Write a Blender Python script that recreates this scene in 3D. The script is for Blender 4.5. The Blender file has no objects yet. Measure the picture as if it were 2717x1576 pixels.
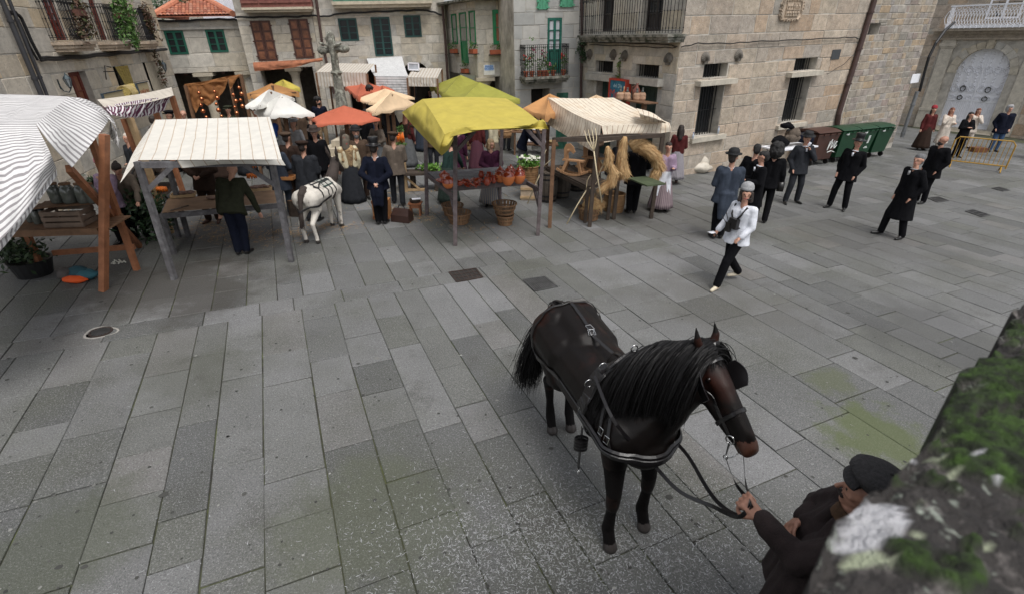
import bpy,bmesh,math,random
from mathutils import noise as MN
import numpy as np
from mathutils import Vector,Matrix
from mathutils.bvhtree import BVHTree
random.seed(7);rs=np.random.RandomState(7)
SC=bpy.context.scene;COL=SC.collection
# camera
F_,CX_,CY_,HC=1335.,1358.5,788.,3.65
TH=math.radians(26.8);RO=math.atan(.017)
FW=np.array([0,math.cos(TH),-math.sin(TH)]);r0=np.array([1.,0,0]);u0=np.cross(r0,FW)
RV=r0*math.cos(RO)+u0*math.sin(RO);UV=np.cross(RV,FW)
cd=bpy.data.cameras.new('camera');cam=bpy.data.objects.new('camera',cd);COL.objects.link(cam)
cam.matrix_world=Matrix(((RV[0],UV[0],-FW[0],0),(RV[1],UV[1],-FW[1],0),(RV[2],UV[2],-FW[2],HC),(0,0,0,1)))
cd.sensor_width=36;cd.lens=F_/2717*36;cd.clip_start=.05;cd.clip_end=500
cd.dof.use_dof=True;cd.dof.focus_distance=7.5;cd.dof.aperture_fstop=4.0
SC.camera=cam
# light: overcast
SUN_EL,SUN_ROT=math.radians(64),math.radians(152)
w=bpy.data.worlds.new('World');SC.world=w;w.use_nodes=True
nt=w.node_tree;nt.nodes.clear()
sky=nt.nodes.new('ShaderNodeTexSky');sky.sky_type='NISHITA';sky.sun_disc=False
sky.sun_elevation=SUN_EL;sky.sun_rotation=SUN_ROT;sky.air_density=1;sky.dust_density=3;sky.ozone_density=1
hs=nt.nodes.new('ShaderNodeHueSaturation');hs.inputs['Saturation'].default_value=.22
bg=nt.nodes.new('ShaderNodeBackground');bg.inputs[1].default_value=.12
wo=nt.nodes.new('ShaderNodeOutputWorld')
nt.links.new(sky.outputs[0],hs.inputs['Color']);nt.links.new(hs.outputs[0],bg.inputs[0]);nt.links.new(bg.outputs[0],wo.inputs[0])
sl=bpy.data.lights.new('sun','SUN');sl.energy=1.6;sl.angle=math.radians(28);sl.color=(1,.97,.93)
so=bpy.data.objects.new('sun',sl);COL.objects.link(so)
so.rotation_euler=(math.radians(90)-SUN_EL,0,math.pi-SUN_ROT)
SC.view_settings.view_transform='Standard';SC.view_settings.look='None'
SC.view_settings.exposure=.44;SC.view_settings.gamma=1;SC.view_settings.use_curve_mapping=False
# pixel -> place helpers
def ray(x,y):return FW+RV*((x-CX_)/F_)-UV*((y-CY_)/F_)
O3=np.array([0,0,HC])
def G(x,y,z=0.):
 d=ray(x,y);return O3+d*((z-HC)/d[2])
def WY(x,y,Y):
 d=ray(x,y);return O3+d*(Y/d[1])
def D(x,y,z=0.):
 return G(x*1.0782,y*1.0782,z)
def HT(g,px,py):
 d=ray(px,py);s=(g[:2]@d[:2])/(d[:2]@d[:2]);return HC+d[2]*s
def DHT(g,x,y):return HT(g,x*1.0782,y*1.0782)
def proj(p):
 v=np.array(p)-O3;z=v@FW
 return CX_+F_*(v@RV)/z,CY_-F_*(v@UV)/z,z
ZB=np.array([-.0381,-.0157,.9992])
# materials
MATS={}
def _n(nt,t,**k):
 n=nt.nodes.new(t)
 for a,b in k.items():
  if a.startswith('i_'):
   q=a[2:];q=int(q)if q.isdigit()else q.replace('_',' ')
   n.inputs[q].default_value=b
  else:setattr(n,a,b)
 return n
def mat(name,col,rough=.7,metal=0.,var=.15,scale=6.,bump=.15,bscale=None,spec=.5,rnd=0.,cols=None,stripes=None,patch=None,patch2=None,speck=None,transl=0.,coat=0.,sheen=0.,world=False):
 """col base colour; cols: list of colours picked by the 'rnd' attribute; stripes=(color,uvmult,duty,axis); patch=(color,scale,lo,hi) noise patches; speck=(color,scale,thr)"""
 if name in MATS:return MATS[name]
 m=bpy.data.materials.new(name);m.use_nodes=True;MATS[name]=m
 nt=m.node_tree;L=nt.links;b=nt.nodes['Principled BSDF']
 tc=_n(nt,'ShaderNodeTexCoord');P=tc.outputs['Object']
 if world:P=_n(nt,'ShaderNodeNewGeometry').outputs['Position']
 base=_n(nt,'ShaderNodeRGB');base.outputs[0].default_value=(*col,1);c=base.outputs[0]
 if cols:
  at=_n(nt,'ShaderNodeAttribute',attribute_name='rnd');rp=_n(nt,'ShaderNodeValToRGB')
  rp.color_ramp.interpolation='LINEAR';e=rp.color_ramp.elements
  while len(e)<len(cols):e.new(.5)
  for i,q in enumerate(cols):
   e[i].position=i/max(1,len(cols)-1);e[i].color=(*q,1)
  L.new(at.outputs['Fac'],rp.inputs[0]);c=rp.outputs[0]
 def mix(a,bb,f,mode='MIX'):
  mx=_n(nt,'ShaderNodeMix',data_type='RGBA',blend_type=mode)
  if isinstance(f,float):mx.inputs[0].default_value=f
  else:L.new(f,mx.inputs[0])
  L.new(a,mx.inputs[6])
  if isinstance(bb,tuple):mx.inputs[7].default_value=(*bb,1)
  else:L.new(bb,mx.inputs[7])
  return mx.outputs[2]
 if stripes:
  for(sc,sm,du,ax)in(stripes if isinstance(stripes,list)else[stripes]):
   uv=_n(nt,'ShaderNodeUVMap');sp=_n(nt,'ShaderNodeSeparateXYZ');L.new(uv.outputs[0],sp.inputs[0])
   m1=_n(nt,'ShaderNodeMath',operation='MULTIPLY',i_1=sm);L.new(sp.outputs[ax],m1.inputs[0])
   m2=_n(nt,'ShaderNodeMath',operation='FRACT');L.new(m1.outputs[0],m2.inputs[0])
   m3=_n(nt,'ShaderNodeMath',operation='LESS_THAN',i_1=du);L.new(m2.outputs[0],m3.inputs[0])
   c=mix(c,sc,m3.outputs[0])
 nz=_n(nt,'ShaderNodeTexNoise',i_Scale=scale,i_Detail=5.,i_Roughness=.6);L.new(P,nz.inputs['Vector'])
 if var:
  mr=_n(nt,'ShaderNodeMapRange',i_1=.3,i_2=.7,i_3=1-var,i_4=1+var);L.new(nz.outputs['Fac'],mr.inputs[0])
  vm=_n(nt,'ShaderNodeVectorMath',operation='SCALE');L.new(c,vm.inputs[0]);L.new(mr.outputs[0],vm.inputs['Scale']);c=vm.outputs[0]
 for pt in(patch,patch2):
  if pt:
   n2=_n(nt,'ShaderNodeTexNoise',i_Scale=pt[1],i_Detail=4.,i_Roughness=.65)
   mp=_n(nt,'ShaderNodeMapping',i_1=(pt[1]*7.3,3.1,1.7));L.new(P,mp.inputs[0]);L.new(mp.outputs[0],n2.inputs['Vector'])
   r2=_n(nt,'ShaderNodeMapRange',i_1=pt[2],i_2=pt[3],i_3=0.,i_4=pt[4]if len(pt)>4 else 1.);L.new(n2.outputs['Fac'],r2.inputs[0])
   c=mix(c,pt[0],r2.outputs[0])
 if speck:
  for q in(speck if isinstance(speck,list)else[speck]):
   n3=_n(nt,'ShaderNodeTexNoise',i_Scale=q[1],i_Detail=2.,i_Roughness=.7);L.new(P,n3.inputs['Vector'])
   r3=_n(nt,'ShaderNodeMapRange',i_1=q[2],i_2=q[2]+.1,i_3=0.,i_4=q[3]if len(q)>3 else.6);L.new(n3.outputs['Fac'],r3.inputs[0])
   c=mix(c,q[0],r3.outputs[0])
 L.new(c,b.inputs['Base Color'])
 b.inputs['Roughness'].default_value=rough;b.inputs['Metallic'].default_value=metal
 b.inputs['Specular IOR Level'].default_value=spec
 if coat:b.inputs['Coat Weight'].default_value=coat
 if sheen:b.inputs['Sheen Weight'].default_value=sheen
 if transl:b.inputs['Transmission Weight'].default_value=transl
 if bump:
  bs=bscale or scale*3
  n4=_n(nt,'ShaderNodeTexNoise',i_Scale=bs,i_Detail=4.,i_Roughness=.6);L.new(P,n4.inputs['Vector'])
  bp=_n(nt,'ShaderNodeBump',i_Strength=min(1.,bump),i_Distance=.02);L.new(n4.outputs['Fac'],bp.inputs['Height'])
  L.new(bp.outputs[0],b.inputs['Normal'])
 return m
# mesh builder
class MB:
 def __init__(s):s.v=[];s.f=[];s.uv=[];s.r=[];s.m=[];s.M=None;s.rnd=.5;s.mi=0;s.hasuv=False
 def pts(s,p):
  p=np.asarray(p,float)
  if s.M is not None:p=p@s.M[:3,:3].T+s.M[:3,3]
  n=len(s.v);s.v.extend(p.tolist());return n
 def face(s,idx,uv=None):
  s.f.append(tuple(idx));s.r.append(s.rnd);s.m.append(s.mi)
  if uv is not None:s.hasuv=True
  s.uv.append(uv)
 def quad(s,a,b,c,d,uv=None):
  n=s.pts([a,b,c,d]);s.face((n,n+1,n+2,n+3),uv);return s
 def box(s,c,d,R=None):
  """c centre, d full dims, R 3x3 columns axes"""
  c=np.array(c,float);h=np.array(d,float)/2
  P=np.array([(x,y,z)for x in(-1,1)for y in(-1,1)for z in(-1,1)])*h
  if R is not None:P=P@np.array(R).T
  n=s.pts(P+c)
  for q in((0,1,3,2),(4,6,7,5),(0,4,5,1),(2,3,7,6),(0,2,6,4),(1,5,7,3)):s.face([n+i for i in q])
  return s
 def beam(s,a,b,w,h=None,up=(0,0,1),ext=0.):
  a=np.array(a,float);b=np.array(b,float);h=h or w
  t=b-a;l=np.linalg.norm(t);t=t/l;up=np.array(up,float)
  if abs(t@up)>.95:up=np.array((0,1.,0))
  x=np.cross(up,t);x/=np.linalg.norm(x);y=np.cross(t,x)
  return s.box((a+b)/2,(w,h,l+2*ext),np.array([x,y,t]).T)
 def tube(s,P,r,n=6,cap=True,flat=None):
  P=[np.array(p,float)for p in P];k=len(P)
  if not hasattr(r,'__len__'):r=[r]*k
  base=len(s.v);prev=None
  for i in range(k):
   t=P[min(i+1,k-1)]-P[max(i-1,0)];t/=(np.linalg.norm(t)+1e-9)
   if prev is None:
    u=np.array((0,0,1.))if abs(t[2])<.9 else np.array((1.,0,0))
   else:u=prev
   x=np.cross(u,t);x/=(np.linalg.norm(x)+1e-9);y=np.cross(t,x);prev=y
   a=np.arange(n)*2*math.pi/n
   fl=flat or 1.
   s.pts(P[i]+r[i]*(np.outer(np.cos(a),x)+fl*np.outer(np.sin(a),y)))
  for i in range(k-1):
   for j in range(n):
    s.face((base+i*n+j,base+i*n+(j+1)%n,base+(i+1)*n+(j+1)%n,base+(i+1)*n+j))
  if cap:
   s.face([base+j for j in range(n)][::-1]);s.face([base+(k-1)*n+j for j in range(n)])
  return s
 def lathe(s,c,prof,n=12,ax=None,sx=1.,sy=1.,cap=(True,True),fn=None):
  """prof [(r,z)]; ax optional 3x3"""
  base=len(s.v);c=np.array(c,float)
  for(r,z)in prof:
   a=np.arange(n)*2*math.pi/n
   rr=np.full(n,r)if fn is None else r*fn(a,z)
   P=np.stack([rr*np.cos(a)*sx,rr*np.sin(a)*sy,np.full(n,z)],1)
   if ax is not None:P=P@np.array(ax).T
   s.pts(P+c)
  k=len(prof)
  for i in range(k-1):
   for j in range(n):
    s.face((base+i*n+j,base+i*n+(j+1)%n,base+(i+1)*n+(j+1)%n,base+(i+1)*n+j))
  if cap[0]:s.face([base+j for j in range(n)][::-1])
  if cap[1]:s.face([base+(k-1)*n+j for j in range(n)])
  return s
 def ball(s,c,r,n=8,m=6):
  if not hasattr(r,'__len__'):r=(r,r,r)
  prof=[(math.sin(math.pi*i/m),-math.cos(math.pi*i/m))for i in range(m+1)]
  c=np.array(c,float);base=len(s.v)
  for(q,z)in prof[1:-1]:
   a=np.arange(n)*2*math.pi/n
   s.pts(np.stack([q*np.cos(a)*r[0],q*np.sin(a)*r[1],np.full(n,z*r[2])],1)+c)
  k=m-1
  for i in range(k-1):
   for j in range(n):s.face((base+i*n+j,base+i*n+(j+1)%n,base+(i+1)*n+(j+1)%n,base+(i+1)*n+j))
  p0=s.pts([c-np.array((0,0,r[2]))]);p1=s.pts([c+np.array((0,0,r[2]))])
  for j in range(n):
   s.face((p0,base+(j+1)%n,base+j));s.face((p1,base+(k-1)*n+j,base+(k-1)*n+(j+1)%n))
  return s
 def grid(s,P,uv=None,closed=False):
  """P array (a,b,3)"""
  P=np.asarray(P,float);a,b=P.shape[:2];n=s.pts(P.reshape(-1,3))
  for i in range(a-1):
   for j in range(b-1 if not closed else b):
    j2=(j+1)%b
    q=(n+i*b+j,n+i*b+j2,n+(i+1)*b+j2,n+(i+1)*b+j)
    if uv is not None:s.face(q,[uv[i,j],uv[i,j2],uv[i+1,j2],uv[i+1,j]])
    else:s.face(q)
  return s
ORG={}
def mesh_of(name,mb,org,mats,smooth=False):
 me=bpy.data.meshes.new(name)
 v=np.array(mb.v,float).reshape(-1,3)-np.array(org)
 me.from_pydata(v.tolist(),[],mb.f)
 at=me.attributes.new('rnd','FLOAT','FACE');at.data.foreach_set('value',np.array(mb.r,'f'))
 if mb.hasuv:
  ul=me.uv_layers.new(name='UVMap');flat=[]
  for f,u in zip(mb.f,mb.uv):
   if u is None:flat.extend([0.]*2*len(f))
   else:
    for q in u:flat.extend((float(q[0]),float(q[1])))
  ul.data.foreach_set('uv',flat)
 for m in(mats if isinstance(mats,(list,tuple))else[mats]):me.materials.append(m)
 if any(mb.m):me.polygons.foreach_set('material_index',mb.m)
 if smooth:me.polygons.foreach_set('use_smooth',[True]*len(mb.f))
 me.update();return me
def tag(o,label=None,cat=None,group=None,kind=None):
 if label:o['label']=label
 if cat:o['category']=cat
 if group:o['group']=group
 if kind:o['kind']=kind
 return o
def obj(name,mb,mats,parent=None,smooth=False,label=None,cat=None,group=None,kind=None,org=None):
 po=ORG[parent.name]if parent is not None else(np.zeros(3)if org is None else np.array(org,float))
 me=mesh_of(name,mb,po,mats,smooth)
 o=bpy.data.objects.new(name,me);COL.objects.link(o)
 if parent is not None:o.parent=parent
 else:o.location=po
 ORG[o.name]=po
 return tag(o,label,cat,group,kind)
def thing(name,label,cat,loc,group=None,kind=None):
 o=bpy.data.objects.new(name,None);COL.objects.link(o);o.empty_display_size=.2
 loc=np.array([loc[0],loc[1],loc[2]if len(loc)>2 else 0.],float)
 o.location=loc;ORG[o.name]=loc
 return tag(o,label,cat,group,kind)
def copy_tree(o,loc,rz=0.,label=None,parent=None,scale=None):
 c=o.copy();COL.objects.link(c)
 if parent is None:
  c.location=loc;c.rotation_euler=(0,0,rz)
  if scale:c.scale=(scale,scale,scale)
  if label:c['label']=label
  ORG[c.name]=np.array(loc,float)
 else:c.parent=parent;ORG[c.name]=ORG[parent.name]
 for ch in o.children:copy_tree(ch,None,parent=c)
 return c
def RZ(deg,loc=(0,0,0),s=1.):
 a=math.radians(deg);M=np.eye(4);M[:2,:2]=[[math.cos(a),-math.sin(a)],[math.sin(a),math.cos(a)]]
 M[:3,:3]*=s;M[:3,3]=[loc[0],loc[1],loc[2]if len(loc)>2 else 0];return M
def vnoise(p,sc=1.,seed=0):
 """cheap smooth pseudo noise of points (n,3) -> (n,)"""
 p=np.asarray(p)*sc+seed*3.7
 return(np.sin(p[...,0]*1.7+1.3*np.sin(p[...,1]*1.1+p[...,2]))+np.sin(p[...,1]*2.3+1.7*np.sin(p[...,2]*1.3+p[...,0]*.7))+np.sin(p[...,2]*1.9+1.1*np.sin(p[...,0]*1.9+p[...,1]*.6)))/3
# palette
GRAN=[(.20,.195,.185),(.27,.255,.235),(.33,.30,.26),(.36,.315,.25),(.30,.29,.275),(.40,.36,.30)]
M_stone=mat('granite_block',(.33,.3,.26),.9,cols=[(.30,.275,.24),(.44,.365,.28),(.38,.335,.285),(.40,.29,.20),(.52,.44,.35),(.34,.30,.26),(.47,.365,.27),(.43,.36,.29)],var=.24,scale=6,bump=.5,bscale=26,patch=((.16,.15,.13),.9,.52,.75,.55),patch2=((.40,.27,.15),1.7,.62,.8,.4),speck=[((.60,.56,.51),34,.58,.55),((.11,.10,.09),30,.58,.6)])
M_pale=mat('pale_granite',(.45,.43,.39),.9,cols=[(.44,.42,.375),(.55,.51,.44),(.50,.44,.34),(.46,.445,.41),(.60,.56,.49)],var=.2,scale=5,bump=.4,bscale=24,patch=((.22,.21,.19),.8,.55,.8,.5),speck=[((.66,.64,.6),34,.60,.4),((.15,.14,.13),30,.60,.5)])
M_mortar=mat('mortar',(.46,.43,.38),.95,var=.25,scale=4,bump=.4,patch=((.14,.13,.11),1.2,.5,.7,.6))
M_dark=mat('dark_interior',(.025,.022,.02),.9,bump=0)
M_iron=mat('black_iron',(.02,.02,.022),.5,.4,bump=.1)
M_glass=mat('window_glass',(.02,.023,.026),.14,spec=.5,bump=.03,bscale=2)
M_curt=mat('white_curtain',(.55,.56,.58),.8,bump=.3,bscale=12)
M_green=mat('green_paint',(.012,.20,.075),.45,var=.2,bump=.15)
M_dgreen=mat('dark_green_paint',(.012,.06,.055),.5,var=.3,bump=.15)
M_tgreen=mat('teal_green_paint',(.01,.11,.08),.5,var=.2,bump=.15)
M_brown=mat('brown_shutter_wood',(.085,.034,.024),.5,var=.35,scale=9,bump=.3)
M_redw=mat('reddish_gallery_wood',(.20,.075,.06),.7,var=.35,bump=.3)
M_zinc=mat('zinc_pipe',(.22,.23,.24),.5,.5,bump=.1)
M_pipe=mat('brown_drainpipe',(.07,.04,.035),.45,var=.25,bump=.1)
M_tile=mat('clay_roof_tile',(.45,.15,.08),.85,cols=[(.42,.14,.07),(.55,.22,.13),(.33,.10,.06),(.50,.25,.17)],var=.25,scale=14,bump=.3)
M_white=mat('white_painted_wood',(.84,.85,.90),.5,var=.05,bump=.05)
M_leaf=mat('leaf_green',(.06,.13,.03),.6,cols=[(.03,.08,.015),(.07,.15,.03),(.12,.22,.05)],var=.2,bump=0)
M_terra=mat('terracotta',(.38,.10,.045),.7,var=.15,bump=.1)
# GROUND
AZ=math.radians(-24.56);E1=np.array([math.sin(AZ),math.cos(AZ)]);E2=np.array([math.cos(AZ),-math.sin(AZ)])
def AB(p):p=np.array(p[:2]);return p@E1,p@E2
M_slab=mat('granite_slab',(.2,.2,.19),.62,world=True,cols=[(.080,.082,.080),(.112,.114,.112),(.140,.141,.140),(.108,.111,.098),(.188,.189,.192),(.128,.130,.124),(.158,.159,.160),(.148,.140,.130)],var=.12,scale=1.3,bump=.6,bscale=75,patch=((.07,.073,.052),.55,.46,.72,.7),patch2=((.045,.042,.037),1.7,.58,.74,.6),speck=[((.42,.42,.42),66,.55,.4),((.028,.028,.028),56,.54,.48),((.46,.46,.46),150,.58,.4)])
M_moss=mat('mossy_joint_soil',(.06,.065,.035),.95,world=True,var=.4,scale=5,bump=.5,patch=((.035,.033,.028),1.5,.45,.6),patch2=((.11,.13,.045),2.5,.55,.7))
gp_=G(2320,1150)
nt_=M_slab.node_tree;bs_=nt_.nodes['Principled BSDF'];src=bs_.inputs['Base Color'].links[0].from_socket;ge_=nt_.nodes.new('ShaderNodeNewGeometry')
def stain(src,c,r,col,amt,sc,sq=(1.,1.,1.)):
 dd_=nt_.nodes.new('ShaderNodeVectorMath');dd_.operation='DISTANCE';dd_.inputs[1].default_value=tuple(c);nt_.links.new(ge_.outputs['Position'],dd_.inputs[0])
 nn_=nt_.nodes.new('ShaderNodeTexNoise');nn_.inputs['Scale'].default_value=sc;nn_.inputs['Detail'].default_value=6;nn_.inputs['Roughness'].default_value=.7;nt_.links.new(ge_.outputs['Position'],nn_.inputs['Vector'])
 m1_=nt_.nodes.new('ShaderNodeMath');m1_.operation='MULTIPLY_ADD';m1_.inputs[1].default_value=r*2.4;m1_.inputs[2].default_value=-r*1.2;nt_.links.new(nn_.outputs['Fac'],m1_.inputs[0])
 m2_=nt_.nodes.new('ShaderNodeMath');m2_.operation='ADD';nt_.links.new(dd_.outputs['Value'],m2_.inputs[0]);nt_.links.new(m1_.outputs[0],m2_.inputs[1])
 mr_=nt_.nodes.new('ShaderNodeMapRange');mr_.inputs[1].default_value=r;mr_.inputs[2].default_value=r*.5;mr_.inputs[3].default_value=0;mr_.inputs[4].default_value=amt;nt_.links.new(m2_.outputs[0],mr_.inputs[0])
 mx=nt_.nodes.new('ShaderNodeMix');mx.data_type='RGBA';nt_.links.new(mr_.outputs[0],mx.inputs[0]);nt_.links.new(src,mx.inputs[6]);mx.inputs[7].default_value=(*col,1);return mx.outputs[2]
for c_,r_,k_,a_,sc_ in((G(2320,1150),.62,(.085,.108,.03),.72,2.6),(G(2200,1010),.35,(.09,.105,.04),.5,3.),(G(1000,1400),1.0,(.09,.10,.06),.5,1.5),(G(480,760),1.6,(.045,.04,.034),.7,1.2),(G(150,1450),.8,(.07,.078,.05),.55,1.5),(G(2500,900),1.5,(.06,.06,.058),.5,1.),(G(1900,800),1.4,(.08,.075,.06),.35,1.),(G(1700,560),2.2,(.07,.065,.055),.45,.8),(G(500,1000),.8,(.075,.078,.06),.4,1.6),(G(2300,620),2.,(.07,.067,.06),.4,.8)):src=stain(src,c_,r_,k_,a_,sc_)
nt_.links.new(src,bs_.inputs['Base Color'])
ground=MB()
for sx in range(-6,7):
 for sy in range(-2,11):pass
xs=np.linspace(-70,70,15);ys=np.linspace(-30,110,15)
Pg=np.array([[(x,y,-.016)for x in xs]for y in ys]);ground.grid(Pg)
ground=obj('ground',ground,M_moss,kind='structure')
S3=3.323
def c1(x,y):return(x/S3,y/S3+700)
LN={'B':(173,924,36,1140),'C':(295,905,0,1485),'D':(420,887,178,1576),'E':(528,868,373,1576),'F':(605,853,528,1576),'G':(695,838,703,1576),'H':(799,819,918,1569),'I':(885,804,1113,1576),'J':(972,789,1306,1576),'K':(1043,778,1476,1576),'L':(1104,768,1636,1576),'M':(1175,756,1797,1576),'N':(1240,748,1968,1576),'O':(1289,735,2050,1517),'P':(1360,725,2050,1351),'Q':(1438.6,712,2010,1141),'Q2':(1501,699,2225,1224),'S':(1606,683,2200,1060),'T':(1708,667,2246,994)}
bl={}
for k_,q in LN.items():bl[k_]=.5*(AB(G(q[0],q[1]))[1]+AB(G(q[2],q[3]))[1])
order=list(LN)
gl=np.mean([AB(G(*p))[0]for p in((65,939),(421,882),(700,835),(1143,757),(1664,672),(2293,570))])
gu=np.mean([AB(G(*p))[0]for p in((205,876),(451,840),(650,810),(1101,734),(1635,652),(2191,566))])
JOINT={'B':[(176,1020),(128,1127)],'C':[(337,944),(240,1151)],'D':[(441,990),(406,1094),(382,1199),(346,1321)],'E':[(554,939),(524,1121),(481,1368)],'F':[(641,1001),(629,1229),(614,1530)],'G':[(754,933),(758,1013),(779,1262),(791,1374)],'H':[(846,843),(873,950),(894,1040),(924,1181),(1005,1539)],'I':[(961,890),(988,963),(1011,1038),(1044,1127),(1092,1259),(1134,1377)],'J':[(1034,840),(1071,917),(1183,1130),(1300,1432)],'K':[(1131,868),(1195,972),(1252,1070),(1306,1161),(1399,1318)],'L':[(1228,894),(1339,1100),(1554,1346)],'M':[(1285,855),(1339,921),(1775,1426)],'N':[(1339,822),(1774,1296)],'O':[(1924,1293)]}
cells=[]
bs=[bl[k_]for k_ in order]
lows=[]
b=bs[0]
pre=[]
while b>-14:b-=random.uniform(.42,.66);pre.append(b)
for i in range(len(pre)):lows.append((pre[i],bs[0]if i==0 else pre[i-1],None))
for i in range(len(bs)-1):lows.append((bs[i],bs[i+1],order[i]))
b=bs[-1]
while b<31:
 n_=b+random.uniform(.38,.58);lows.append((b,n_,None));b=n_
for(b0,b1,key)in lows:
 joints=sorted([AB(G(*p))[0]for p in JOINT.get(key,[])],reverse=True)
 aa=[gl]+joints;a=aa[-1]
 if key and not joints:a=gl
 while a>-3:
  a-=random.choice([random.uniform(.5,.8),random.uniform(.8,1.5)]);aa.append(a)
 for i in range(len(aa)-1):
  if aa[i]-aa[i+1]>.06:cells.append((aa[i+1],aa[i],b0,b1))
b=-16.
gcut=[]
while b<31:
 n_=b+random.uniform(.45,1.2);cells.append((gl,gu,b,n_));b=n_
UPL=[(345,700,290,845),(415,690,351,853),(489,700,454,838),(579,700,564,820),(657.5,700,654.5,807),(730,700,736,793),(790,700,805,781),(870,700,889,771),(946,700,967.5,757),(1026,700,1049,745),(1083,700,1109,733),(1152,700,1172,722)]
ub=sorted(.5*(AB(G(q[0],q[1]))[1]+AB(G(q[2],q[3]))[1])for q in UPL)
b=ub[0];ub2=[]
while b>-24:b-=random.uniform(.4,.62);ub2.append(b)
ub=ub2[::-1]+ub
while ub[-1]<30:ub.append(ub[-1]+random.uniform(.36,.58))
for i in range(len(ub)-1):
 a=gu+(0 if random.random()<.5 else 0)
 while a<40:
  n_=a+random.uniform(.5,1.15);cells.append((a,n_,ub[i],ub[i+1]));a=n_
def to3(a,b,z=0.):return np.array([*(a*E1+b*E2),z])
vis=[]
for c in cells:
 m=to3((c[0]+c[1])/2,(c[2]+c[3])/2)
 cor=[to3(a,b)for a in c[:2]for b in c[2:]]
 pr=[proj(p)for p in cor]
 if min(p[2]for p in pr)<.4:continue
 x=[p[0]for p in pr];y=[p[1]for p in pr]
 if max(x)<-500 or min(x)>3300 or max(y)<40 or min(y)>2300:continue
 ar=0
 for i,j in((0,1),(1,3),(3,2),(2,0)):ar+=x[i]*y[j]-x[j]*y[i]
 inv=0<=np.mean(x)<=2717 and 0<=np.mean(y)<=1576
 vis.append((abs(ar)*(1 if inv else.02),c))
vis.sort(key=lambda q:-q[0])
def slab_mb(mb,c,z0=None):
 a0,a1,b0,b1=c;j=.0045;bv=.007
 a0+=j*random.uniform(.6,1.8);a1-=j*random.uniform(.6,1.8);b0+=j*random.uniform(.6,1.8);b1-=j*random.uniform(.6,1.8)
 if a1-a0<.04 or b1-b0<.04:return
 z=random.uniform(-.003,.004);tx,ty=random.uniform(-.002,.002),random.uniform(-.002,.002)
 mb.rnd=random.random();pm=proj(to3((a0+a1)/2,(b0+b1)/2))
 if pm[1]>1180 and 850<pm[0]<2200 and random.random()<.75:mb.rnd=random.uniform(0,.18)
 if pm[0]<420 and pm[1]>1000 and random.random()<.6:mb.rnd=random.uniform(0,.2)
 if pm[0]>2050 and random.random()<.65:mb.rnd=random.uniform(0,.28)  # right and lower edge slabs picked darker: vignetting put into colour, plus damp
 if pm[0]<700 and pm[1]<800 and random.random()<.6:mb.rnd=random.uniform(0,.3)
 top=[to3(a,b,z+tx*sa+ty*sb)for(a,b,sa,sb)in((a0+bv+random.uniform(0,.005),b0+bv,-1,-1),(a0+bv,b1-bv,-1,1),(a1-bv,b1-bv,1,1),(a1-bv,b0+bv,1,-1))]
 jt=lambda:random.uniform(-.0035,.0035)
 mid=[to3(a+jt(),b+jt(),z-.005)for(a,b)in((a0,b0),(a0,b1),(a1,b1),(a1,b0))]
 bot=[p-np.array((0,0,.03))for p in mid]
 n=mb.pts(top+mid+bot);mb.face((n+3,n+2,n+1,n))
 for i in range(4):
  k=(i+1)%4
  mb.face((n+i,n+k,n+4+k,n+4+i));mb.face((n+4+i,n+4+k,n+8+k,n+8+i))
def HOLE(c):
 return False
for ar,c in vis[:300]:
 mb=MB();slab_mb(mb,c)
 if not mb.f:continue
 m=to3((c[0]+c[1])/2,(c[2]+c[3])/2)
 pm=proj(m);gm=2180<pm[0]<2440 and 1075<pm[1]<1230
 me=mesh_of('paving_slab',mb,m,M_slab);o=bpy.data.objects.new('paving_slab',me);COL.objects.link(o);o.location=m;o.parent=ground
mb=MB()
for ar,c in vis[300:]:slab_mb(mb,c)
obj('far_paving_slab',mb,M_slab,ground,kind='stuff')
# iron grates and covers in the paving
def grate(name,label,corners,slots,mat_,z=.008):
 """corners 4 ground points TL TR BR BL"""
 P=[np.array(p,float)for p in corners]
 t=thing(name,label,'drain cover',(*np.mean(P,0)[:2],0));t['group']='iron covers in the paving'
 f=MB();q=lambda u,v:(P[0]*(1-u)+P[1]*u)*(1-v)+(P[3]*(1-u)+P[2]*u)*v
 up=np.array((0,0,z))
 for a,b in(((0,0),(1,0)),((1,0),(1,1)),((1,1),(0,1)),((0,1),(0,0))):f.beam(q(*a)+up,q(*b)+up,.03,.02)
 obj('frame',f,mat_,t)
 g=MB();d=MB();d.quad(*(p+np.array((0,0,.006))for p in(q(0,1),q(1,1),q(1,0),q(0,0))))
 obj('pit',d,M_dark,t)
 nu,nv=slots
 for i in range(1,nu):g.beam(q(i/nu,0)+up,q(i/nu,1)+up,.016,.012)
 for i in range(1,nv):g.beam(q(0,i/nv)+up,q(1,i/nv)+up,.016,.014)
 obj('grid',g,mat_,t)
 return t
M_rust=mat('rusty_cast_iron',(.05,.035,.03),.7,.3,var=.4,bump=.4)
M_cast=mat('grey_cast_iron',(.10,.10,.10),.5,.5,var=.3,bump=.4)
q0=[G(*p)for p in((1192,724),(1262,714),(1280,737),(1212,749))]
grate('drain_grate','rusty rectangular slotted drain grate in the gutter course in front of the pottery stall',q0,(6,3),M_rust)
q1=[G(*p)for p in((1389,744),(1445,736),(1478,762),(1420,774))]
grate('manhole_cover','square grey patterned manhole cover just behind the brown horse',q1,(11,11),M_cast,z=.009)
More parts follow.
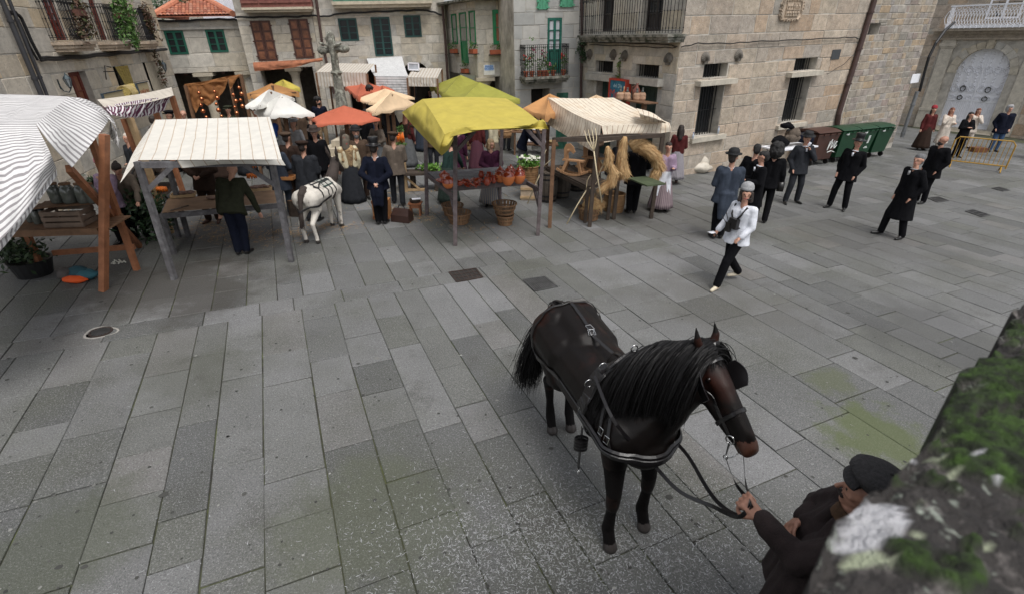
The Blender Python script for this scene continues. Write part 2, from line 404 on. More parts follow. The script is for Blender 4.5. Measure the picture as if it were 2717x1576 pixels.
for i,(pts,lb)in enumerate((([(2462,527),(2490,524),(2516,534),(2486,538)],'small dark drain grate beside the man in the long black coat'),([(2562,562),(2580,558),(2626,572),(2604,577)],'long narrow drain grate at the right edge in front of the yellow barrier'),([(2632,501),(2650,498),(2678,506),(2660,509)],'farthest small drain grate below the yellow barrier foot'))):
 grate('drain_grate',lb,[G(*p)for p in pts],(8,3),M_cast)
t=thing('round_manhole_cover','small round iron cover with cement around it in the gutter at left','drain cover',G(268,880));c=G(268,881)
f=MB();f.lathe(c+np.array((0,0,.004)),[(.14,0),(.14,.01),(.12,.01),(.115,.004),(.0,.004)],20,cap=(True,False));obj('cover',f,M_rust,t)
f=MB()
for i in range(-4,5):
 l=math.sqrt(max(0,.012-(i*.026)**2));f.beam(c+np.array((i*.026,-l,.012)),c+np.array((i*.026,l,.012)),.012,.01)
obj('ribs',f,M_cast,t)
M_cement=mat('pale_cement',(.36,.34,.31),.9,var=.2,bump=.3)
f=MB();f.lathe(c+np.array((0,0,-.002)),[(.142,0),(.142,.006),(.168,.004),(.168,0)],18,sx=1.3,sy=1.0,fn=lambda a,z:1+.1*np.sin(3*a+1));obj('cement_collar',f,M_cement,t)
t['group']='iron covers in the paving'
mb=MB()
for i in range(420):
 x,y=rs.uniform(0,2700),rs.uniform(600,1570)
 c=G(x,y)+np.array((0,0,.0052));r=random.uniform(.006,.02)*(2 if random.random()<.06 else 1);n=7;mb.rnd=random.random()
 P_=[c+(r*random.uniform(.7,1.2)*math.cos(a),r*random.uniform(.7,1.2)*math.sin(a),0)for a in np.arange(n)*2*math.pi/n];n0=mb.pts(P_);mb.face([n0+k for k in range(n)])
obj('trodden_gum',mb,mat('trodden_gum',(.04,.04,.038),.8,cols=[(.035,.035,.033),(.05,.05,.045),(.06,.06,.055),(.32,.32,.30)],bump=0),None,kind='stuff',label='dark spots of trodden chewing gum on the paving',cat='gum')
# HOUSES
def cA(x,y):return(x/3.6,y/3.6)
def cB(x,y):return(650+x/3.6,y/3.6)
def cC(x,y):return(1300+x/3.6,y/3.6)
def cD(x,y):return(1950+x/3.285,y/3.285)
M_warm=mat('warm_granite',(.5,.45,.36),.9,cols=[(.48,.45,.40),(.56,.49,.38),(.52,.42,.29),(.44,.42,.38),(.60,.54,.45),(.50,.44,.35)],var=.2,scale=5,bump=.4,bscale=24,patch=((.24,.21,.18),.8,.55,.8,.5),speck=[((.66,.62,.55),34,.6,.4),((.15,.14,.13),30,.6,.5)])
class Fac:
 def __init__(s,p,az,z=ZB):
  a=math.radians(az);h=np.array([math.sin(a),math.cos(a),0]);s.w=z/np.linalg.norm(z)
  h=h-s.w*(h@s.w);s.u=h/np.linalg.norm(h);s.n=np.cross(s.u,s.w)
  s.o=np.array(p,float)
  if s.n@(O3-s.o)<0:s.n=-s.n
  s.o=s.o-s.w*(s.o[2]/s.w[2])
 def uv(s,px,d=0.):
  r=ray(*px);o=s.o+s.n*d;t=((o-O3)@s.n)/(r@s.n);p=O3+r*t
  return(p-s.o)@s.u,(p-s.o)@s.w
 def P(s,u,v,d=0.):return s.o+s.u*u+s.w*v+s.n*d
 def R(s):return np.array([s.u,s.n,s.w]).T
 def rect(s,tl,br,d=0.):
  a=s.uv(tl,d);b=s.uv(br,d);return[min(a[0],b[0]),max(a[0],b[0]),min(a[1],b[1]),max(a[1],b[1])]
 def quadrect(s,tl,tr,br,bl,d=0.):
  q=[s.uv(p,d)for p in(tl,tr,br,bl)]
  return[(q[0][0]+q[3][0])/2,(q[1][0]+q[2][0])/2,(q[2][1]+q[3][1])/2,(q[0][1]+q[1][1])/2]
 def box(s,mb,u0,u1,v0,v1,d0,d1):
  mb.box(s.P((u0+u1)/2,(v0+v1)/2,(d0+d1)/2),(abs(u1-u0),abs(d1-d0),abs(v1-v0)),s.R());return mb
def minus(rects,h):
 out=[]
 for r in rects:
  u0,u1,v0,v1=r;a0,a1,b0,b1=max(u0,h[0]),min(u1,h[1]),max(v0,h[2]),min(v1,h[3])
  if a0>=a1 or b0>=b1:out.append(r);continue
  if v0<b0:out.append([u0,u1,v0,b0])
  if b1<v1:out.append([u0,u1,b1,v1])
  if u0<a0:out.append([u0,a0,b0,b1])
  if a1<u1:out.append([a1,u1,b0,b1])
 return out
def shell(F,par,u0,u1,v0,v1,holes,depth=5.,reveal=.3,m=None,sides=(1,1)):
 mb=MB()
 for r in[[u0,u1,v0,v1]]:
  rs_=[r]
  for h in holes:rs_=minus(rs_,h)
  for q in rs_:mb.quad(F.P(q[0],q[2],-.003),F.P(q[1],q[2],-.003),F.P(q[1],q[3],-.003),F.P(q[0],q[3],-.003))
 for h in holes:
  rv=h[4]if len(h)>4 else reveal
  c=[(h[0],h[2]),(h[1],h[2]),(h[1],h[3]),(h[0],h[3])]
  for i in range(4):
   a,b=c[i],c[(i+1)%4];mb.quad(F.P(*a,-.003),F.P(*b,-.003),F.P(*b,-rv),F.P(*a,-rv))
 for k_,q in enumerate((((u0,v0),(u0,v1)),((u1,v1),(u1,v0)),((u0,v1),(u1,v1)))):
  if k_<2 and not sides[k_]:continue
  mb.quad(F.P(*q[0],-.003),F.P(*q[1],-.003),F.P(*q[1],-depth),F.P(*q[0],-depth))
 if all(sides):mb.quad(F.P(u1,v0,-depth),F.P(u0,v0,-depth),F.P(u0,v1,-depth),F.P(u1,v1,-depth))
 obj('wall',mb,m or M_mortar,par)
def one_block(mb,F,r,dp=.035,gap=.007,bev=.009):
 u0,u1,v0,v1=r;g=gap;u0+=g;u1-=g;v0+=g;v1-=g
 if u1-u0<.035 or v1-v0<.035:return False
 bv=min(bev,(u1-u0)*.3,(v1-v0)*.3);d=random.uniform(.0,.016);j=lambda:random.uniform(-.004,.004)
 mb.rnd=random.random()
 fr=[F.P(u0+bv+j(),v0+bv+j(),d+j()),F.P(u1-bv+j(),v0+bv+j(),d+j()),F.P(u1-bv+j(),v1-bv+j(),d+j()),F.P(u0+bv+j(),v1-bv+j(),d+j())]
 md=[F.P(u0,v0,d-bv),F.P(u1,v0,d-bv),F.P(u1,v1,d-bv),F.P(u0,v1,d-bv)]
 bk=[F.P(u0,v0,-dp),F.P(u1,v0,-dp),F.P(u1,v1,-dp),F.P(u0,v1,-dp)]
 n=mb.pts(fr+md+bk);mb.face((n,n+1,n+2,n+3))
 for i in range(4):
  k=(i+1)%4;mb.face((n+4+i,n+4+k,n+k,n+i));mb.face((n+8+i,n+8+k,n+4+k,n+4+i))
 return True
def blocks(F,par,u0,u1,v0,v1,holes,ch=.34,wmin=.4,wmax=.95,m=None,name='stone_block',cap=290,jit=.0,gap=.007):
 R_=[];v=v0
 while v<v1-.02:
  h=ch*random.uniform(.82,1.18);v2=v+h
  if v1-v2<.15:v2=v1
  u=u0-random.uniform(0,wmax*.6)
  while u<u1:
   u2=u+random.uniform(wmin,wmax);R_.append([max(u,u0),min(u2,u1),v,v2]);u=u2
  v=v2
 out=[]
 for r in R_:
  q=[r]
  for h in holes:q=minus(q,h)
  for x in q:
   if x[1]-x[0]>.05 and x[3]-x[2]>.05:out.append(x)
 sc=[]
 for x in out:
  p=proj(F.P((x[0]+x[1])/2,(x[2]+x[3])/2));a=(x[1]-x[0])*(x[3]-x[2])
  inv=p[2]>0 and-20<p[0]<2740 and-20<p[1]<1600
  sc.append((a/(p[2]**2)if inv else 0,x))
 sc.sort(key=lambda q:-q[0])
 rest=MB()
 for i,(s_,x)in enumerate(sc):
  if i<cap and s_>0:
   mb=MB()
   if one_block(mb,F,x,gap=gap):obj(name,mb,m or M_stone,par)
  else:one_block(rest,F,x,gap=gap)
 if rest.f:obj('small_'+name,rest,m or M_stone,par,kind='stuff')
def surround(F,par,r,w=.14,m=None,out=.02,lint=True,sill=True,depth=.25):
 """dressed stone jambs/lintel/sill round an opening; returns grown rect"""
 m=m or M_pale
 for a,b in((r[0]-w,r[0]),(r[1],r[1]+w)):
  mb=MB();mb.rnd=random.random();F.box(mb,a,b,r[2],r[3],-depth,out);obj('jamb',mb,m,par)
 if lint:mb=MB();mb.rnd=random.random();F.box(mb,r[0]-w,r[1]+w,r[3],r[3]+w*1.4,-depth,out+.004);obj('lintel',mb,m,par)
 if sill:mb=MB();mb.rnd=random.random();F.box(mb,r[0]-w,r[1]+w,r[2]-w*.8,r[2],-depth,out+.03);obj('sill',mb,m,par)
 return[r[0]-w,r[1]+w,r[2]-(w*.8 if sill else 0),r[3]+(w*1.4 if lint else 0)]
def casement(F,par,r,m,leaves=2,rows=3,d=-.08,fw=.07,name='window',curtain=None,glass=None,panel=0.,pm=None,label=None):
 """timber window or glazed door: frame, meeting stile, glazing bars; panes as sub-parts"""
 u0,u1,v0,v1=r;f=MB();B=lambda*a:F.box(f,*a)
 B(u0,u0+fw,v0,v1,d-.06,d);B(u1-fw,u1,v0,v1,d-.06,d);B(u0+fw,u1-fw,v1-fw,v1,d-.06,d-.002);B(u0+fw,u1-fw,v0,v0+fw,d-.06,d-.002)
 lw=(u1-u0-2*fw)/leaves;vb=v0+fw+(v1-v0)*panel
 for i in range(1,leaves):B(u0+fw+i*lw-fw*.6,u0+fw+i*lw+fw*.6,v0+fw,v1-fw,d-.055,d+.008)
 if panel:B(u0+fw,u1-fw,vb-fw*.6,vb,d-.05,d-.008);
 for j in range(1,rows):
  v=vb+(v1-fw-vb)*j/rows;B(u0+fw,u1-fw,v-.014,v+.014,d-.045,d-.003)
 o=obj(name,f,m,par,label=label)
 for i in range(leaves):
  a=u0+fw+i*lw
  for j in range(rows):
   p=MB();c0=vb+(v1-fw-vb)*j/rows;c1_=vb+(v1-fw-vb)*(j+1)/rows
   F.box(p,a+.01,a+lw-.01,c0+.01,c1_-.01,d-.036,d-.03);obj('pane',p,glass or M_glass,o)
  if panel:
   p=MB();F.box(p,a+.03,a+lw-.03,v0+fw,vb-fw*.6,d-.05,d-.03);F.box(p,a+lw*.2,a+lw*.8,v0+fw+.06,vb-fw*.6-.06,d-.03,d-.018);obj('panel',p,pm or m,o)
 if curtain:
  p=MB();n=24;xs_=np.linspace(u0+fw,u1-fw,n)
  Pg_=np.array([[F.P(x,v,d-.12+.015*math.sin(i*1.9))for i,x in enumerate(xs_)]for v in(vb,v1-fw)]);p.grid(Pg_);obj('curtain',p,curtain,o)
 b=MB();F.box(b,u0,u1,v0,v1,d-.3,d-.25);obj('interior',b,M_dark,o)
 return o
def shutter_pair(F,par,r,m,d=.02,name='shutter',louv=False,panels=3):
 mid=(r[0]+r[1])/2
 for a,b in((r[0],mid-.006),(mid+.006,r[1])):
  PNL=[];f=MB();F.box(f,a,b,r[2],r[3],d-.05,d);st=.07
  n=panels
  for i in range(n):
   c0=r[2]+st+(r[3]-r[2]-st)*i/n;c1_=r[2]+(r[3]-r[2]-st)*(i+1)/n
   pp_=MB();F.box(pp_,a+st,b-st,c0,c1_,d,d+.012);F.box(pp_,a+st+.04,b-st-.04,c0+.05,c1_-.05,d+.012,d+.026);PNL.append(pp_)
   if louv:
    k=8
    for q in range(k):F.box(f,a+st,b-st,c0+(c1_-c0)*q/k,c0+(c1_-c0)*(q+.5)/k,d+.018,d+.03)
  for hy in(.12,.5,.88):
   F.box(f,(a if a==r[0]else b)-.05,(a if a==r[0]else b)+.05,r[2]+(r[3]-r[2])*hy-.02,r[2]+(r[3]-r[2])*hy+.02,d,d+.03)
  so_=obj(name,f,m,par)
  for pp_ in PNL:obj('panel',pp_,mat('lighter_shutter_panel',(.21,.085,.045),.4,var=.5,scale=5,bump=.2)if m is M_brown else m,so_)
def railing(F,par,u0,u1,v0,v1,out,nb,m=M_iron,name='railing',side=True,bulge=0.,scroll=False):
 mb=MB();r=.009
 path=([F.P(u0,0,0),F.P(u0,0,out)]if side else[F.P(u0,0,out)])+([F.P(u1,0,out),F.P(u1,0,0)]if side else[F.P(u1,0,out)])
 for v in(v0+.06,v1-.07,v1):
  for i in range(len(path)-1):mb.beam(path[i]+F.w*v,path[i+1]+F.w*v,.03,.014,up=F.w)
 def bar(p):
  if bulge:
   q=[p+F.w*(v0+(v1-v0)*t)+F.n*bulge*math.sin(min(1,(1-t)*1.4)*math.pi)for t in(0,.15,.3,.45,.6,.8,1)]
   mb.tube(q,r,5,cap=False)
  else:
   mb.tube([p+F.w*v0,p+F.w*v1],r,5,cap=False)
   for t in(.12,.52,.9):mb.ball(p+F.w*(v0+(v1-v0)*t),.02,6,4)
 for i in range(nb+1):bar(F.P(u0+(u1-u0)*i/nb,0,out))
 if side:
  k=max(2,int(nb*out/(u1-u0)))
  for i in range(k):
   for u in(u0,u1):bar(F.P(u,0,out*i/k))
 if scroll:
  for i in range(max(3,nb//4)):
   c=F.P(u0+(u1-u0)*(i+.5)/max(3,nb//4),v0+.18,out+.01)
   q=[c+F.u*(.07*math.cos(a)*(1-a/14))+F.w*(.09*math.sin(a)*(1-a/14))for a in np.linspace(0,9,16)];mb.tube(q,.007,4,cap=False)
 return obj(name,mb,m,par)
def slabm(F,par,u0,u1,v0,v1,out,m=None,name='balcony_slab',steps=2):
 mb=MB()
 for i in range(steps):
  t0,t1=i/steps,(i+1)/steps
  F.box(mb,u0+(1-t1)*.10,u1-(1-t1)*.10,v0+(v1-v0)*t0,v0+(v1-v0)*t1,-.1,out*(.72+.28*t1)if steps>1 else out)
 return obj(name,mb,m or M_stone,par)
def cable(F,par,pts,r=.02,d=.03,name='cable',m=M_iron):
 mb=MB();P=[F.P(*F.uv(p,d),d)for p in pts];Q=[]
 for i in range(len(P)-1):
  for t in np.linspace(0,1,6)[:-1]:Q.append(P[i]*(1-t)+P[i+1]*t+np.array((0,0,.012*math.sin(9*t+i*2.1)-.01)))
 Q.append(P[-1]);mb.tube(Q,r,5)
 return obj(name,mb,m,par)
def leaves(mb,c,rad,n,size=.05,shape=None,droop=0.):
 c=np.array(c,float);rad=np.array(rad if hasattr(rad,'__len__')else(rad,)*3,float)
 for i in range(n):
  p=rs.normal(0,.42,3);p=np.clip(p,-1,1)*rad+c
  a=rs.normal(0,1,3);a/=np.linalg.norm(a);b=np.cross(a,rs.normal(0,1,3));b/=np.linalg.norm(b)+1e-9
  s=size*random.uniform(.6,1.4);mb.rnd=random.random()
  n0=mb.pts([p-a*s,p+b*s*.4,p+a*s+np.array((0,0,-droop*s)),p-b*s*.4]);mb.face((n0,n0+1,n0+2,n0+3))
 return mb
def flower_pot(loc,label,s=1.,flower=None,n=60,cat='potted plant',group='potted plants on the balcony',hgt=.3):
 t=thing('potted_plant',label,cat,loc,group)
 mb=MB();mb.lathe(loc,[(.06*s,0),(.085*s,.15*s),(.095*s,.15*s),(.095*s,.18*s),(.08*s,.18*s),(.075*s,.15*s)],10,cap=(True,True));obj('pot',mb,M_terra,t)
 mb=MB();leaves(mb,np.array(loc)+(0,0,.18*s+hgt*.5),(.13*s,.13*s,hgt*.7),n,.04);obj('foliage',mb,M_leaf,t)
 if flower is not None:
  mb=MB()
  for i in range(7):mb.ball(np.array(loc)+rs.uniform(-.12,.12,3)*s+(0,0,.2+hgt*.8),.03,5,4)
  obj('flowers',mb,flower,t)
 return t
def window_box(F,u,v,w,label,flw=None):
 c=F.P(u,v,.14);t=thing('window_box',label,'flower box',c,'planted boxes below the green windows')
 mb=MB();F.box(mb,u-w/2,u+w/2,v,v+.15,.05,.23);obj('box',mb,M_terra,t)
 mb=MB();F.box(mb,u-w/2-.04,u+w/2+.04,v-.03,v,.0,.26);obj('bracket',mb,M_iron,t)
 mb=MB();leaves(mb,F.P(u,v+.24,.16),(w*.5,.13,.2),int(90*w/.5),.045);obj('foliage',mb,M_leaf,t)
 return t
def drainpipe(F,par_label,pts,r=.05,d=.09,m=M_pipe,name='drainpipe',cat='drainpipe',lb=None):
 P=[F.P(*F.uv(p,d),d)for p in pts]
 t=thing(name,lb,cat,P[-1]);mb=MB();mb.tube(P,r,10);obj('pipe',mb,m,t)
 mb=MB()
 for i in range(len(P)-1):
  L_=np.linalg.norm(P[i+1]-P[i])
  for q in np.arange(.5,L_,1.1):
   c=P[i]+(P[i+1]-P[i])*q/L_;mb.lathe(c-F.w*.02,[(r*1.25,0),(r*1.25,.05)],10)
 obj('bracket',mb,m,t);return t
def lettering(F,par,text,u,v,hgt,m,d=.03,wfac=None,font_ex=.002):
 cu=bpy.data.curves.new('lettering','FONT');cu.body=text;cu.size=hgt;cu.extrude=font_ex;cu.align_x='CENTER';cu.align_y='CENTER';cu.space_line=.85
 o=bpy.data.objects.new('lettering',cu);COL.objects.link(o)
 dg=bpy.context.evaluated_depsgraph_get();me=bpy.data.meshes.new_from_object(o.evaluated_get(dg));bpy.data.objects.remove(o)
 me.materials.clear();me.materials.append(m)
 p=F.P(u,v,d)-ORG[par.name];R=np.array([F.u if np.cross(F.u,F.w)@F.n>0 else-F.u,F.w,F.n]).T
 n=len(me.vertices);co=np.empty(n*3);me.vertices.foreach_get('co',co);co=co.reshape(-1,3)
 if wfac:co[:,0]*=wfac
 me.vertices.foreach_set('co',(co@R.T+p).ravel());me.update()
 o=bpy.data.objects.new('lettering',me);COL.objects.link(o);o.parent=par;ORG[o.name]=ORG[par.name];return o
def mid(F,tl,br):r=F.rect(tl,br);return(r[0]+r[1])/2,(r[2]+r[3])/2
# seventh house: big granite corner house at right
C7=np.array([4.65,15.55,0.])
FR=Fac(C7,61.5);FL=Fac(C7,-25.)
if FR.uv(cC(2200,700))[0]<0:FR.u=-FR.u
h7=thing('corner_house','large granite corner house with barred windows, scallop shells and carved coat of arms','house',C7)
def grill(F,par,r,n,m=M_iron,d=-.1,hb=1):
 mb=MB()
 for i in range(1,n):u=r[0]+(r[1]-r[0])*i/n;mb.beam(F.P(u,r[2],d),F.P(u,r[3],d),.022,.022,up=F.n)
 for j in range(1,hb+1):
  v=r[2]+(r[3]-r[2])*j/(hb+1);mb.beam(F.P(r[0],v,d+.012),F.P(r[1],v,d+.012),.035,.01,up=F.w)
 return obj('window_bars',mb,m,par)
wT=FR.quadrect(cC(2045,622),cC(2275,600),cC(2262,735),cC(2035,752))
wL=FR.quadrect(cC(2010,825),cC(2240,800),cC(2172,1285),cC(1957,1308))
xT=FR.quadrect(cD(530,517),cD(735,500),cD(690,612),cD(510,625))
xL=FR.quadrect(cD(478,685),cD(690,655),cD(565,1035),cD(398,1098))
RE=FR.uv((2394,300))[0];pipeU=FR.uv(cD(1050,600))[0]
WT=7.2
holesR=[r+[.45]for r in(wT,wL,xT,xL)]
nr=FR.rect(cD(1180,208),cD(1245,305));holesR.append(nr+[.3])
shell(FR,h7,0,RE,-.6,WT,holesR,depth=5.6,reveal=.45,sides=(0,1))
hz=[h[:4]for h in holesR]
for r,n,hb in((wT,9,0),(wL,9,1),(xT,9,0),(xL,9,1)):
 mb=MB();FR.box(mb,r[0]-.02,r[1]+.02,r[2]-.02,r[3]+.02,-.5,-.44);obj('window',mb,M_dark,h7)
 g_=MB();FR.box(g_,r[0],r[1],r[2],r[3],-.43,-.42);wp=obj('window_pane',g_,M_glass,h7);grill(FR,wp,r,n,hb=hb,d=-.2)
for(tl,br,ov)in((cC(1995,790),cC(2345,790),.14),(cD(478,660),cD(755,635),.14),(cC(1925,1340),cC(2245,1315),.08),(cD(372,1110),cD(620,1092),.08)):
 a,b=FR.uv(tl,ov),FR.uv(br,ov);v=(a[1]+b[1])/2;mb=MB();mb.rnd=.6
 FR.box(mb,min(a[0],b[0]),max(a[0],b[0]),v-.07,v+.07,-.02,ov*1.6);obj('window_sill',mb,M_pale,h7)
blocks(FR,h7,0.0,pipeU,-.3,WT,hz,ch=.42,wmin=.45,wmax=1.25,cap=200,gap=.011)
M_rub=mat('rubble_stone',(.3,.26,.22),.92,cols=[(.27,.25,.22),(.37,.31,.24),(.33,.29,.25),(.40,.30,.20),(.30,.28,.26),(.30,.24,.21),(.38,.35,.31)],var=.3,scale=5,bump=.7,bscale=18,patch=((.16,.15,.13),1.4,.5,.72,.5),speck=((.1,.09,.08),40,.6,.4))
blocks(FR,h7,pipeU,RE,-.3,WT,hz,ch=.22,wmin=.2,wmax=.6,m=M_rub,name='rubble_stone',cap=95,gap=.01)
LU=abs(FL.uv((1542,200))[0]);sgn=1 if FL.uv((1542,200))[0]>0 else-1
tr1=FL.quadrect(cC(1010,580),cC(1175,592),cC(1172,700),cC(1008,690));tr2=FL.quadrect(cC(1395,615),cC(1617,628),cC(1608,755),cC(1393,728))
dr1=FL.quadrect(cC(1000,752),cC(1195,770),cC(1150,1300),cC(1010,1300));dr2=FL.quadrect(cC(1333,800),cC(1600,828),cC(1570,1200),cC(1330,1190))
for r in(dr1,dr2):r[2]=-.02
up1=FL.quadrect(cC(1045,-150),cC(1185,-150),cC(1180,300),cC(1042,305));up2=FL.quadrect(cC(1455,-150),cC(1655,-150),cC(1650,298),cC(1450,302))
def S(r):return[min(r[0],r[1]),max(r[0],r[1]),min(r[2],r[3]),max(r[2],r[3])]
tr1,tr2,dr1,dr2,up1,up2=map(S,(tr1,tr2,dr1,dr2,up1,up2))
ul0,ul1=(0,LU)if sgn>0 else(-LU,0)
holesL=[r+[.35]for r in(tr1,tr2,dr1,dr2,up1,up2)]
shell(FL,h7,ul0,ul1,-.6,WT,holesL,depth=5.,sides=(1,1)if False else((1,0)if sgn<0 else(0,1)))
blocks(FL,h7,ul0,ul1,-.3,WT,[h[:4]for h in holesL],ch=.40,wmin=.4,wmax=1.0,m=M_pale,name='dressed_block',cap=90)
for r,n in((tr1,8),(tr2,10)):
 mb=MB();FL.box(mb,r[0]-.02,r[1]+.02,r[2]-.02,r[3]+.02,-.4,-.34);q=obj('transom_window',mb,M_dark,h7);grill(FL,q,r,n,hb=0,d=-.08)
M_gdoor=mat('faded_green_plank_door',(.03,.06,.05),.65,var=.3,bump=.3)
for r in(dr1,dr2):
 n=6;d_=MB();FL.box(d_,r[0],r[1],r[2],r[3],-.34,-.30);q=obj('door',d_,M_dark,h7)
 for i in range(n):
  a=r[0]+(r[1]-r[0])*i/n;p=MB();FL.box(p,a+.012,r[0]+(r[1]-r[0])*(i+1)/n-.003,r[2]+.03,r[3]-.01,-.30,-.27);obj('plank',p,M_gdoor,q)
for(p,q)in((cC(930,735),cC(1185,750)),(cC(1300,765),cC(1625,795))):
 a,b=FL.uv(p,.15),FL.uv(q,.15);v=(a[1]+b[1])/2;mb=MB();mb.rnd=.7;FL.box(mb,min(a[0],b[0]),max(a[0],b[0]),v-.10,v+.10,-.02,.24);obj('door_hood',mb,M_pale,h7)
for r in(up1,up2):
 casement(FL,h7,r,mat('dark_brown_door',(.03,.024,.022),.6,bump=.1),rows=2,d=-.2,name='balcony_door',curtain=M_curt,panel=.33)
bu=sorted([FL.uv(cC(845,340),.5)[0],FL.uv(cC(1712,335),.5)[0]]);bv_=(FL.uv(cC(845,340),.5)[1]+FL.uv(cC(1712,335),.5)[1])/2
M_mslab=mat('mossy_stone_slab',(.24,.23,.2),.9,var=.3,scale=9,bump=.6,patch=((.04,.045,.03),4,.45,.62),patch2=((.10,.12,.05),6,.6,.75))
slabm(FL,h7,bu[0],bu[1],bv_-.2,bv_,.55,M_mslab,steps=3)
railing(FL,h7,bu[0]+.05,bu[1]-.05,bv_+.03,bv_+1.05,.5,38)
shell0=None
M_shell=mat('weathered_stone_shell',(.16,.145,.125),.9,var=.25,bump=.4)
SH=[(FL,cC(945,512),'scallop shell of stone under the left end of the large balcony'),(FL,cC(1172,517),'scallop shell of stone over the top right corner of the left transom window'),(FL,cC(1280,527),'scallop shell of stone above the climbing vine'),(FL,cC(1697,557),'scallop shell of stone nearest the house corner'),(FR,cC(2068,547),'scallop shell of stone above the left part of the nearer barred window'),(FR,cC(2385,522),'scallop shell of stone to the right above the nearer barred window')]
for F,px,lb in SH:
 u,v=F.uv(px,.06);c=F.P(u,v,.0);t=thing('scallop_shell',lb,'stone shell',c,'stone scallop shells on the corner house')
 mb=MB();n=13;R_=.17;rows_=[]
 for i in range(7):
  ph=i/6
  row=[]
  for j in range(2*n+1):
   a=math.radians(-118+236*j/(2*n));rr=R_*ph*(1+.04*(j%2))*(1-.12*abs(math.sin(a/2))**3)
   row.append(F.P(u+rr*math.sin(a),v-.13+rr*(math.cos(a))*1.0+R_*.55*ph,.03+.10*math.sin(math.pi*min(1,ph*.93+.07))*(1 if j%2 else.78)))
  rows_.append(row)
 mb.grid(np.array(rows_));obj('ribbed_shell',mb,M_shell,t)
 mb=MB();F.box(mb,u-.07,u+.07,v-.19,v-.11,-.01,.08);obj('hinge',mb,M_shell,t)
t=thing('climbing_vine','thin leafy vine climbing between the two barred transom windows','vine',FL.P(*FL.uv(cC(1248,800)),.02))
mb=MB();ln=[FL.P(*FL.uv(cC(x,y)),.05)for x,y in((1250,810),(1245,740),(1250,660),(1255,570))];mb.tube(ln,.008,4);obj('stem',mb,M_brown,t)
mb=MB()
for p in ln:leaves(mb,p-FL.w*.15,(.11,.07,.32),34,.055)
leaves(mb,FL.P(*FL.uv(cC(1180,780)),.08),(.12,.08,.12),40,.06);obj('foliage',mb,mat('bright_leaf',(.1,.2,.04),.6,cols=[(.06,.13,.03),(.16,.24,.06),(.22,.28,.09)],bump=0),t)
t=thing('ivy','dark ivy clump hanging at the drainpipe under the large balcony','ivy',FL.P(*FL.uv(cC(880,560)),.02))
mb=MB()
for x,y in((870,400),(905,420),(860,450),(890,470),(930,400),(850,510),(915,520),(925,560)):leaves(mb,FL.P(*FL.uv(cC(x,y)),.10),(.17,.12,.17),70,.05)
obj('foliage',mb,mat('ivy_leaf',(.02,.05,.02),.6,cols=[(.012,.035,.012),(.03,.07,.025),(.05,.10,.04)],bump=0),t)
cr=FR.rect(cD(392,-30),cD(570,200));cu_,cv_=(cr[0]+cr[1])/2,(cr[2]+cr[3])/2
t=thing('coat_of_arms','carved stone coat of arms with scrolled edge high on the right wall','coat of arms',FR.P(cu_,cr[2],0))
mb=MB();wv,hv=(cr[1]-cr[0])/2,(cr[3]-cr[2])/2
mb.lathe(FR.P(cu_,cv_,0),[(1,-.02),(1,.05),(.86,.09),(.8,.06),(0,.06)],28,ax=np.array([FR.u*wv,FR.w*hv,FR.n]).T,cap=(False,False),fn=lambda a,z:np.minimum(1.12,.9/np.maximum(np.abs(np.cos(a)),np.abs(np.sin(a)))**.8)*(.96+.04*np.cos(14*a)));obj('scrolled_border',mb,M_stone,t)
mb=MB()
for i in range(26):
 a=i*2*math.pi/26;q_=min(1.1,.9/max(abs(math.cos(a)),abs(math.sin(a)))**.8);c=FR.P(cu_+wv*.85*q_*math.cos(a),cv_+hv*.87*q_*math.sin(a),.08)
 mb.tube([c+FR.u*(.07*math.cos(b)*(1-b/9))+FR.w*(.08*math.sin(b)*(1-b/9))for b in np.linspace(a,a+5.5,9)],.02,5)
obj('scrolls',mb,M_stone,t)
mb=MB();FR.box(mb,cu_-wv*.5,cu_+wv*.5,cv_-hv*.5,cv_+hv*.5,.05,.10);FR.box(mb,cu_-wv*.02,cu_+wv*.02,cv_-hv*.5,cv_+hv*.5,.10,.13);FR.box(mb,cu_-wv*.5,cu_+wv*.5,cv_-hv*.02,cv_+hv*.02,.10,.125)
for a in range(-2,3):
 for b in(-.25,.25):mb.ball(FR.P(cu_+a*wv*.2,cv_+b*hv,.10),.045,6,4)
for i in range(4):FR.box(mb,cu_+wv*(.08+i*.11),cu_+wv*(.12+i*.11),cv_+hv*.08,cv_+hv*.46,.10,.13)
obj('shield',mb,M_stone,t)
mb=MB();FR.box(mb,*FR.rect(cD(848,438),cD(900,518)),-.01,.03);obj('dark_plaque',mb,mat('dark_slate',(.05,.055,.06),.6),None,label='small dark slate plaque on the right wall beside the brown pipe',cat='plaque')
mb=MB();FR.box(mb,*FR.rect(cD(1545,652),cD(1592,722)),-.01,.03);o=obj('wall_plaque',mb,M_white,None,label='small white square plaque on the rubble wall near its right end',cat='plaque')
drainpipe(FR,'',[cD(1232,-40),cD(905,1000),cD(880,1190)],.085,m=M_pipe,lb='thick dark brown drainpipe down the right wall behind the brown bin')
drainpipe(FR,'',[cD(1590,800),cD(1455,1200)],.07,m=M_zinc,lb='grey metal pipe at the right end of the rubble wall')
t=thing('cable_pipe','black curved cable bundle rising to the white balcony','cable',FR.P(*FR.uv(cD(1580,800)),.1))
mb=MB();mb.tube([FR.P(*FR.uv(cD(x,y)),.12)for x,y in((1580,800),(1620,640),(1660,500),(1720,380),(1800,270),(1880,200))],.05,7);obj('bundle',mb,M_iron,t)
drainpipe(FL,'',[cC(878,-60),cC(875,500),cC(868,930),cC(862,1100)],.045,m=M_pipe,lb='narrow brown drainpipe where the corner house meets the grey house')
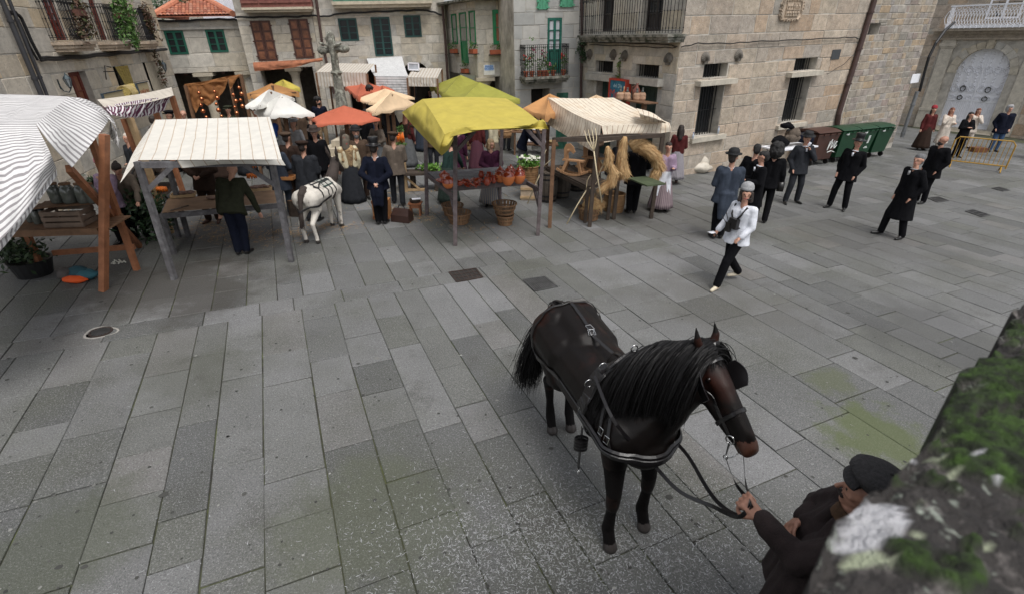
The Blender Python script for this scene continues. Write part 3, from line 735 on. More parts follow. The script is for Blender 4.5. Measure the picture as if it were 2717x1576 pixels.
cable(FL,h7,[cC(950,405),cC(1250,410),cC(1700,425),cC(1790,448)],.014,.06);cable(FL,h7,[cC(950,430),cC(1300,440),cC(1600,455),cC(1780,455)],.012,.06)
cable(FR,h7,[cC(1830,450),cC(1990,415),cC(2300,415),cC(2519,398),cD(520,350),cD(900,330),cD(1040,325),cD(1105,348)],.016,.06)
cable(FR,h7,[cD(1110,350),cD(1075,440),cD(950,560),cD(800,650)],.008,.06)
# white-door palace at far right
F9=Fac(G(*cD(2150,1170)),-35.3)
if F9.uv((2600,300))[0]<F9.uv((2450,300))[0]:F9.u=-F9.u
h9=thing('palace_house','grey stone mansion with ornate white balcony and tall white arched door','house',F9.o)
q=lambda x,y,d=0.:F9.uv(cD(x,y),d)
dl=(q(1925,600)[0]+q(1760,1050)[0])/2;dr=(q(2372,640)[0]+q(2215,1120)[0])/2;vtop=q(2215,425)[1];vbot=q(1960,1120)[1]
rad=(dr-dl)/2;vs=vtop-rad*1.05;uc=(dl+dr)/2
e0,e1=q(1500,500)[0],q(2900,500)[0]
shell(F9,h9,e0-1,e1+1.5,-.6,7.5,[[dl,dr,vbot,vtop,.35]],depth=5.,m=M_mortar)
def spandrel(F,par,uc,vs,ra,rv,umax,vmax,m,d0=-.05,d1=.0,n=14,voussoir=None,vw=.22,name='arch_stone'):
 """fills the corners between a round arch and its square hole; then the ring of arch stones"""
 mb=MB()
 for sg in(-1,1):
  for i in range(n):
   a0=math.pi/2*i/n;a1=math.pi/2*(i+1)/n
   x0,y0=uc+sg*ra*math.cos(a0),vs+rv*math.sin(a0);x1,y1=uc+sg*ra*math.cos(a1),vs+rv*math.sin(a1)
   xo=uc+sg*umax
   p=[F.P(x0,y0,d1),F.P(x1,y1,d1),F.P(x1,vmax,d1),F.P(x0,vmax,d1)];n0=mb.pts(p);mb.face((n0,n0+1,n0+2,n0+3))
   p=[F.P(x0,y0,d1),F.P(x1,y1,d1),F.P(x1,y1,-.35),F.P(x0,y0,-.35)];n0=mb.pts(p);mb.face((n0,n0+1,n0+2,n0+3))
 obj('spandrel',mb,m,par)
 k=11
 for i in range(k):
  mb=MB();mb.rnd=random.random();pts=[]
  a0,a1=math.pi*(i+.03)/k,math.pi*(i+.97)/k
  for d in(-.1,.025):
   for a in(a0,(a0+a1)/2,a1):pts.append(F.P(uc+ra*math.cos(a),vs+rv*math.sin(a),d))
   for a in(a1,(a0+a1)/2,a0):pts.append(F.P(uc+(ra+vw)*math.cos(a),vs+(rv+vw)*math.sin(a),d))
  n0=mb.pts(pts);mb.face([n0+6+j for j in range(6)]);
  for j in range(6):mb.face((n0+j,n0+(j+1)%6,n0+6+(j+1)%6,n0+6+j))
  obj(name,mb,voussoir or m,par)
spandrel(F9,h9,uc,vs,rad,vtop-vs,rad,vtop,M_pale,voussoir=M_pale,vw=.30)
bhv=q(2200,245,.6)[1]
blocks(F9,h9,e0-1,e1+1.5,-.3,bhv-.25,[[dl-.3,dr+.3,-1,vtop+.32],[dl-.95,dl-.3,-1,bhv-.5],[dr+.3,dr+.95,-1,bhv-.5]],ch=.45,wmin=.5,wmax=1.1,m=M_stone,cap=110)
blocks(F9,h9,e0-1,e1+1.5,bhv,7.4,[],ch=.5,wmin=.5,wmax=1.1,m=M_stone,cap=10)
for a in(dl-.85,dr+.35):
 for(x0,x1,v0,v1,d)in((a,a+.5,.9,bhv-.85,.07),(a-.06,a+.56,0,.9,.11),(a-.06,a+.56,.86,.98,.15),(a-.05,a+.55,bhv-.85,bhv-.78,.12),(a-.09,a+.59,bhv-.78,bhv-.65,.16),(a-.02,a+.52,bhv-.65,bhv-.5,.09)):
  mb=MB();mb.rnd=.3;F9.box(mb,x0,x1,v0,v1,-.02,d);obj('pilaster_block',mb,M_pale,h9)
for(v0,v1,d)in((bhv-.5,bhv-.42,.14),(bhv-.42,bhv-.25,.08),(bhv-.25,bhv-.12,.28),(bhv-.12,bhv,.55)):
 mb=MB();mb.rnd=.2;F9.box(mb,dl-1.3,e1+1.5,v0,v1,-.02,d);obj('cornice',mb,M_stone,h9)
mb=MB();mb.rnd=.5;F9.box(mb,uc-.12,uc+.12,vtop-.02,vtop+.38,-.02,.10);obj('keystone',mb,M_pale,h9)
t=MB();n=24;ptsF=[F9.P(dl,vbot,-.30),F9.P(dr,vbot,-.30)]+[F9.P(uc+rad*math.cos(a),vs+(vtop-vs)*math.sin(a),-.30)for a in np.linspace(0,math.pi,n)]
n0=t.pts(ptsF);t.face([n0+i for i in range(len(ptsF))]);door=obj('arched_door',t,M_white,h9)
mb=MB();F9.box(mb,uc-.03,uc+.03,vbot,vtop,-.30,-.265)
def arcv(u):x=(u-uc)/rad;return vs+(vtop-vs)*math.sqrt(max(0,1-x*x))
for i in range(1,26):
 u=dl+(dr-dl)*i/26;F9.box(mb,u-.008,u+.008,vbot+.32,min(vbot+1.25,arcv(u)),-.30,-.28)
 if i%2:F9.box(mb,u-.012,u+.012,vbot+1.6,arcv(u)-.06,-.30,-.285)
F9.box(mb,dl,dr,vbot+.22,vbot+.32,-.30,-.26);F9.box(mb,dl+.02,dr-.02,vbot+1.22,vbot+1.3,-.30,-.27)
obj('fluting',mb,M_white,door)
mb=MB()
H_=vtop-vbot
obj('carved_panel',mb,M_white,door)if False else None
for(fy,rr)in((.385,.13),(.50,.16),(.735,.16)):
 for i in range(6):
  u=dl+(dr-dl)*(i+.5)/6+(.02 if i>2 else-.02);c=F9.P(u,vbot+H_*fy,-.275)
  mr=MB()
  for R_ in(rr,rr*.6):
   mr.tube([c+F9.u*(R_*math.cos(a))+F9.w*(R_*(.8 if fy<.4 else 1)*math.sin(a))for a in np.linspace(0,2*math.pi,15)],.017,5,cap=False)
  obj('carved_ring',mr,M_white,door)
for(y0,y1)in((.56,.68),(.79,.93)):
 for i in range(6):
  u=dl+(dr-dl)*(i+.5)/6
  for k in range(4):mb.ball(F9.P(u,min(vbot+H_*(y0+(y1-y0)*k/3),arcv(u)-.15),-.28),(.05,.04,.05),6,4)
obj('carved_beads',mb,M_white,door)
mb=MB()
for fx in(.25,.72):
 for fy,s_ in((.50,1),(.385,.8)):
  c=F9.P(dl+(dr-dl)*fx,vbot+H_*fy,-.22);mb.tube([c+F9.u*(.10*math.cos(a))+F9.w*(.12*s_*math.sin(a))for a in np.linspace(0,2*math.pi,13)],.02,6,cap=False);mb.ball(c+F9.w*.1,.035,6,5)
obj('door_knocker',mb,mat('old_bronze',(.08,.08,.075),.4,.7,bump=.1),door)
for i in range(3):
 mb=MB();mb.rnd=.4;F9.box(mb,dl-.25-.0*i,dr+.25,-.1+.0*i,vbot-.02-.13*i,-.3,.05+.22*i);obj('door_step',mb,M_pale,h9)
bl0,bl1=q(1830,240,.6)[0],e1+1.2
rt=q(2000,48,.6)[1]
bal=MB();F9.box(bal,bl0,bl1,bhv,bhv+.10,.3,.62);bal_o=obj('balcony',bal,M_white,h9)
mb=MB();hgt=rt-bhv;F9.box(mb,bl0,bl1,rt-.05,rt,.56,.64);F9.box(mb,bl0,bl1,bhv+hgt*.78,bhv+hgt*.80,.59,.61)
st=.22;u=bl0
while u<bl1:
 for sg in(-1,1):
  for o_ in(0,st*.5):mb.tube([F9.P(u+o_+sg*st*.5*math.sin(math.pi*t),bhv+.12+hgt*.64*t,.60)for t in np.linspace(0,1,8)],.014,5,cap=False)
 mb.tube([F9.P(u+st*.5+.085*math.cos(a),bhv+hgt*.88+.06*math.sin(a),.6)for a in np.linspace(0,6.3,10)],.012,4,cap=False)
 mb.tube([F9.P(u+st*.5+.09*math.cos(a),bhv+.17+.07*math.sin(a),.6)for a in np.linspace(3.1,6.3,8)],.016,4,cap=False)
 mb.box(F9.P(u+st*.5,bhv+.05,.625),(.03,.03,.12));u+=st
for sd in(bl0,):
 for i in range(5):mb.beam(F9.P(sd,bhv+.05,.12*i),F9.P(sd,rt-.03,.12*i),.02,.02)
 mb.beam(F9.P(sd,rt-.03,0),F9.P(sd,rt-.03,.6),.05,.04)
obj('openwork_railing',mb,M_white,bal_o)
r9=[q(2260,-60)[0],q(2560,-60)[0],rt-.6,rt+1.6];casement(F9,h9,r9,M_white,rows=3,d=.03,name='balcony_window')
# opposite row of houses
P23=WY(1000,105,23.)
FH=Fac(P23,78.)
if FH.uv((1000,100))[0]<FH.uv((800,100))[0]:FH.u=-FH.u
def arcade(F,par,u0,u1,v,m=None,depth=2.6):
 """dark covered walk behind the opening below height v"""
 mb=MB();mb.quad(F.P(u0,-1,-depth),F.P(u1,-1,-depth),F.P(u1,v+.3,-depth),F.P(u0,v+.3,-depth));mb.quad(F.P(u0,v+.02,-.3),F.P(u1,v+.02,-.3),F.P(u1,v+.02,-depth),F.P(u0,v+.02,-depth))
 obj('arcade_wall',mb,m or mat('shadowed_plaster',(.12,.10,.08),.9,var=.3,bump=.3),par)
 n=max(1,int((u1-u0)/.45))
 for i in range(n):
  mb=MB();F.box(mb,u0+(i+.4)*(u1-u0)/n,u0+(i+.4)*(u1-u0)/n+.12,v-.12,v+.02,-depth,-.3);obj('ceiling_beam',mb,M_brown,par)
def column(F,par,px,vtop,r=.17,d=-.2,name='column'):
 u=F.uv(px,d)[0];c=F.P(u,0,d);ax=np.array([F.u,F.n,F.w]).T
 mb=MB();mb.rnd=.5;mb.lathe(c,[(r*1.25,0),(r*1.25,.15),(r,.2),(r*.97,vtop-.38),(r*1.1,vtop-.36),(r*.97,vtop-.33),(r*1.1,vtop-.28),(r*1.5,vtop-.14)],14,ax=ax)
 F.box(mb,u-r*1.8,u+r*1.8,vtop-.14,vtop-.02,d-r*1.8,d+r*1.8);return obj(name,mb,M_pale,par,smooth=False)
# fourth: two arches, dark green casements, green gallery on top
uA,uB=FH.uv((842,120))[0],FH.uv((1187,120))[0]
h4=thing('arched_house','granite house with two round arches, dark green casements and a green timber gallery','house',FH.P((uA+uB)/2,0))
Qr=FH.quadrect
w1=Qr(cB(890,182),cB(1065,178),cB(1088,393),cB(915,397));w2=Qr(cB(1203,170),cB(1378,165),cB(1420,533),cB(1245,545));w3=Qr(cB(1512,152),cB(1672,150),cB(1690,356),cB(1530,360))
a1t=FH.uv(cB(1090,637));a1l=FH.uv(cB(965,740))[0];a2t=FH.uv(cB(1620,596));a2r=FH.uv(cB(1768,740))[0]
r1=abs(a1t[0]-a1l)*1.15;r2=abs(a2r-a2t[0]);c1u,c2u=a1t[0]+.12,a2t[0]
H1r=[c1u-r1,c1u+r1,-.4,a1t[1]];H2r=[c2u-r2,c2u+r2,-.4,a2t[1]]
hol=[w1+[.25],w2+[.25],w3+[.25],H1r+[.5],H2r+[.5]]
gal=FH.uv(cB(1300,70),.5)[1]
shell(FH,h4,uA,uB,-.8,7.4,hol,depth=4.)
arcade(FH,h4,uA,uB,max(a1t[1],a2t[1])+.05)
for(c_,r_,t_)in((c1u,r1,a1t[1]),(c2u,r2,a2t[1])):spandrel(FH,h4,c_,t_-min(r_,t_-.5),r_,min(r_,t_-.5),r_,t_,M_pale,voussoir=M_pale,vw=.28)
sur=[]
blocks(FH,h4,uA,uB,-.3,gal,[h[:4]for h in hol],ch=.36,wmin=.35,wmax=.85,m=M_pale,cap=230)
for r,rows in((w1,3),(w2,6),(w3,3)):casement(FH,h4,r,M_dgreen,rows=rows,d=.03,fw=.06)
slabm(FH,h4,FH.uv(cB(830,60),.6)[0],FH.uv(cB(1790,30),.6)[0],gal-.02,gal+.2,.6,M_pale,name='gallery_sill')
mb=MB();g0,g1=FH.uv(cB(840,30),.55)[0],FH.uv(cB(1780,10),.55)[0];FH.box(mb,g0,g1,gal+.2,gal+1.2,0,.5);gy=obj('gallery',mb,mat('worn_green_gallery',(.06,.17,.12),.6,var=.3,bump=.2),h4)
for i in range(9):
 a=g0+(g1-g0)*i/9;b=g0+(g1-g0)*(i+1)/9;mb=MB()
 FH.box(mb,a+.06,b-.06,gal+.32,gal+1.1,.5,.53);mb.beam(FH.P(a+.1,gal+.36,.54),FH.P(b-.1,gal+1.06,.54),.025,.02,up=FH.n);mb.beam(FH.P(a+.1,gal+1.06,.54),FH.P(b-.1,gal+.36,.54),.025,.02,up=FH.n);obj('gallery_panel',mb,MATS['worn_green_gallery'],gy)
 mb=MB();FH.box(mb,a+.05,b-.05,gal+1.25,gal+2.4,.44,.46);obj('gallery_pane',mb,M_glass,gy)
cable(FH,h4,[cB(640,150),cB(780,160),cB(900,130),cB(1200,115),cB(1500,105),cB(1700,95),cB(1800,115),cB(1900,155)],.035,.08)
# third: brown shutters
uC=FH.uv((652,150))[0]
h3=thing('shuttered_house','granite house with two brown panelled shutters above an orange awning','house',FH.P((uC+uA)/2,0))
s1=Qr(cB(50,205),cB(240,200),cB(312,578),cB(130,590));s2=Qr(cB(415,190),cB(598,182),cB(662,555),cB(487,567))
vA=FH.uv(cB(400,650))[1];H3=[uC+.4,uA-.35,-.4,vA]
hol=[s1+[.2],s2+[.2],H3+[.6]]
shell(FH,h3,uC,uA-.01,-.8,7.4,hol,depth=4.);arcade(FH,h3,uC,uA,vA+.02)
gl3=FH.uv(cB(300,120),.5)[1]
blocks(FH,h3,uC,uA-.01,-.3,gl3,[h[:4]for h in hol],ch=.36,wmin=.5,wmax=1.1,m=M_pale,cap=150)
for r in(s1,s2):shutter_pair(FH,h3,r,M_brown,d=.03,panels=4)
slabm(FH,h3,FH.uv(cB(-30,110),.6)[0],FH.uv(cB(640,90),.6)[0],gl3,gl3+.16,.6,M_pale,name='gallery_sill')
mb=MB();g0,g1=FH.uv(cB(-40,60),.55)[0],FH.uv(cB(635,50),.55)[0];FH.box(mb,g0,g1,gl3+.16,gl3+1.2,0,.5);gy=obj('gallery',mb,M_redw,h3)
for i in range(4):
 a=g0+(g1-g0)*i/4;b=g0+(g1-g0)*(i+1)/4;mb=MB();FH.box(mb,a+.06,b-.06,gl3+.45,gl3+.95,.5,.53);FH.box(mb,a+.02,b-.02,gl3+.3,gl3+.36,.5,.55);mb.tube([FH.P((a+b)/2+(b-a)*.33*math.cos(t),gl3+.7+.2*math.sin(t),.54)for t in np.linspace(0,6.3,14)],.012,4,cap=False);obj('gallery_panel',mb,M_redw,gy)
column(FH,h3,cB(475,700),vA);cable(FH,h3,[cB(-100,165),cB(200,165),cB(500,160),cB(640,150)],.035,.08)
drainpipe(FH,'',[cB(672,-60),cB(735,400),cB(800,690),cB(850,900)],.05,d=.1,m=M_pipe,lb='dark drainpipe between the brown shutters and the dark green casements')
# second: tiled roof, two green windows
F2=Fac(WY(550,150,22.3),72.)
if F2.uv((600,100))[0]<F2.uv((500,100))[0]:F2.u=-F2.u
uD,uE=F2.uv((404,130))[0]-.8,F2.uv((652,130))[0]
ev=F2.uv(cA(1850,190))[1]
h2=thing('tiled_house','low granite house with hipped red tile roof and two green windows over an arcade','house',F2.P((uD+uE)/2,0))
g1_=F2.quadrect(cA(1562,300),cA(1745,295),cA(1805,520),cA(1630,525));g2_=F2.quadrect(cA(1957,290),cA(2130,285),cA(2190,497),cA(2015,507))
vB=F2.uv(cA(2000,695))[1];H2_=[uD,uE-.3,-.4,vB];hol=[g1_+[.2],g2_+[.2],H2_+[.6]]
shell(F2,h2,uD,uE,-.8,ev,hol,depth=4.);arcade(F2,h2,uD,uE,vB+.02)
blocks(F2,h2,uD,uE,-.3,ev,[h[:4]for h in hol],ch=.5,wmin=.7,wmax=1.5,m=M_pale,cap=70)
M_red_c=mat('dark_red_curtain',(.06,.015,.015),.8,bump=.2)
for r in(g1_,g2_):casement(F2,h2,r,mat('bottle_green_paint',(.01,.10,.065),.5,bump=.1),rows=3,d=.03,fw=.07)
column(F2,h2,cA(1960,740),vB,r=.2);column(F2,h2,cA(2360,760),vB,r=.2)
mb=MB();mb.rnd=.8;sv=F2.uv(cA(1850,272))[1];F2.box(mb,uD,uE,sv-.05,sv+.03,-.02,.07);obj('string_course',mb,M_pale,h2)
cable(F2,h2,[cA(1490,200),cA(1700,205),cA(2000,185),cA(2230,185),cA(2300,200)],.04,.12)
rp=MB();AP=F2.uv(cA(1815,-30),-2.6);A2=F2.uv(cA(1905,-20),-2.6);E0,E1_=F2.uv(cA(1478,178),.35),F2.uv(cA(2228,150),.35)
ez=(E0[1]+E1_[1])/2
pE0,pE1=F2.P(E0[0],ez,.35),F2.P(E1_[0],ez,.35);pA0,pA1=F2.P(AP[0],AP[1],-2.6),F2.P(A2[0],A2[1],-2.6)
rp.quad(pE0,pE1,pA1,pA0);rp.quad(pE1,F2.P(E1_[0],ez,-5),F2.P(A2[0],AP[1],-2.9),pA1);rp.quad(F2.P(E0[0],ez,-5),pE0,pA0,F2.P(AP[0],AP[1],-2.9))
rf=obj('roof',rp,M_tile,h2)
nc,nr_=21,9
for i in range(nc):
 for j in range(nr_):
  t0,t1=j/nr_,(j+1.25)/nr_
  def rpt(s_,t_):
   a=pE0*(1-s_)+pE1*s_;b=pA0*(1-s_)+pA1*s_
   base=pE0+(pE1-pE0)*s_;up=((pA0+pA1)/2-(pE0+pE1)/2);return base+up*t_
  s_=(i+.5)/nc;p=rpt(s_,t0)
  lo=t0*((pA0-pE0)@F2.u)/((pE1-pE0)@F2.u);hi=1-t0*((pE1-pA1)@F2.u)/((pE1-pE0)@F2.u)
  if s_<lo-.01 or s_>hi+.01:continue
  mb=MB();mb.rnd=random.random();w_=np.linalg.norm(pE1-pE0)/nc*.5;P_=[]
  a,b=rpt(s_,t0),rpt(s_,t1)
  for e,(pt,lift)in enumerate(((a,.055),(b,.03))):
   P_.append([pt+F2.u*(w_*.98*math.cos(g))+F2.w*(w_*.62*math.sin(g)+lift)for g in np.linspace(math.pi,0,6)])
  mb.grid(np.array(P_));obj('roof_tile',mb,M_tile,rf)
mb=MB();mb.rnd=.3
for a,b in((pE1,pA1),(pE0,pA0)):mb.tube([a+F2.w*.08,(a+b)/2+F2.w*.09,b+F2.w*.08],.12,8)
obj('hip_tiles',mb,M_tile,rf)
hb=thing('rear_house','white corrugated wall of a house behind the tiled roof','house',WY(600,60,27));FB=Fac(WY(600,60,27),80.)
mb=MB();u0_,u1_=sorted((FB.uv(cA(1900,20))[0],FB.uv(cA(2240,20))[0]));FB.box(mb,u0_-3,u1_+.5,0,8,-3,-.05);obj('wall',mb,M_mortar,hb)
mb=MB();xs_=np.linspace(u0_,u1_+.5,90);mb.grid(np.array([[FB.P(x,v,.03*math.sin(i*2.1))for i,x in enumerate(xs_)]for v in(2,8)]));obj('corrugated_sheet',mb,M_white,hb)
t=thing('roof_shrub','dark bare shrub growing above the tiled roof beside the left house','shrub',WY(430,20,23.5))
mb=MB()
for x,y in((400,15),(425,30),(440,10),(460,25),(410,45),(485,10)):leaves(mb,WY(x,y,23.6),(.6,.4,.45),110,.07)
obj('foliage',mb,MATS['ivy_leaf'],t)
# fifth: green windows and tile eave, corner shape
C5=WY(1266,150,21.3);F5=Fac(C5,80.);F5L=Fac(C5,-28.)
if F5.uv((1350,100))[0]<0:F5.u=-F5.u
if F5L.uv((1200,100))[0]>0:F5L.u=-F5L.u
h5=thing('green_window_house','pale house with bright green windows and doors, flower boxes and a tiled eave','house',F5.P(0,0))
e5=F5.uv((1386,120))[0];l5=F5L.uv((1189,150))[0]
b1=F5.quadrect(cC(20,98),cC(210,95),cC(217,425),cC(35,430));v5=F5.uv(cC(100,735))[1];ev5=F5.uv(cC(100,8))[1]
hol=[b1+[.2],[.35,e5,-.4,v5,.6]]
shell(F5,h5,0,e5,-.8,ev5,hol,depth=3.,sides=(0,1));arcade(F5,h5,.3,e5+.3,v5+.02,depth=2.2)
blocks(F5,h5,0,e5,-.3,ev5,[h[:4]for h in hol],ch=.55,wmin=.5,wmax=1.1,m=M_pale,cap=50)
ol=casement(F5,h5,b1,M_green,rows=2,d=.04,fw=.12,glass=mat('brown_inner_shutter',(.28,.11,.06),.6,bump=.2))
window_box(F5,F5.uv(cC(125,490),.15)[0],F5.uv(cC(125,520),.15)[1],1.0,'long terracotta box of herbs below the large green window')
column(F5,h5,cB(2290,760),v5,r=.2,d=-.25)
pl=[F5.rect(cB(2278,625),cB(2385,718))];mb=MB();F5.box(mb,*pl[0],-.01,.03);sg_=obj('street_sign',mb,mat('white_glazed_tile',(.75,.75,.72),.2,bump=0),None,label='white tile street name sign with blue lettering on the pale house',cat='street sign',org=F5.P(pl[0][0],pl[0][2],0))
pu,pv=(pl[0][0]+pl[0][1])/2,(pl[0][2]+pl[0][3])/2
M_blue=mat('blue_glaze',(.05,.16,.45),.3,bump=0);M_lblue=mat('pale_blue_glaze',(.35,.5,.78),.3,bump=0)
mb=MB();F5.box(mb,pu-.17,pu+.17,pv-.02,pv+.17,.03,.033);obj('blue_cartouche',mb,M_lblue,sg_)
lettering(F5,sg_,'PRAZA\nDA LEÑA',pu,pv+.08,.095,M_blue,d=.036)
sl_=[F5L.quadrect(cB(1972,140),cB(2022,135),cB(2032,425),cB(1990,425)),F5L.quadrect(cB(2047,125),cB(2108,122),cB(2142,608),cB(2075,608)),F5L.quadrect(cB(2137,110),cB(2192,106),cB(2213,428),cB(2157,428))]
sl_=[S(r)for r in sl_];v5l=F5L.uv(cB(2110,715))[1]
hol=[r+[.15]for r in sl_]
shell(F5L,h5,l5,0,-.8,ev5,hol+[[l5,-.2,-.4,v5l,.4]],depth=.5,sides=(1,0))
blocks(F5L,h5,l5,0,v5l,ev5,sl_,ch=.55,wmin=.4,wmax=.9,m=M_pale,cap=30)
for i,r in enumerate(sl_):
 casement(F5L,h5,r,M_green,leaves=1,rows=2,d=.03,fw=.05,panel=.42 if i==1 else 0,glass=mat('pale_blind',(.30,.30,.26),.7))
for x,y,lb in((2000,510,'small terracotta pot box under the leftmost slim green window'),(2185,515,'small terracotta pot box under the slim green window nearest the corner'),(2105,700,'small terracotta pot box low on the wall below the narrow green door')):
 a=F5L.uv(cB(x,y),.12);window_box(F5L,a[0],a[1],.42,lb)
mb=MB();mb.rnd=.4;F5.box(mb,-.5,e5+.1,ev5,ev5+.08,-.3,.5);F5L.box(mb,l5-.2,.2,ev5+.004,ev5+.075,-.3,.45);rf5=obj('eave',mb,M_mslab,h5)
for i in range(14):mb=MB();mb.rnd=random.random();u=-.45+i*(e5+.5)/14;mb.tube([F5.P(u,ev5+.13,.55),F5.P(u,ev5+.55,-.6)],.085,8);obj('roof_tile',mb,M_tile,rf5)
drainpipe(FH,'',[cB(1885,60),cB(1915,400),cB(1935,720),cB(1940,800)],.05,d=.12,m=M_pipe,lb='brown drainpipe at the right edge of the arched house')
# sixth: grey house with iron balcony of flowers
P6=FL.P(-LU if sgn<0 else LU,0,0);F6=Fac(P6,74.)
if F6.uv((1450,100))[0]>0:pass
sg6=1 if F6.uv((1450,100))[0]>0 else-1
if sg6>0:F6.u=-F6.u
l6=F6.uv((1386,120))[0]
h6=thing('balcony_house','grey stone house with teal balcony door, potted flowers and pale green shutters','house',P6)
k1=S(F6.quadrect(cC(548,180),cC(683,173),cC(680,700),cC(550,700)));k2=S(F6.quadrect(cC(450,-60),cC(550,-60),cC(552,92),cC(452,97)));k3=S(F6.quadrect(cC(670,-80),cC(793,-80),cC(793,68),cC(672,76)))
k4=S(F6.quadrect(cC(395,842),cC(570,860),cC(565,1200),cC(395,1200)));k5=S(F6.quadrect(cC(635,882),cC(745,897),cC(745,1100),cC(635,1100)));k4[2]=k5[2]=-.2
hol=[k1+[.2],k2+[.15],k3+[.15],k4+[.8],k5+[.2]]
shell(F6,h6,l6-.3,0,-.8,7.3,hol,depth=3.)
blocks(F6,h6,l6-.3,0,-.3,7.2,[h[:4]for h in hol],ch=.42,wmin=.35,wmax=.8,m=mat('cool_granite',(.38,.385,.37),.9,cols=[(.34,.345,.335),(.42,.42,.40),(.46,.45,.42),(.38,.38,.37)],var=.12,scale=3,bump=.4,bscale=24,speck=((.55,.54,.52),60,.6,.4)),cap=110)
casement(F6,h6,k1,M_tgreen,rows=3,d=.02,fw=.07,name='balcony_door',curtain=M_curt,panel=.40,glass=mat('net_curtain_glass',(.5,.52,.55),.2,bump=0),label='teal green balcony door with white net behind its glass')
M_lgreen=mat('pale_green_shutter',(.09,.33,.20),.5,bump=.1)
for r in(k2,k3):shutter_pair(F6,h6,r,M_lgreen,d=.05,panels=2)
shutter_pair(F6,h6,k5,mat('dark_green_shutter',(.03,.12,.08),.5,bump=.1),d=.0,panels=1,louv=True)
mb=MB();F6.box(mb,*k4,-.85,-.8);obj('doorway',mb,M_dark,h6)
b0,b1_=sorted((F6.uv(cC(325,725),.6)[0],F6.uv(cC(755,740),.6)[0]));bv6=F6.uv(cC(540,735),.6)[1]
slabm(F6,h6,b0,b1_,bv6-.22,bv6,.7,M_mslab,steps=3);railing(F6,h6,b0+.05,b1_-.05,bv6+.02,bv6+1.0,.62,22)
mb=MB();mb.rnd=.2
pk=mat('pink_bloom',(.6,.2,.3),.6,bump=0);rd=mat('red_bloom',(.5,.04,.03),.6,bump=0)
for i,(x,h_,fl,lb)in enumerate(((345,.5,rd,'pot of red flowers at the left end of the balcony'),(400,.85,pk,'tall pink flowering plant second from the left on the balcony'),(470,.3,None,'low green pot third from the left on the balcony'),(510,.65,pk,'tall bushy pink flowering pot left of the teal door'),(545,.3,pk,'low pink flowered pot at the left jamb of the teal door'),(603,.2,None,'small red pot with short shoots before the teal door'),(700,.55,rd,'red pot of spiky green and red plant at the right end of the balcony'))):
 u=F6.uv(cC(x,725),.5)[0];flower_pot(F6.P(u,bv6+.01,.5),lb,1.0,fl,n=int(60+h_*80),hgt=h_)
drainpipe(F5,'',[cC(305,-60),cC(320,60),cC(330,470),cC(328,760),cC(335,980)],.05,d=.12,m=M_zinc,lb='grey zinc drainpipe beside the flower balcony')
# left house with three balconies
F1=Fac(WY(447,150,20.),-13.2)
if F1.uv((300,100))[0]>0:F1.u=-F1.u
if F1.uv((300,100))[0]<F1.uv((100,150))[0]:pass
h1=thing('balcony_stone_house','granite house at left with three black iron balconies full of hanging plants','house',F1.P(0,0))
q1r=lambda*a:S(F1.quadrect(*[cA(*p)for p in a]))
fd=[q1r((385,-40),(512,-40),(640,385),(540,390)),q1r((842,-40),(905,-40),(1020,385),(960,385)),q1r((1160,-40),(1212,-40),(1320,385),(1290,385))]
ld=q1r((660,695),(845,677),(1010,1300),(860,1300));lw_=q1r((1062,645),(1192,628),(1275,850),(1170,870));cw_=q1r((1355,605),(1460,593),(1575,850),(1455,870))
L0=F1.uv((-260,200))[0];hol=[r+[.3]for r in fd+[ld,lw_,cw_]]
shell(F1,h1,L0,0,-.8,7.,hol,depth=4.)
blocks(F1,h1,L0,0,-.3,7.,[h[:4]for h in hol],ch=.46,wmin=.45,wmax=1.2,m=M_warm,cap=240)
M_rdoor=mat('dark_red_door',(.16,.035,.025),.5,var=.2,bump=.1)
for r in fd:casement(F1,h1,r,M_rdoor,rows=3,d=-.05,name='balcony_door',panel=.36,fw=.08,glass=mat('net_curtain_glass',(.5,.52,.55),.2,bump=0))
casement(F1,h1,ld,M_rdoor,rows=2,d=-.15,name='street_door',panel=.4,fw=.1,glass=mat('brown_inner_shutter',(.28,.11,.06),.6))
M_must=mat('mustard_crochet',(.42,.32,.10),.9,var=.35,scale=30,bump=.8,bscale=60);M_beige=mat('beige_curtain',(.40,.35,.27),.9,var=.15,bump=.3)
for r,m_,nm,lb in((lw_,M_must,'mustard_curtain','mustard coloured crocheted curtain gathered to one side in the middle lower window'),(cw_,M_beige,'pleated_curtain','beige pleated curtain hung over the right lower window')):
 mb=MB();n=26;rows_=[]
 for v in np.linspace(0,1,9):
  pin=(.45*v if nm[0]=='m' else 0.)
  rows_.append([F1.P(r[0]+(r[1]-r[0])*(pin+(1-pin)*i/n)if nm[0]=='m' else r[0]+(r[1]-r[0])*i/n,r[3]-(r[3]-r[2]+.15)*v,.06+.03*math.sin(i*1.7))for i in range(n+1)])
 mb.grid(np.array(rows_));o=obj(nm,mb,m_,None,smooth=True,label=lb,cat='curtain',org=F1.P(r[0],r[2],0))
hol_i=MB()
for r in(lw_,cw_):F1.box(hol_i,r[0],r[1],r[2],r[3],-.34,-.3)
obj('blind',hol_i,M_dark,h1)
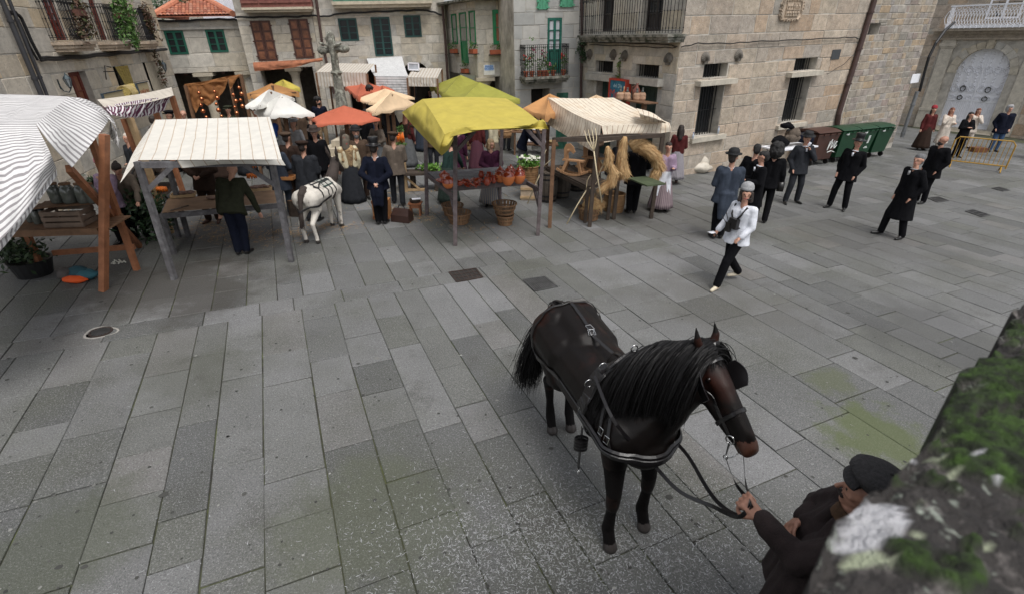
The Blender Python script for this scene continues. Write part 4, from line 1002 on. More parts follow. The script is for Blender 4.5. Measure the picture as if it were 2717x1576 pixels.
for(a,b,top,r,lb)in(((490,405),(892,395),(325,50),0,''),((930,405),(1240,398),(820,93),1,''),((1265,398),(1490,400),(1210,125),2,'')):
 d_=.42;u_=sorted((F1.uv(cA(*a),0)[0],F1.uv(cA(*b),d_)[0]));v_=(F1.uv(cA(*a),d_)[1]+F1.uv(cA(*b),d_)[1])/2;vt=F1.uv(cA(*top),d_)[1]
 slabm(F1,h1,u_[0]-.05,u_[1]+.05,v_-.22,v_,.48,M_stone,steps=3)
 railing(F1,h1,u_[0],u_[1],v_+.03,max(vt,v_+.9),d_,16,scroll=True)
 t=thing('hanging_plant',['reddish trailing plant spilling over the leftmost iron balcony','bushy green plant hanging over the middle iron balcony','reddish creeper trailing from the rightmost iron balcony down past the slab'][r],'plant',F1.P(u_[0],v_,d_),'plants hanging over the iron balconies')
 mb=MB();mw=[.8,.9,.7][r];L_=u_[1]-u_[0]
 for k in range(9):
  uu=u_[0]+L_*random.uniform(.35,1.0);leaves(mb,F1.P(uu,v_+random.uniform(.15,.9),d_+.05),(.17,.14,.3),55,.05)
 if r==2:
  for k in range(5):leaves(mb,F1.P(u_[1]+.1,v_-.1-.28*k,.25),(.13,.1,.18),45,.05)
 if r==1:
  for k in range(6):leaves(mb,F1.P(u_[0]+L_*.8,v_+.95-.2*k,.62),(.3 if k<3 else.12,.2,.2),90,.06)
 obj('foliage',mb,mat('reddish_leaf',(.12,.06,.04),.7,cols=[(.05,.03,.02),(.10,.05,.03),(.05,.07,.02),(.16,.07,.05)],bump=0)if r!=1 else M_leaf,t)
 mb=MB();F1.box(mb,u_[0]+L_*.5,u_[0]+L_*.85,vt-.16,vt-.03,d_-.02,d_+.14);obj('trough',mb,mat('dark_terracotta',(.12,.05,.035),.8),t)
cable(F1,h1,[cA(60,110),cA(140,115),cA(200,170),cA(300,400),cA(385,560),cA(440,560)],.035,.1)
cable(F1,h1,[cA(60,125),cA(130,135),cA(185,220),cA(280,440),cA(360,580)],.025,.1)
cable(F1,h1,[cA(390,560),cA(700,545),cA(1050,510),cA(1300,490),cA(1590,475)],.045,.08);cable(F1,h1,[cA(390,578),cA(700,558),cA(1050,525),cA(1300,500),cA(1590,480)],.03,.12)
drainpipe(F1,'',[cA(-10,-60),cA(390,900),cA(430,1010)],.05,d=.12,m=mat('dark_grey_pipe',(.035,.035,.04),.5,bump=.05),lb='left one of the two thick dark pipes on the left house')
drainpipe(F1,'',[cA(60,-60),cA(440,890),cA(480,1010)],.036,d=.12,m=MATS['dark_grey_pipe'],lb='right thinner one of the two dark pipes on the left house')
def lantern(F,px,lb):
 u,v=F.uv(px,.22);c=F.P(u,v,.22);k_=.55;t=thing('wall_lantern',lb,'lantern',F.P(u,v,0),'iron wall lanterns')
 M_l=mat('lantern_metal',(.05,.07,.08),.5,.4,bump=.1);ax=np.array([F.u,F.n,F.w]).T
 mb=MB();mb.lathe(c,[(.07*k_,-.2*k_),(.075*k_,-.17*k_),(.13*k_,.10*k_),(.14*k_,.12*k_)],6,ax=ax,cap=(True,False));obj('glass',mb,mat('lantern_glass',(.25,.27,.28),.15,bump=0),t)
 mb=MB();mb.lathe(c,[(.15*k_,.12*k_),(.11*k_,.2*k_),(.05*k_,.26*k_),(.02*k_,.34*k_),(0,.38*k_)],6,ax=ax);mb.lathe(c,[(.02*k_,-.3*k_),(.05*k_,-.24*k_),(.075*k_,-.2*k_)],6,ax=ax)
 for i in range(6):
  a=i*math.pi/3;mb.beam(c+ax@np.array((.075*math.cos(a),.075*math.sin(a),-.18))*k_,c+ax@np.array((.14*math.cos(a),.14*math.sin(a),.12))*k_,.012)
 obj('cage',mb,M_l,t)
 mb=MB();mb.tube([F.P(u,v-.05,0),F.P(u,v-.2,.06),F.P(u,v-.23,.16),F.P(u,v-.16,.22)],.012,6);F.box(mb,u-.03,u+.03,v-.15,v+.06,0,.02);obj('bracket',mb,M_l,t)
lantern(F1,cA(650,785),'iron wall lantern left of the dark red street door');lantern(F1,cA(1568,640),'iron wall lantern at the right corner of the balcony house')
mb=MB();u,v=F1.uv(cA(980,690));mb.tube([F1.P(u,v-.2,.02),F1.P(u,v+.15,.1),F1.P(u,v+.1,.25)],.012,5);mb.tube([F1.P(u,v,.02),F1.P(u,v,.3)],.012,5);obj('wall_bracket',mb,M_iron,None,label='small bare iron bracket between the street door and the mustard curtain',cat='bracket',org=F1.P(u,v))
M_sign=mat('cream_sign_board',(.48,.40,.24),.7,var=.1,bump=.05);M_rust_l=mat('rust_red_lettering',(.35,.09,.04),.6,bump=0);M_nvy=mat('dark_sign_edge',(.04,.06,.08),.5,bump=0)
for(a,b,txt,lb,hh)in(((975,905),(1165,868),'ULTRAMARINOS','cream sign board reading ULTRAMARINOS under the street door window',.17),((1298,806),(1402,787),'VIÑOS\nLICORES','cream two line sign board to the right of the wicker bundle',.15)):
 ua,ub_=sorted((F1.uv(cA(*a),.6)[0],F1.uv(cA(*b),.6)[0]));vt=(F1.uv(cA(*a),.6)[1]+F1.uv(cA(*b),.6)[1])/2;hgt=.42 if 'U'==txt[0]else.6
 t=thing('shop_sign',lb,'sign',F1.P((ua+ub_)/2,vt-hgt,.6))
 mb=MB();F1.box(mb,ua,ub_,vt-hgt,vt,.58,.61);obj('board',mb,M_sign,t)
 mb=MB();F1.box(mb,ua-.02,ub_+.02,vt,vt+.02,.57,.63);F1.box(mb,ua-.02,ua,vt-hgt,vt,.57,.63);obj('edge',mb,M_nvy,t)
 lettering(F1,t,txt,(ua+ub_)/2,vt-hgt*.55,hh*(1.2 if hgt>.5 else 1),M_rust_l,d=.615,wfac=min(1.4,(ub_-ua)/(len(txt.split('\n')[-1])*hh*.62)))
t=thing('wicker_bundle','rolled wicker basket bundle hanging below the mustard curtain','basket',F1.P(*F1.uv(cA(1250,890),.4),.4));u,v=F1.uv(cA(1250,885),.4)
mb=MB();mb.tube([F1.P(u+x,v+.03*math.sin(x*9),.4)for x in np.linspace(-.42,.42,9)],[.14,.18,.2,.2,.2,.2,.19,.17,.12],12);obj('roll',mb,M_must,t)
mb=MB()
for x in np.linspace(-.4,.4,12):mb.tube([F1.P(u+x,v+.2*math.sin(a),.4+.2*math.cos(a))for a in np.linspace(0,6.3,12)],.012,4,cap=False)
obj('binding',mb,mat('straw_band',(.5,.4,.2),.9,bump=.4),t)
# MARKET
def crom(P,n,closed=False):
 """Catmull-Rom resample along axis 0 to n samples"""
 P=np.asarray(P,float);k=len(P);out=[]
 for t in np.linspace(0,k-1-1e-9,n):
  i=int(t);f=t-i;p=[P[max(0,min(k-1,i+j))]for j in(-1,0,1,2)]
  if k==2:out.append(p[1]*(1-f)+p[2]*f);continue
  m1,m2=(p[2]-p[0])*.5,(p[3]-p[1])*.5
  out.append((2*f**3-3*f**2+1)*p[1]+(f**3-2*f**2+f)*m1+(-2*f**3+3*f**2)*p[2]+(f**3-f**2)*m2)
 return np.array(out)
def cloth(mb,ctrl,nu=24,nv=18,wr=.012,ws=4.,sag=0.,seed=0,fold=0.,fn=9,sw=False):
 """ctrl (rows, cols, 3) world points -> draped grid with wrinkles; u runs along columns (metres), v along rows"""
 C=np.asarray(ctrl,float);A=crom(C,nv);B=crom(np.swapaxes(A,0,1),nu);Q=np.swapaxes(B,0,1)
 du=np.linalg.norm(np.diff(Q,axis=1),axis=2);dv=np.linalg.norm(np.diff(Q,axis=0),axis=2)
 U=np.concatenate([np.zeros((nv,1)),np.cumsum(np.tile(du.mean(0),(nv,1)),1)],1);V=np.concatenate([np.zeros((1,nu)),np.cumsum(np.tile(dv.mean(1)[:,None],(1,nu)),0)],0)
 gu_=np.gradient(Q,axis=1);gv_=np.gradient(Q,axis=0);N=np.cross(gu_,gv_);N/=np.linalg.norm(N,axis=2,keepdims=True)+1e-9
 h=wr*(vnoise(Q,ws,seed)+.5*vnoise(Q,ws*2.7,seed+3))
 if fold:h=h+fold*np.sin(np.linspace(0,fn*math.pi,nu))[None,:]*np.linspace(0,1,nv)[:,None]
 s,t=np.meshgrid(np.linspace(0,1,nu),np.linspace(0,1,nv));
 h=h+wr*1.6*np.clip(1-np.abs(vnoise(Q*np.array((1,.45,1)),ws*1.3,seed+7))*4,0,1);em=np.clip(np.minimum(np.minimum(s,1-s)*7,np.minimum(t,1-t)*5),.05,1);h=h*em
 Q=Q+N*h[...,None];Q[...,2]-=sag*16*s*(1-s)*t*(1-t)
 mb.grid(Q,uv=np.stack([V,U]if sw else[U,V],2));return Q
def cm(name,col,stripes=None,**k):return mat(name,col,.85,stripes=stripes,var=k.pop('var',.08),bump=.25,scale=k.pop('scale',5),bscale=60,**k)
K_grey=cm('grey_striped_canvas',(.66,.65,.645),((.27,.255,.26),8.5,.40,0))
K_cream=cm('cream_striped_canvas',(.64,.615,.56),[((.44,.34,.25),5.5,.07,0)])
K_yel=cm('mustard_yellow_canvas',(.45,.365,.065),var=.1)
K_olive=cm('olive_yellow_canvas',(.28,.275,.045),var=.1)
K_straw=cm('stained_striped_canvas',(.66,.59,.48),((.26,.14,.08),8.,.10,0),patch=((.50,.34,.19),1.6,.50,.78,.7))
K_white=cm('white_canvas',(.66,.65,.61));K_red=cm('brick_red_canvas',(.46,.115,.06));K_peach=cm('peach_canvas',(.68,.50,.32));K_oran=cm('ochre_orange_canvas',(.48,.24,.09))
K_brown=cm('brown_orange_cloth',(.30,.125,.04));K_purp=cm('purple_striped_canvas',(.70,.67,.68),((.11,.02,.06),9.,.5,0));K_wgrey=cm('white_grey_striped_canvas',(.68,.68,.68),((.36,.37,.38),11.,.35,1))
W_grey=mat('weathered_grey_timber',(.10,.095,.10),.8,var=.35,scale=9,bump=.5,patch=((.20,.20,.21),7,.5,.7,.7))
W_purp=mat('purplish_stained_timber',(.095,.075,.075),.8,var=.3,scale=9,bump=.5,patch=((.17,.14,.15),7,.5,.7,.6))
W_oran=mat('fresh_orange_timber',(.30,.12,.055),.7,var=.25,scale=8,bump=.3,patch=((.20,.07,.03),4,.5,.7,.6))
W_pale=mat('pale_sawn_wood',(.42,.29,.16),.7,var=.2,scale=8,bump=.2)
W_dark=mat('dark_brown_wood',(.05,.035,.025),.75,var=.35,scale=8,bump=.4)
W_mid=mat('brown_wood',(.16,.085,.045),.7,var=.3,scale=8,bump=.3)
def gz(px,py,z):return G(px,py,z)
def post(par,foot,top,w,m,name='post',h=None):
 mb=MB();mb.beam(foot,top,w,h or w);return obj(name,mb,m,par)
def vtop(g,px,py):return np.array([g[0],g[1],HT(g,px,py)])
def umbrella(name,label,apex,L,F,R,zc,m,group='small canopy stalls',pole=W_mid,legs=False,drop=.12,table=None):
 L,F,R=(gz(*p,zc)for p in(L,F,R));B=L+R-F
 c=(L+R)/2;za=max(zc+.15,min(zc+.75,HT(c,*apex)));A=np.array([c[0],c[1],za])
 t=thing(name,label,'market stall',(c[0],c[1],0),group)
 cs=[L,F,R,B];mb=MB();n=9
 for i in range(4):
  P0,P1=cs[i],cs[(i+1)%4]
  rows_=[]
  for v in np.linspace(0,1,n):
   row=[]
   for u in np.linspace(0,1,n+2):
    e=P0*(1-u)+P1*u;p=A*(1-v)+e*v
    p=p-np.array((0,0,.10*math.sin(math.pi*v*.9)*(math.sin(math.pi*u))));p=p+np.array((0,0,.03*vnoise(p,3.)*v));row.append(p)
   rows_.append(row)
  P_=np.array(rows_);mid_=(P0+P1)/2;inw=(np.array([c[0],c[1],mid_[2]])-mid_)
  for k in range(n+2):P_[-1,k]+=inw*.10*math.sin(math.pi*k/(n+1))
  last=P_[-1].copy();last[:,2]-=drop*(1+.35*np.sin(np.arange(n+2)*2.1));P_=np.concatenate([P_,last[None]])
  uv=np.array([[(u*2,v*2)for u in range(n+2)]for v in range(n+1)]);mb.grid(P_)
 obj('canopy',mb,m,t,smooth=True)
 post(t,(c[0],c[1],0),A-(0,0,.06),.09,pole,'pole')
 for p in cs:
  q=c*.12+p*.88;post(t,np.array([q[0],q[1],zc-.02]),A-(0,0,.25),.045,pole,'rafter')
 if legs:
  for p in cs:
   q=c*.1+p*.9;post(t,np.array([q[0],q[1],0]),np.array([q[0],q[1],zc-.05]),.055,pole,'leg')
 if table is not None:
  mb=MB();X=(R-L);X[2]=0;xl=np.linalg.norm(X);X/=xl;Y=np.array([-X[1],X[0],0]);mb.box((c[0],c[1],.8),(xl*.62,.7,.05),np.array([X,Y,(0,0,1)]).T);obj('table_top',mb,table,t)
 return t
def cyl_basket(mb,c,r0_,r1_,h,n=18,thick=.012):
 c=np.array(c,float)
 for i in range(n):
  a=2*math.pi*i/n;ca,sa=math.cos(a),math.sin(a);w_=2*math.pi*r1_/n*.8
  P0=c+(r0_*ca,r0_*sa,0);P1=c+(r1_*ca,r1_*sa,h);mb.rnd=random.random();mb.beam(P0,P1,w_,thick,up=(ca,sa,0))
 return mb
M_slat=mat('bushel_slat',(.28,.16,.08),.75,cols=[(.22,.12,.06),(.15,.085,.045),(.28,.17,.09),(.10,.065,.04)],var=.25,bump=.3)
def bushel(loc,label,r0_=.17,r1_=.24,h=.27,group='slatted bushel baskets',fill=None,tilt=0):
 t=thing('bushel_basket',label,'basket',loc,group);n=20
 for i in range(n):
  mb=MB();mb.rnd=random.random();a=2*math.pi*i/n;ca,sa=math.cos(a),math.sin(a);mb.beam(np.array(loc)+(r0_*ca,r0_*sa,0),np.array(loc)+(r1_*ca,r1_*sa,h),2*math.pi*(r0_+r1_)/2/n*.78,.007,up=(ca,sa,0));obj('slat',mb,M_slat,t)
 for f in(.12,.55,.96):
  mb=MB();mb.rnd=.1;r=r0_+(r1_-r0_)*f+.008;mb.lathe(np.array(loc)+(0,0,h*f-.015),[(r,0),(r+.008,0),(r+.01,.03),(r+.002,.03)],20,cap=(False,False));obj('hoop',mb,M_slat,t)
 mb=MB();mb.lathe(loc,[(0,.01),(r0_,.01)],16,cap=(False,False));obj('base',mb,M_slat,t)
 if fill is not None:mb=MB();mb.lathe(np.array(loc),[(r1_*.9,h*.75),(r1_*.6,h*.95),(0,h*1.05)],12,cap=(False,False),fn=lambda a,z:1+.12*np.sin(5*a+z*9));obj('contents',mb,fill,t,smooth=True)
 return t
M_wick=mat('brown_wicker',(.25,.14,.06),.8,cols=[(.20,.10,.04),(.32,.19,.09),(.26,.15,.07)],var=.3,bump=.6,bscale=40)
def wicker(loc,label,r=.2,h=.35,group='woven wicker baskets',rt=None,m=None,name='wicker_basket'):
 t=thing(name,label,'basket',loc,group);rt=rt or r*1.15
 mb=MB();n=int(h/.022);prof=[]
 for i in range(n):
  f=i/(n-1);rr=r+(rt-r)*f+.012*math.sin(math.pi*f*1.2)
  mb.rnd=random.random();k=28
  P=[np.array(loc)+((rr+.006*math.sin(a*14+(i%2)*math.pi))*math.cos(a),(rr+.006*math.sin(a*14+(i%2)*math.pi))*math.sin(a),f*h)for a in np.linspace(0,2*math.pi,k)];mb.tube(P,.012,4,cap=False)
 obj('woven_wall',mb,m or M_wick,t);mb=MB();mb.lathe(loc,[(0,.01),(r,.01)],14,cap=(False,False));mb.lathe(loc,[(rt-.01,h),(rt+.015,h+.01),(rt-.01,h+.025)],20,cap=(False,False));obj('rim',mb,m or M_wick,t)
 return t
def barrel(loc,label,r=.22,h=.7,group='dark wooden barrels'):
 t=thing('barrel',label,'barrel',loc,group);n=16
 M_b=mat('dark_barrel_oak',(.055,.045,.035),.75,cols=[(.04,.033,.027),(.07,.055,.042),(.09,.075,.06)],var=.3,bump=.4)
 for i in range(n):
  mb=MB();mb.rnd=random.random();a0,a1=2*math.pi*(i+.04)/n,2*math.pi*(i+.96)/n
  rr=lambda z:r*(1+.18*math.sin(math.pi*z));P=[[np.array(loc)+(rr(z)*math.cos(a),rr(z)*math.sin(a),z*h)for a in(a0,a1)]for z in np.linspace(0,1,7)];mb.grid(np.array(P));obj('stave',mb,M_b,t)
 for z in(.06,.22,.78,.94):
  mb=MB();q=r*(1+.18*math.sin(math.pi*z))+.005;mb.lathe(np.array(loc)+(0,0,z*h-.02),[(q,0),(q+.004,.04)],20,cap=(False,False));obj('hoop',mb,M_iron,t)
 mb=MB();mb.lathe(loc,[(r*.98,h-.03),(0,h-.03)],16,cap=(False,False));mb.lathe(loc,[(0,.02),(r,.02)],16,cap=(False,False));obj('head',mb,M_b,t)
 return t
# stall one: big grey striped canvas on orange timber, far left
P1_=G(275,772);t1=thing('striped_canvas_stall','large grey and white striped canvas stall on fresh orange timber at the left edge','market stall',P1_,'market stalls facing the paving')
h1_=HT(P1_,275,361)
mb=MB()
z1=2.55
b0=[gz(-500,245,2.75),gz(-150,249,2.78),gz(60,252,2.78),gz(183,257,2.76)]
f0=[gz(-500,330,2.62),gz(-150,330,2.62),gz(0,330,2.62),gz(95,331,2.60)]
cloth(mb,[b0,f0],30,8,.012,sw=True);
d1=[gz(-500,560,2.2),gz(-150,470,2.25),gz(40,420,2.3),gz(130,400,2.38)];d2=[gz(-500,760,1.7),gz(-150,700,1.7),gz(0,640,1.72),gz(150,448,2.12)]
cloth(mb,[f0,d1,d2],34,18,.02,3.,fold=.02,fn=14,sw=True)
cloth(mb,[[gz(183,257,2.76),gz(140,293,2.7),gz(95,331,2.60)],[gz(255,292,2.62),gz(205,330,2.5),gz(135,385,2.42)],[gz(290,318,2.45),gz(262,358,2.36),gz(191,446,2.12)]],20,18,.012,4.)
cloth(mb,[[gz(183,257,2.76),gz(255,292,2.62),gz(290,318,2.45)],[gz(215,262,2.68),gz(270,290,2.55),gz(304,335,2.4)],[gz(235,268,2.5),gz(292,305,2.4),gz(314,356,2.25)]],14,10,.015,5.)
cloth(mb,[[gz(292,322,2.42),gz(300,335,2.4),gz(310,352,2.3)],[gz(290,362,2.15),gz(305,380,2.1),gz(320,400,2.05)]],8,8,.03,6.)
obj('canvas',mb,K_grey,t1,smooth=True)
cloth(mb:=MB(),[[gz(-500,765,1.68),gz(-100,690,1.7),gz(0,642,1.72),gz(150,450,2.1)],[gz(-500,800,1.6),gz(-100,715,1.62),gz(0,668,1.63),gz(152,466,2.04)]],24,5,.015,5.);obj('rolled_hem',mb,K_grey,t1,smooth=True)
post(t1,P1_,gz(277,358,h1_+.03),.085,W_oran,h=.11)
a_,b_=gz(183,448,2.05),G(372,655);post(t1,a_,b_,.075,W_oran,'brace',.1)
P1b=G(372,655)+np.array([-.05,.05,0]);
hs=HT(P1_,275,612);sh0,sh1=gz(-200,628,hs),gz(262,614,hs)
mb=MB();mb.beam(sh0,sh1,.05,.10);obj('front_rail',mb,W_mid,t1)
dirs=(sh1-sh0)/np.linalg.norm(sh1-sh0);bk_=np.array([-dirs[1],dirs[0],0])
for i in range(5):
 mb=MB();o_=bk_*(.07+.13*i);mb.beam(sh0+o_+(0,0,.03),sh1+o_+dirs*.15+(0,0,.03),.12,.022);obj('shelf_board',mb,W_mid,t1)
mb=MB();u0_=gz(85,552,hs+.33);u1_=gz(255,538,hs+.33)
for i in range(3):mb=MB();mb.beam(u0_+bk_*(.13*i),u1_+bk_*(.13*i),.125,.022);obj('upper_board',mb,W_mid,t1)
mb=MB();l0,l1=gz(140,672,.3),gz(358,655,.3);mb.beam(l0,l1,.05,.09);obj('lower_rail',mb,W_oran,t1)
mb=MB();mb.beam(sh0+bk_*.7,(sh1+bk_*.7)+(0,0,0),.05,.1);obj('back_rail',mb,W_mid,t1)
for s_ in(.35,.97):q_=sh0+(sh1-sh0)*s_+bk_*.7;post(t1,(q_[0],q_[1],0),(q_[0],q_[1],2.3),.08,W_oran)
M_jar=mat('old_glass_jar',(.11,.12,.11),.12,spec=.8,bump=.02,var=.3)
for i,(px,sc)in enumerate(((140,1.0),(175,1.1),(212,1.0),(236,.9))):
 c=gz(px,545,hs+.345)+bk_*.14;t=thing('glass_jar',['tall dim glass jar at the left of the upper shelf','widest glass jar, second from the left on the upper shelf','third glass jar on the upper shelf, left of the orange brace','right-hand glass jar on the upper shelf beside the orange post'][i],'jar',c,'glass jars on the striped stall')
 mb=MB();mb.lathe(c,[(.08*sc,0),(.09*sc,.02),(.095*sc,.2),(.075*sc,.25),(.06*sc,.27),(.065*sc,.29)],14);obj('body',mb,M_jar,t,smooth=True)
 mb=MB();mb.lathe(c+(0,0,.0),[(.068*sc,.285),(.068*sc,.31),(0,.315)],14,cap=(True,False));obj('lid',mb,W_mid,t)
for i,(px,py)in enumerate(((62,600),(80,605),(98,602))):
 c=gz(px,py,hs+.04)+bk_*.2;t=thing('glass_jar',['small dark jar at the left of the lower shelf','middle of the three small dark jars on the lower shelf','small dark jar beside the slatted crate on the lower shelf'][i],'jar',c,'glass jars on the striped stall')
 mb=MB();mb.lathe(c,[(.055,0),(.06,.02),(.062,.15),(.045,.19),(.045,.21)],12);obj('body',mb,M_jar,t,smooth=True);mb=MB();mb.lathe(c,[(.05,.21),(.05,.23),(0,.235)],12,cap=(True,False));obj('lid',mb,M_iron,t)
def crate(c,dx,dy,h,X,label,n=3,m=None,group='slatted wooden crates',name='slatted_crate'):
 Y=np.array([-X[1],X[0],0]);t=thing(name,label,'crate',c,group);c=np.array(c,float);m=m or W_pale
 for k in range(n):
  z=h*(k+.5)/n
  for s_ in(-1,1):
   mb=MB();mb.beam(c+Y*s_*dy/2-X*dx/2+(0,0,z),c+Y*s_*dy/2+X*dx/2+(0,0,z),.012,h/n*.7);obj('slat',mb,m,t)
   mb=MB();mb.beam(c+X*s_*dx/2-Y*dy/2+(0,0,z),c+X*s_*dx/2+Y*dy/2+(0,0,z),.012,h/n*.7);obj('slat',mb,m,t)
 for sx in(-1,1):
  for sy in(-1,1):mb=MB();mb.box(c+X*sx*(dx/2-.02)+Y*sy*(dy/2-.02)+(0,0,h/2),(.03,.03,h));obj('corner_post',mb,m,t)
 mb=MB();mb.box(c+(0,0,.01),(dx,dy,.015),np.array([X,Y,(0,0,1)]).T);obj('bottom',mb,m,t);return t
crate(gz(170,606,hs+.045)+bk_*.2,.55,.36,.26,dirs,'old slatted wooden crate on the lower shelf between the jars and the orange post',3,mat('old_crate_wood',(.17,.12,.09),.8,var=.3,bump=.4))
t=thing('potted_bush','dark bush in a black tub under the grey striped stall','potted plant',G(95,735));c=G(95,728)
mb=MB();mb.lathe(c,[(.24,0),(.30,.26),(.31,.28),(.28,.28),(.26,.22)],18,cap=(True,True));obj('tub',mb,mat('black_plastic',(.012,.012,.013),.45,bump=.05),t)
mb=MB();leaves(mb,c+(0,0,.42),(.38,.3,.28),420,.05);leaves(mb,c+(-.35,0,.35),(.3,.3,.22),160,.05);obj('foliage',mb,mat('dark_leaf',(.02,.04,.012),.6,cols=[(.012,.03,.01),(.025,.05,.018),(.05,.08,.03)],bump=0),t)
t=thing('laurel_bush','dark leafy laurel bush between the orange braced stall and the cream stall','bush',G(400,640));c=G(400,620)
mb=MB()
for(px,py,z,r)in((350,560,.35,.4),(400,540,.5,.42),(385,510,.8,.38),(360,500,.75,.3),(415,590,.3,.4),(300,470,1.1,.2),(425,520,.7,.3)):leaves(mb,G(px,640)*(1,1,0)+(0,.1,z),(r,r,r),260,.06)
obj('foliage',mb,mat('laurel_leaf',(.02,.05,.02),.45,cols=[(.01,.025,.01),(.02,.05,.018),(.05,.09,.04)],bump=0),t)
t=thing('clothes_bundle','folded bundle of orange, teal and plaid clothes on the paving by the orange post','clothes',G(205,745));c=G(207,742)
def pillow(mb,c,r,seed,flat=.5):
 c=np.array(c);n,m_=16,10;P=[]
 for i in range(m_+1):
  ph=math.pi*i/m_;row=[]
  for j in range(n):
   a=2*math.pi*j/n;d=np.array((math.sin(ph)*math.cos(a),math.sin(ph)*math.sin(a),math.cos(ph)))
   k=1+.16*vnoise(d*1.0,3.2,seed)+.06*vnoise(d,9,seed);row.append(c+d*np.array(r)*k)
  P.append(row)
 P=np.array(P);P[...,2]=np.maximum(P[...,2],.006);mb.grid(P,closed=True)
for nm,col,off,r,sd in(('orange_garment',(.75,.10,.015),(.05,-.10,.05),(.20,.09,.06),1),('teal_garment',(.03,.12,.15),(.16,.03,.08),(.17,.12,.08),2),('dark_teal_garment',(.02,.07,.09),(-.02,.08,.10),(.2,.13,.10),3),('plaid_garment',(.08,.07,.065),(-.18,.05,.09),(.13,.16,.10),5)):
 mb=MB();pillow(mb,c+np.array(off),r,sd);obj(nm,mb,mat(nm,col,.8,var=.3 if nm[0]=='p' else.1,bump=.4),t,smooth=True)
t=thing('flower_scraps','scatter of small white flower scraps beside the foot of the orange post','flowers',G(312,700));mb=MB()
for i in range(26):mb.ball(G(312,697)+(rs.normal(0,.07),rs.normal(0,.05),.015),.014,5,4)
obj('petals',mb,mat('white_petal',(.75,.74,.65),.7,bump=0),t,kind=None)
# stall two: cream canvas, butcher table
FLp,FRp=G(463,742),G(774,695);tl2,tr2=vtop(FLp,388,428),vtop(FRp,738,424)
t2=thing('cream_canvas_stall','cream striped canvas stall on grey posts with a man in black leaning on it','market stall',(FLp+FRp)/2,'market stalls facing the paving')
zf=(tl2[2]+tr2[2])/2;bL,bR=gz(411,319,zf+.33),gz(716,311,zf+.33)
def lerp(a,b,t):return np.array(a)*(1-t)+np.array(b)*t
fL,fR=gz(367,426,zf+.05),gz(748,424,zf+.05)
mb=MB();cloth(mb,[[bL,lerp(bL,bR,.33),lerp(bL,bR,.66),bR],[lerp(bL,fL,.5),lerp(lerp(bL,bR,.33),lerp(fL,fR,.33),.5),lerp(lerp(bL,bR,.66),lerp(fL,fR,.66),.5),lerp(bR,fR,.5)],[fL,lerp(fL,fR,.33),lerp(fL,fR,.66),fR]],40,20,.012,3.,sag=.03)
cloth(mb,[[gz(470,427,zf+.06),gz(600,426,zf+.06),gz(748,424,zf+.05)],[gz(482,447,zf-.06),gz(610,436,zf-.03),gz(758,440,zf-.04)]],22,6,.012,5.)
cloth(mb,[[bL,lerp(bL,fL,.5),fL],[gz(405,330,zf+.2),gz(360,395,zf+.1),gz(318,488,zf-.12)]],20,6,.012,5.)
obj('canvas',mb,K_cream,t2,smooth=True)
post(t2,FLp,tl2,.08,W_grey);post(t2,FRp,tr2,.08,W_grey)
BLp,BRp=G(500,628),G(757,600);BLp[2]=BRp[2]=0
for p,q_ in((BLp,bL),(BRp,bR)):post(t2,p,(p[0],p[1],bL[2]-.05),.075,W_grey)
mb=MB();mb.beam(tl2-(0,0,.05),tr2-(0,0,.05),.06,.09);obj('top_rail',mb,W_grey,t2)
for p,s_ in((tl2,1),(tr2,-1)):mb=MB();d_=(tr2-tl2)/np.linalg.norm(tr2-tl2);mb.beam(p-(0,0,.45),p+d_*s_*.42-(0,0,.08),.05,.07);obj('corner_brace',mb,W_grey,t2)
tz=.80;tab=[gz(429,566,tz),gz(746,538,tz),gz(742,505,tz),gz(445,528,tz)]
M_kraft=mat('brown_paper_cover',(.24,.15,.09),.85,var=.15,bump=.2)
mb=MB();cloth(mb,[[tab[3],tab[2]],[tab[0],tab[1]]],10,8,.003,6.);obj('paper_cover',mb,M_kraft,t2)
mb=MB();mb.beam(tab[0]-(0,0,.06),tab[1]-(0,0,.06),.05,.09);mb.beam(tab[3]-(0,0,.06),tab[2]-(0,0,.06),.05,.09);mb.beam(tab[0]-(0,0,.06),tab[3]-(0,0,.06),.05,.085);mb.beam(tab[1]-(0,0,.06),tab[2]-(0,0,.06),.05,.085);obj('table_frame',mb,W_grey,t2)
for p in tab:post(t2,(p[0],p[1],0),p-(0,0,.02),.07,W_grey,'table_leg')
X2=(tab[1]-tab[0])/np.linalg.norm(tab[1]-tab[0]);Y2=np.array([-X2[1],X2[0],0])
M_meat=mat('cured_meat',(.22,.14,.11),.8,var=.4,scale=20,bump=.6)
for i,(px,py,lb)in enumerate(((488,522,'low wooden tray of dried meat at the left end of the cream stall table'),(693,505,'chequered wooden tray of goods at the right end of the cream stall table'))):
 c=gz(px,py,tz+.005);t=crate(c,.42,.24,.07,X2,lb,1,group='shallow trays on the cream stall',name='shallow_tray');mb=MB()
 for k in range(12):pillow(mb,c+X2*random.uniform(-.16,.16)+Y2*random.uniform(-.08,.08)+(0,0,.075),(.06,.035,.025),k)
 obj('contents',mb,M_meat,t,smooth=True)
for k,(px,py)in enumerate(((560,526),(590,520),(612,518),(655,512),(640,516))):
 c=gz(px,py,tz+.03);mb=MB();pillow(mb,c,(.10,.05,.03),k+20);obj('cured_ham',mb,M_meat,None,smooth=True,label=['leftmost cured joint beside the leaning man on the paper','second cured joint from the left on the paper','middle cured joint on the brown paper','cured joint left of the chequered tray','small cured joint right of the middle one'][k],cat='meat',group='cured joints on the cream stall',org=c)
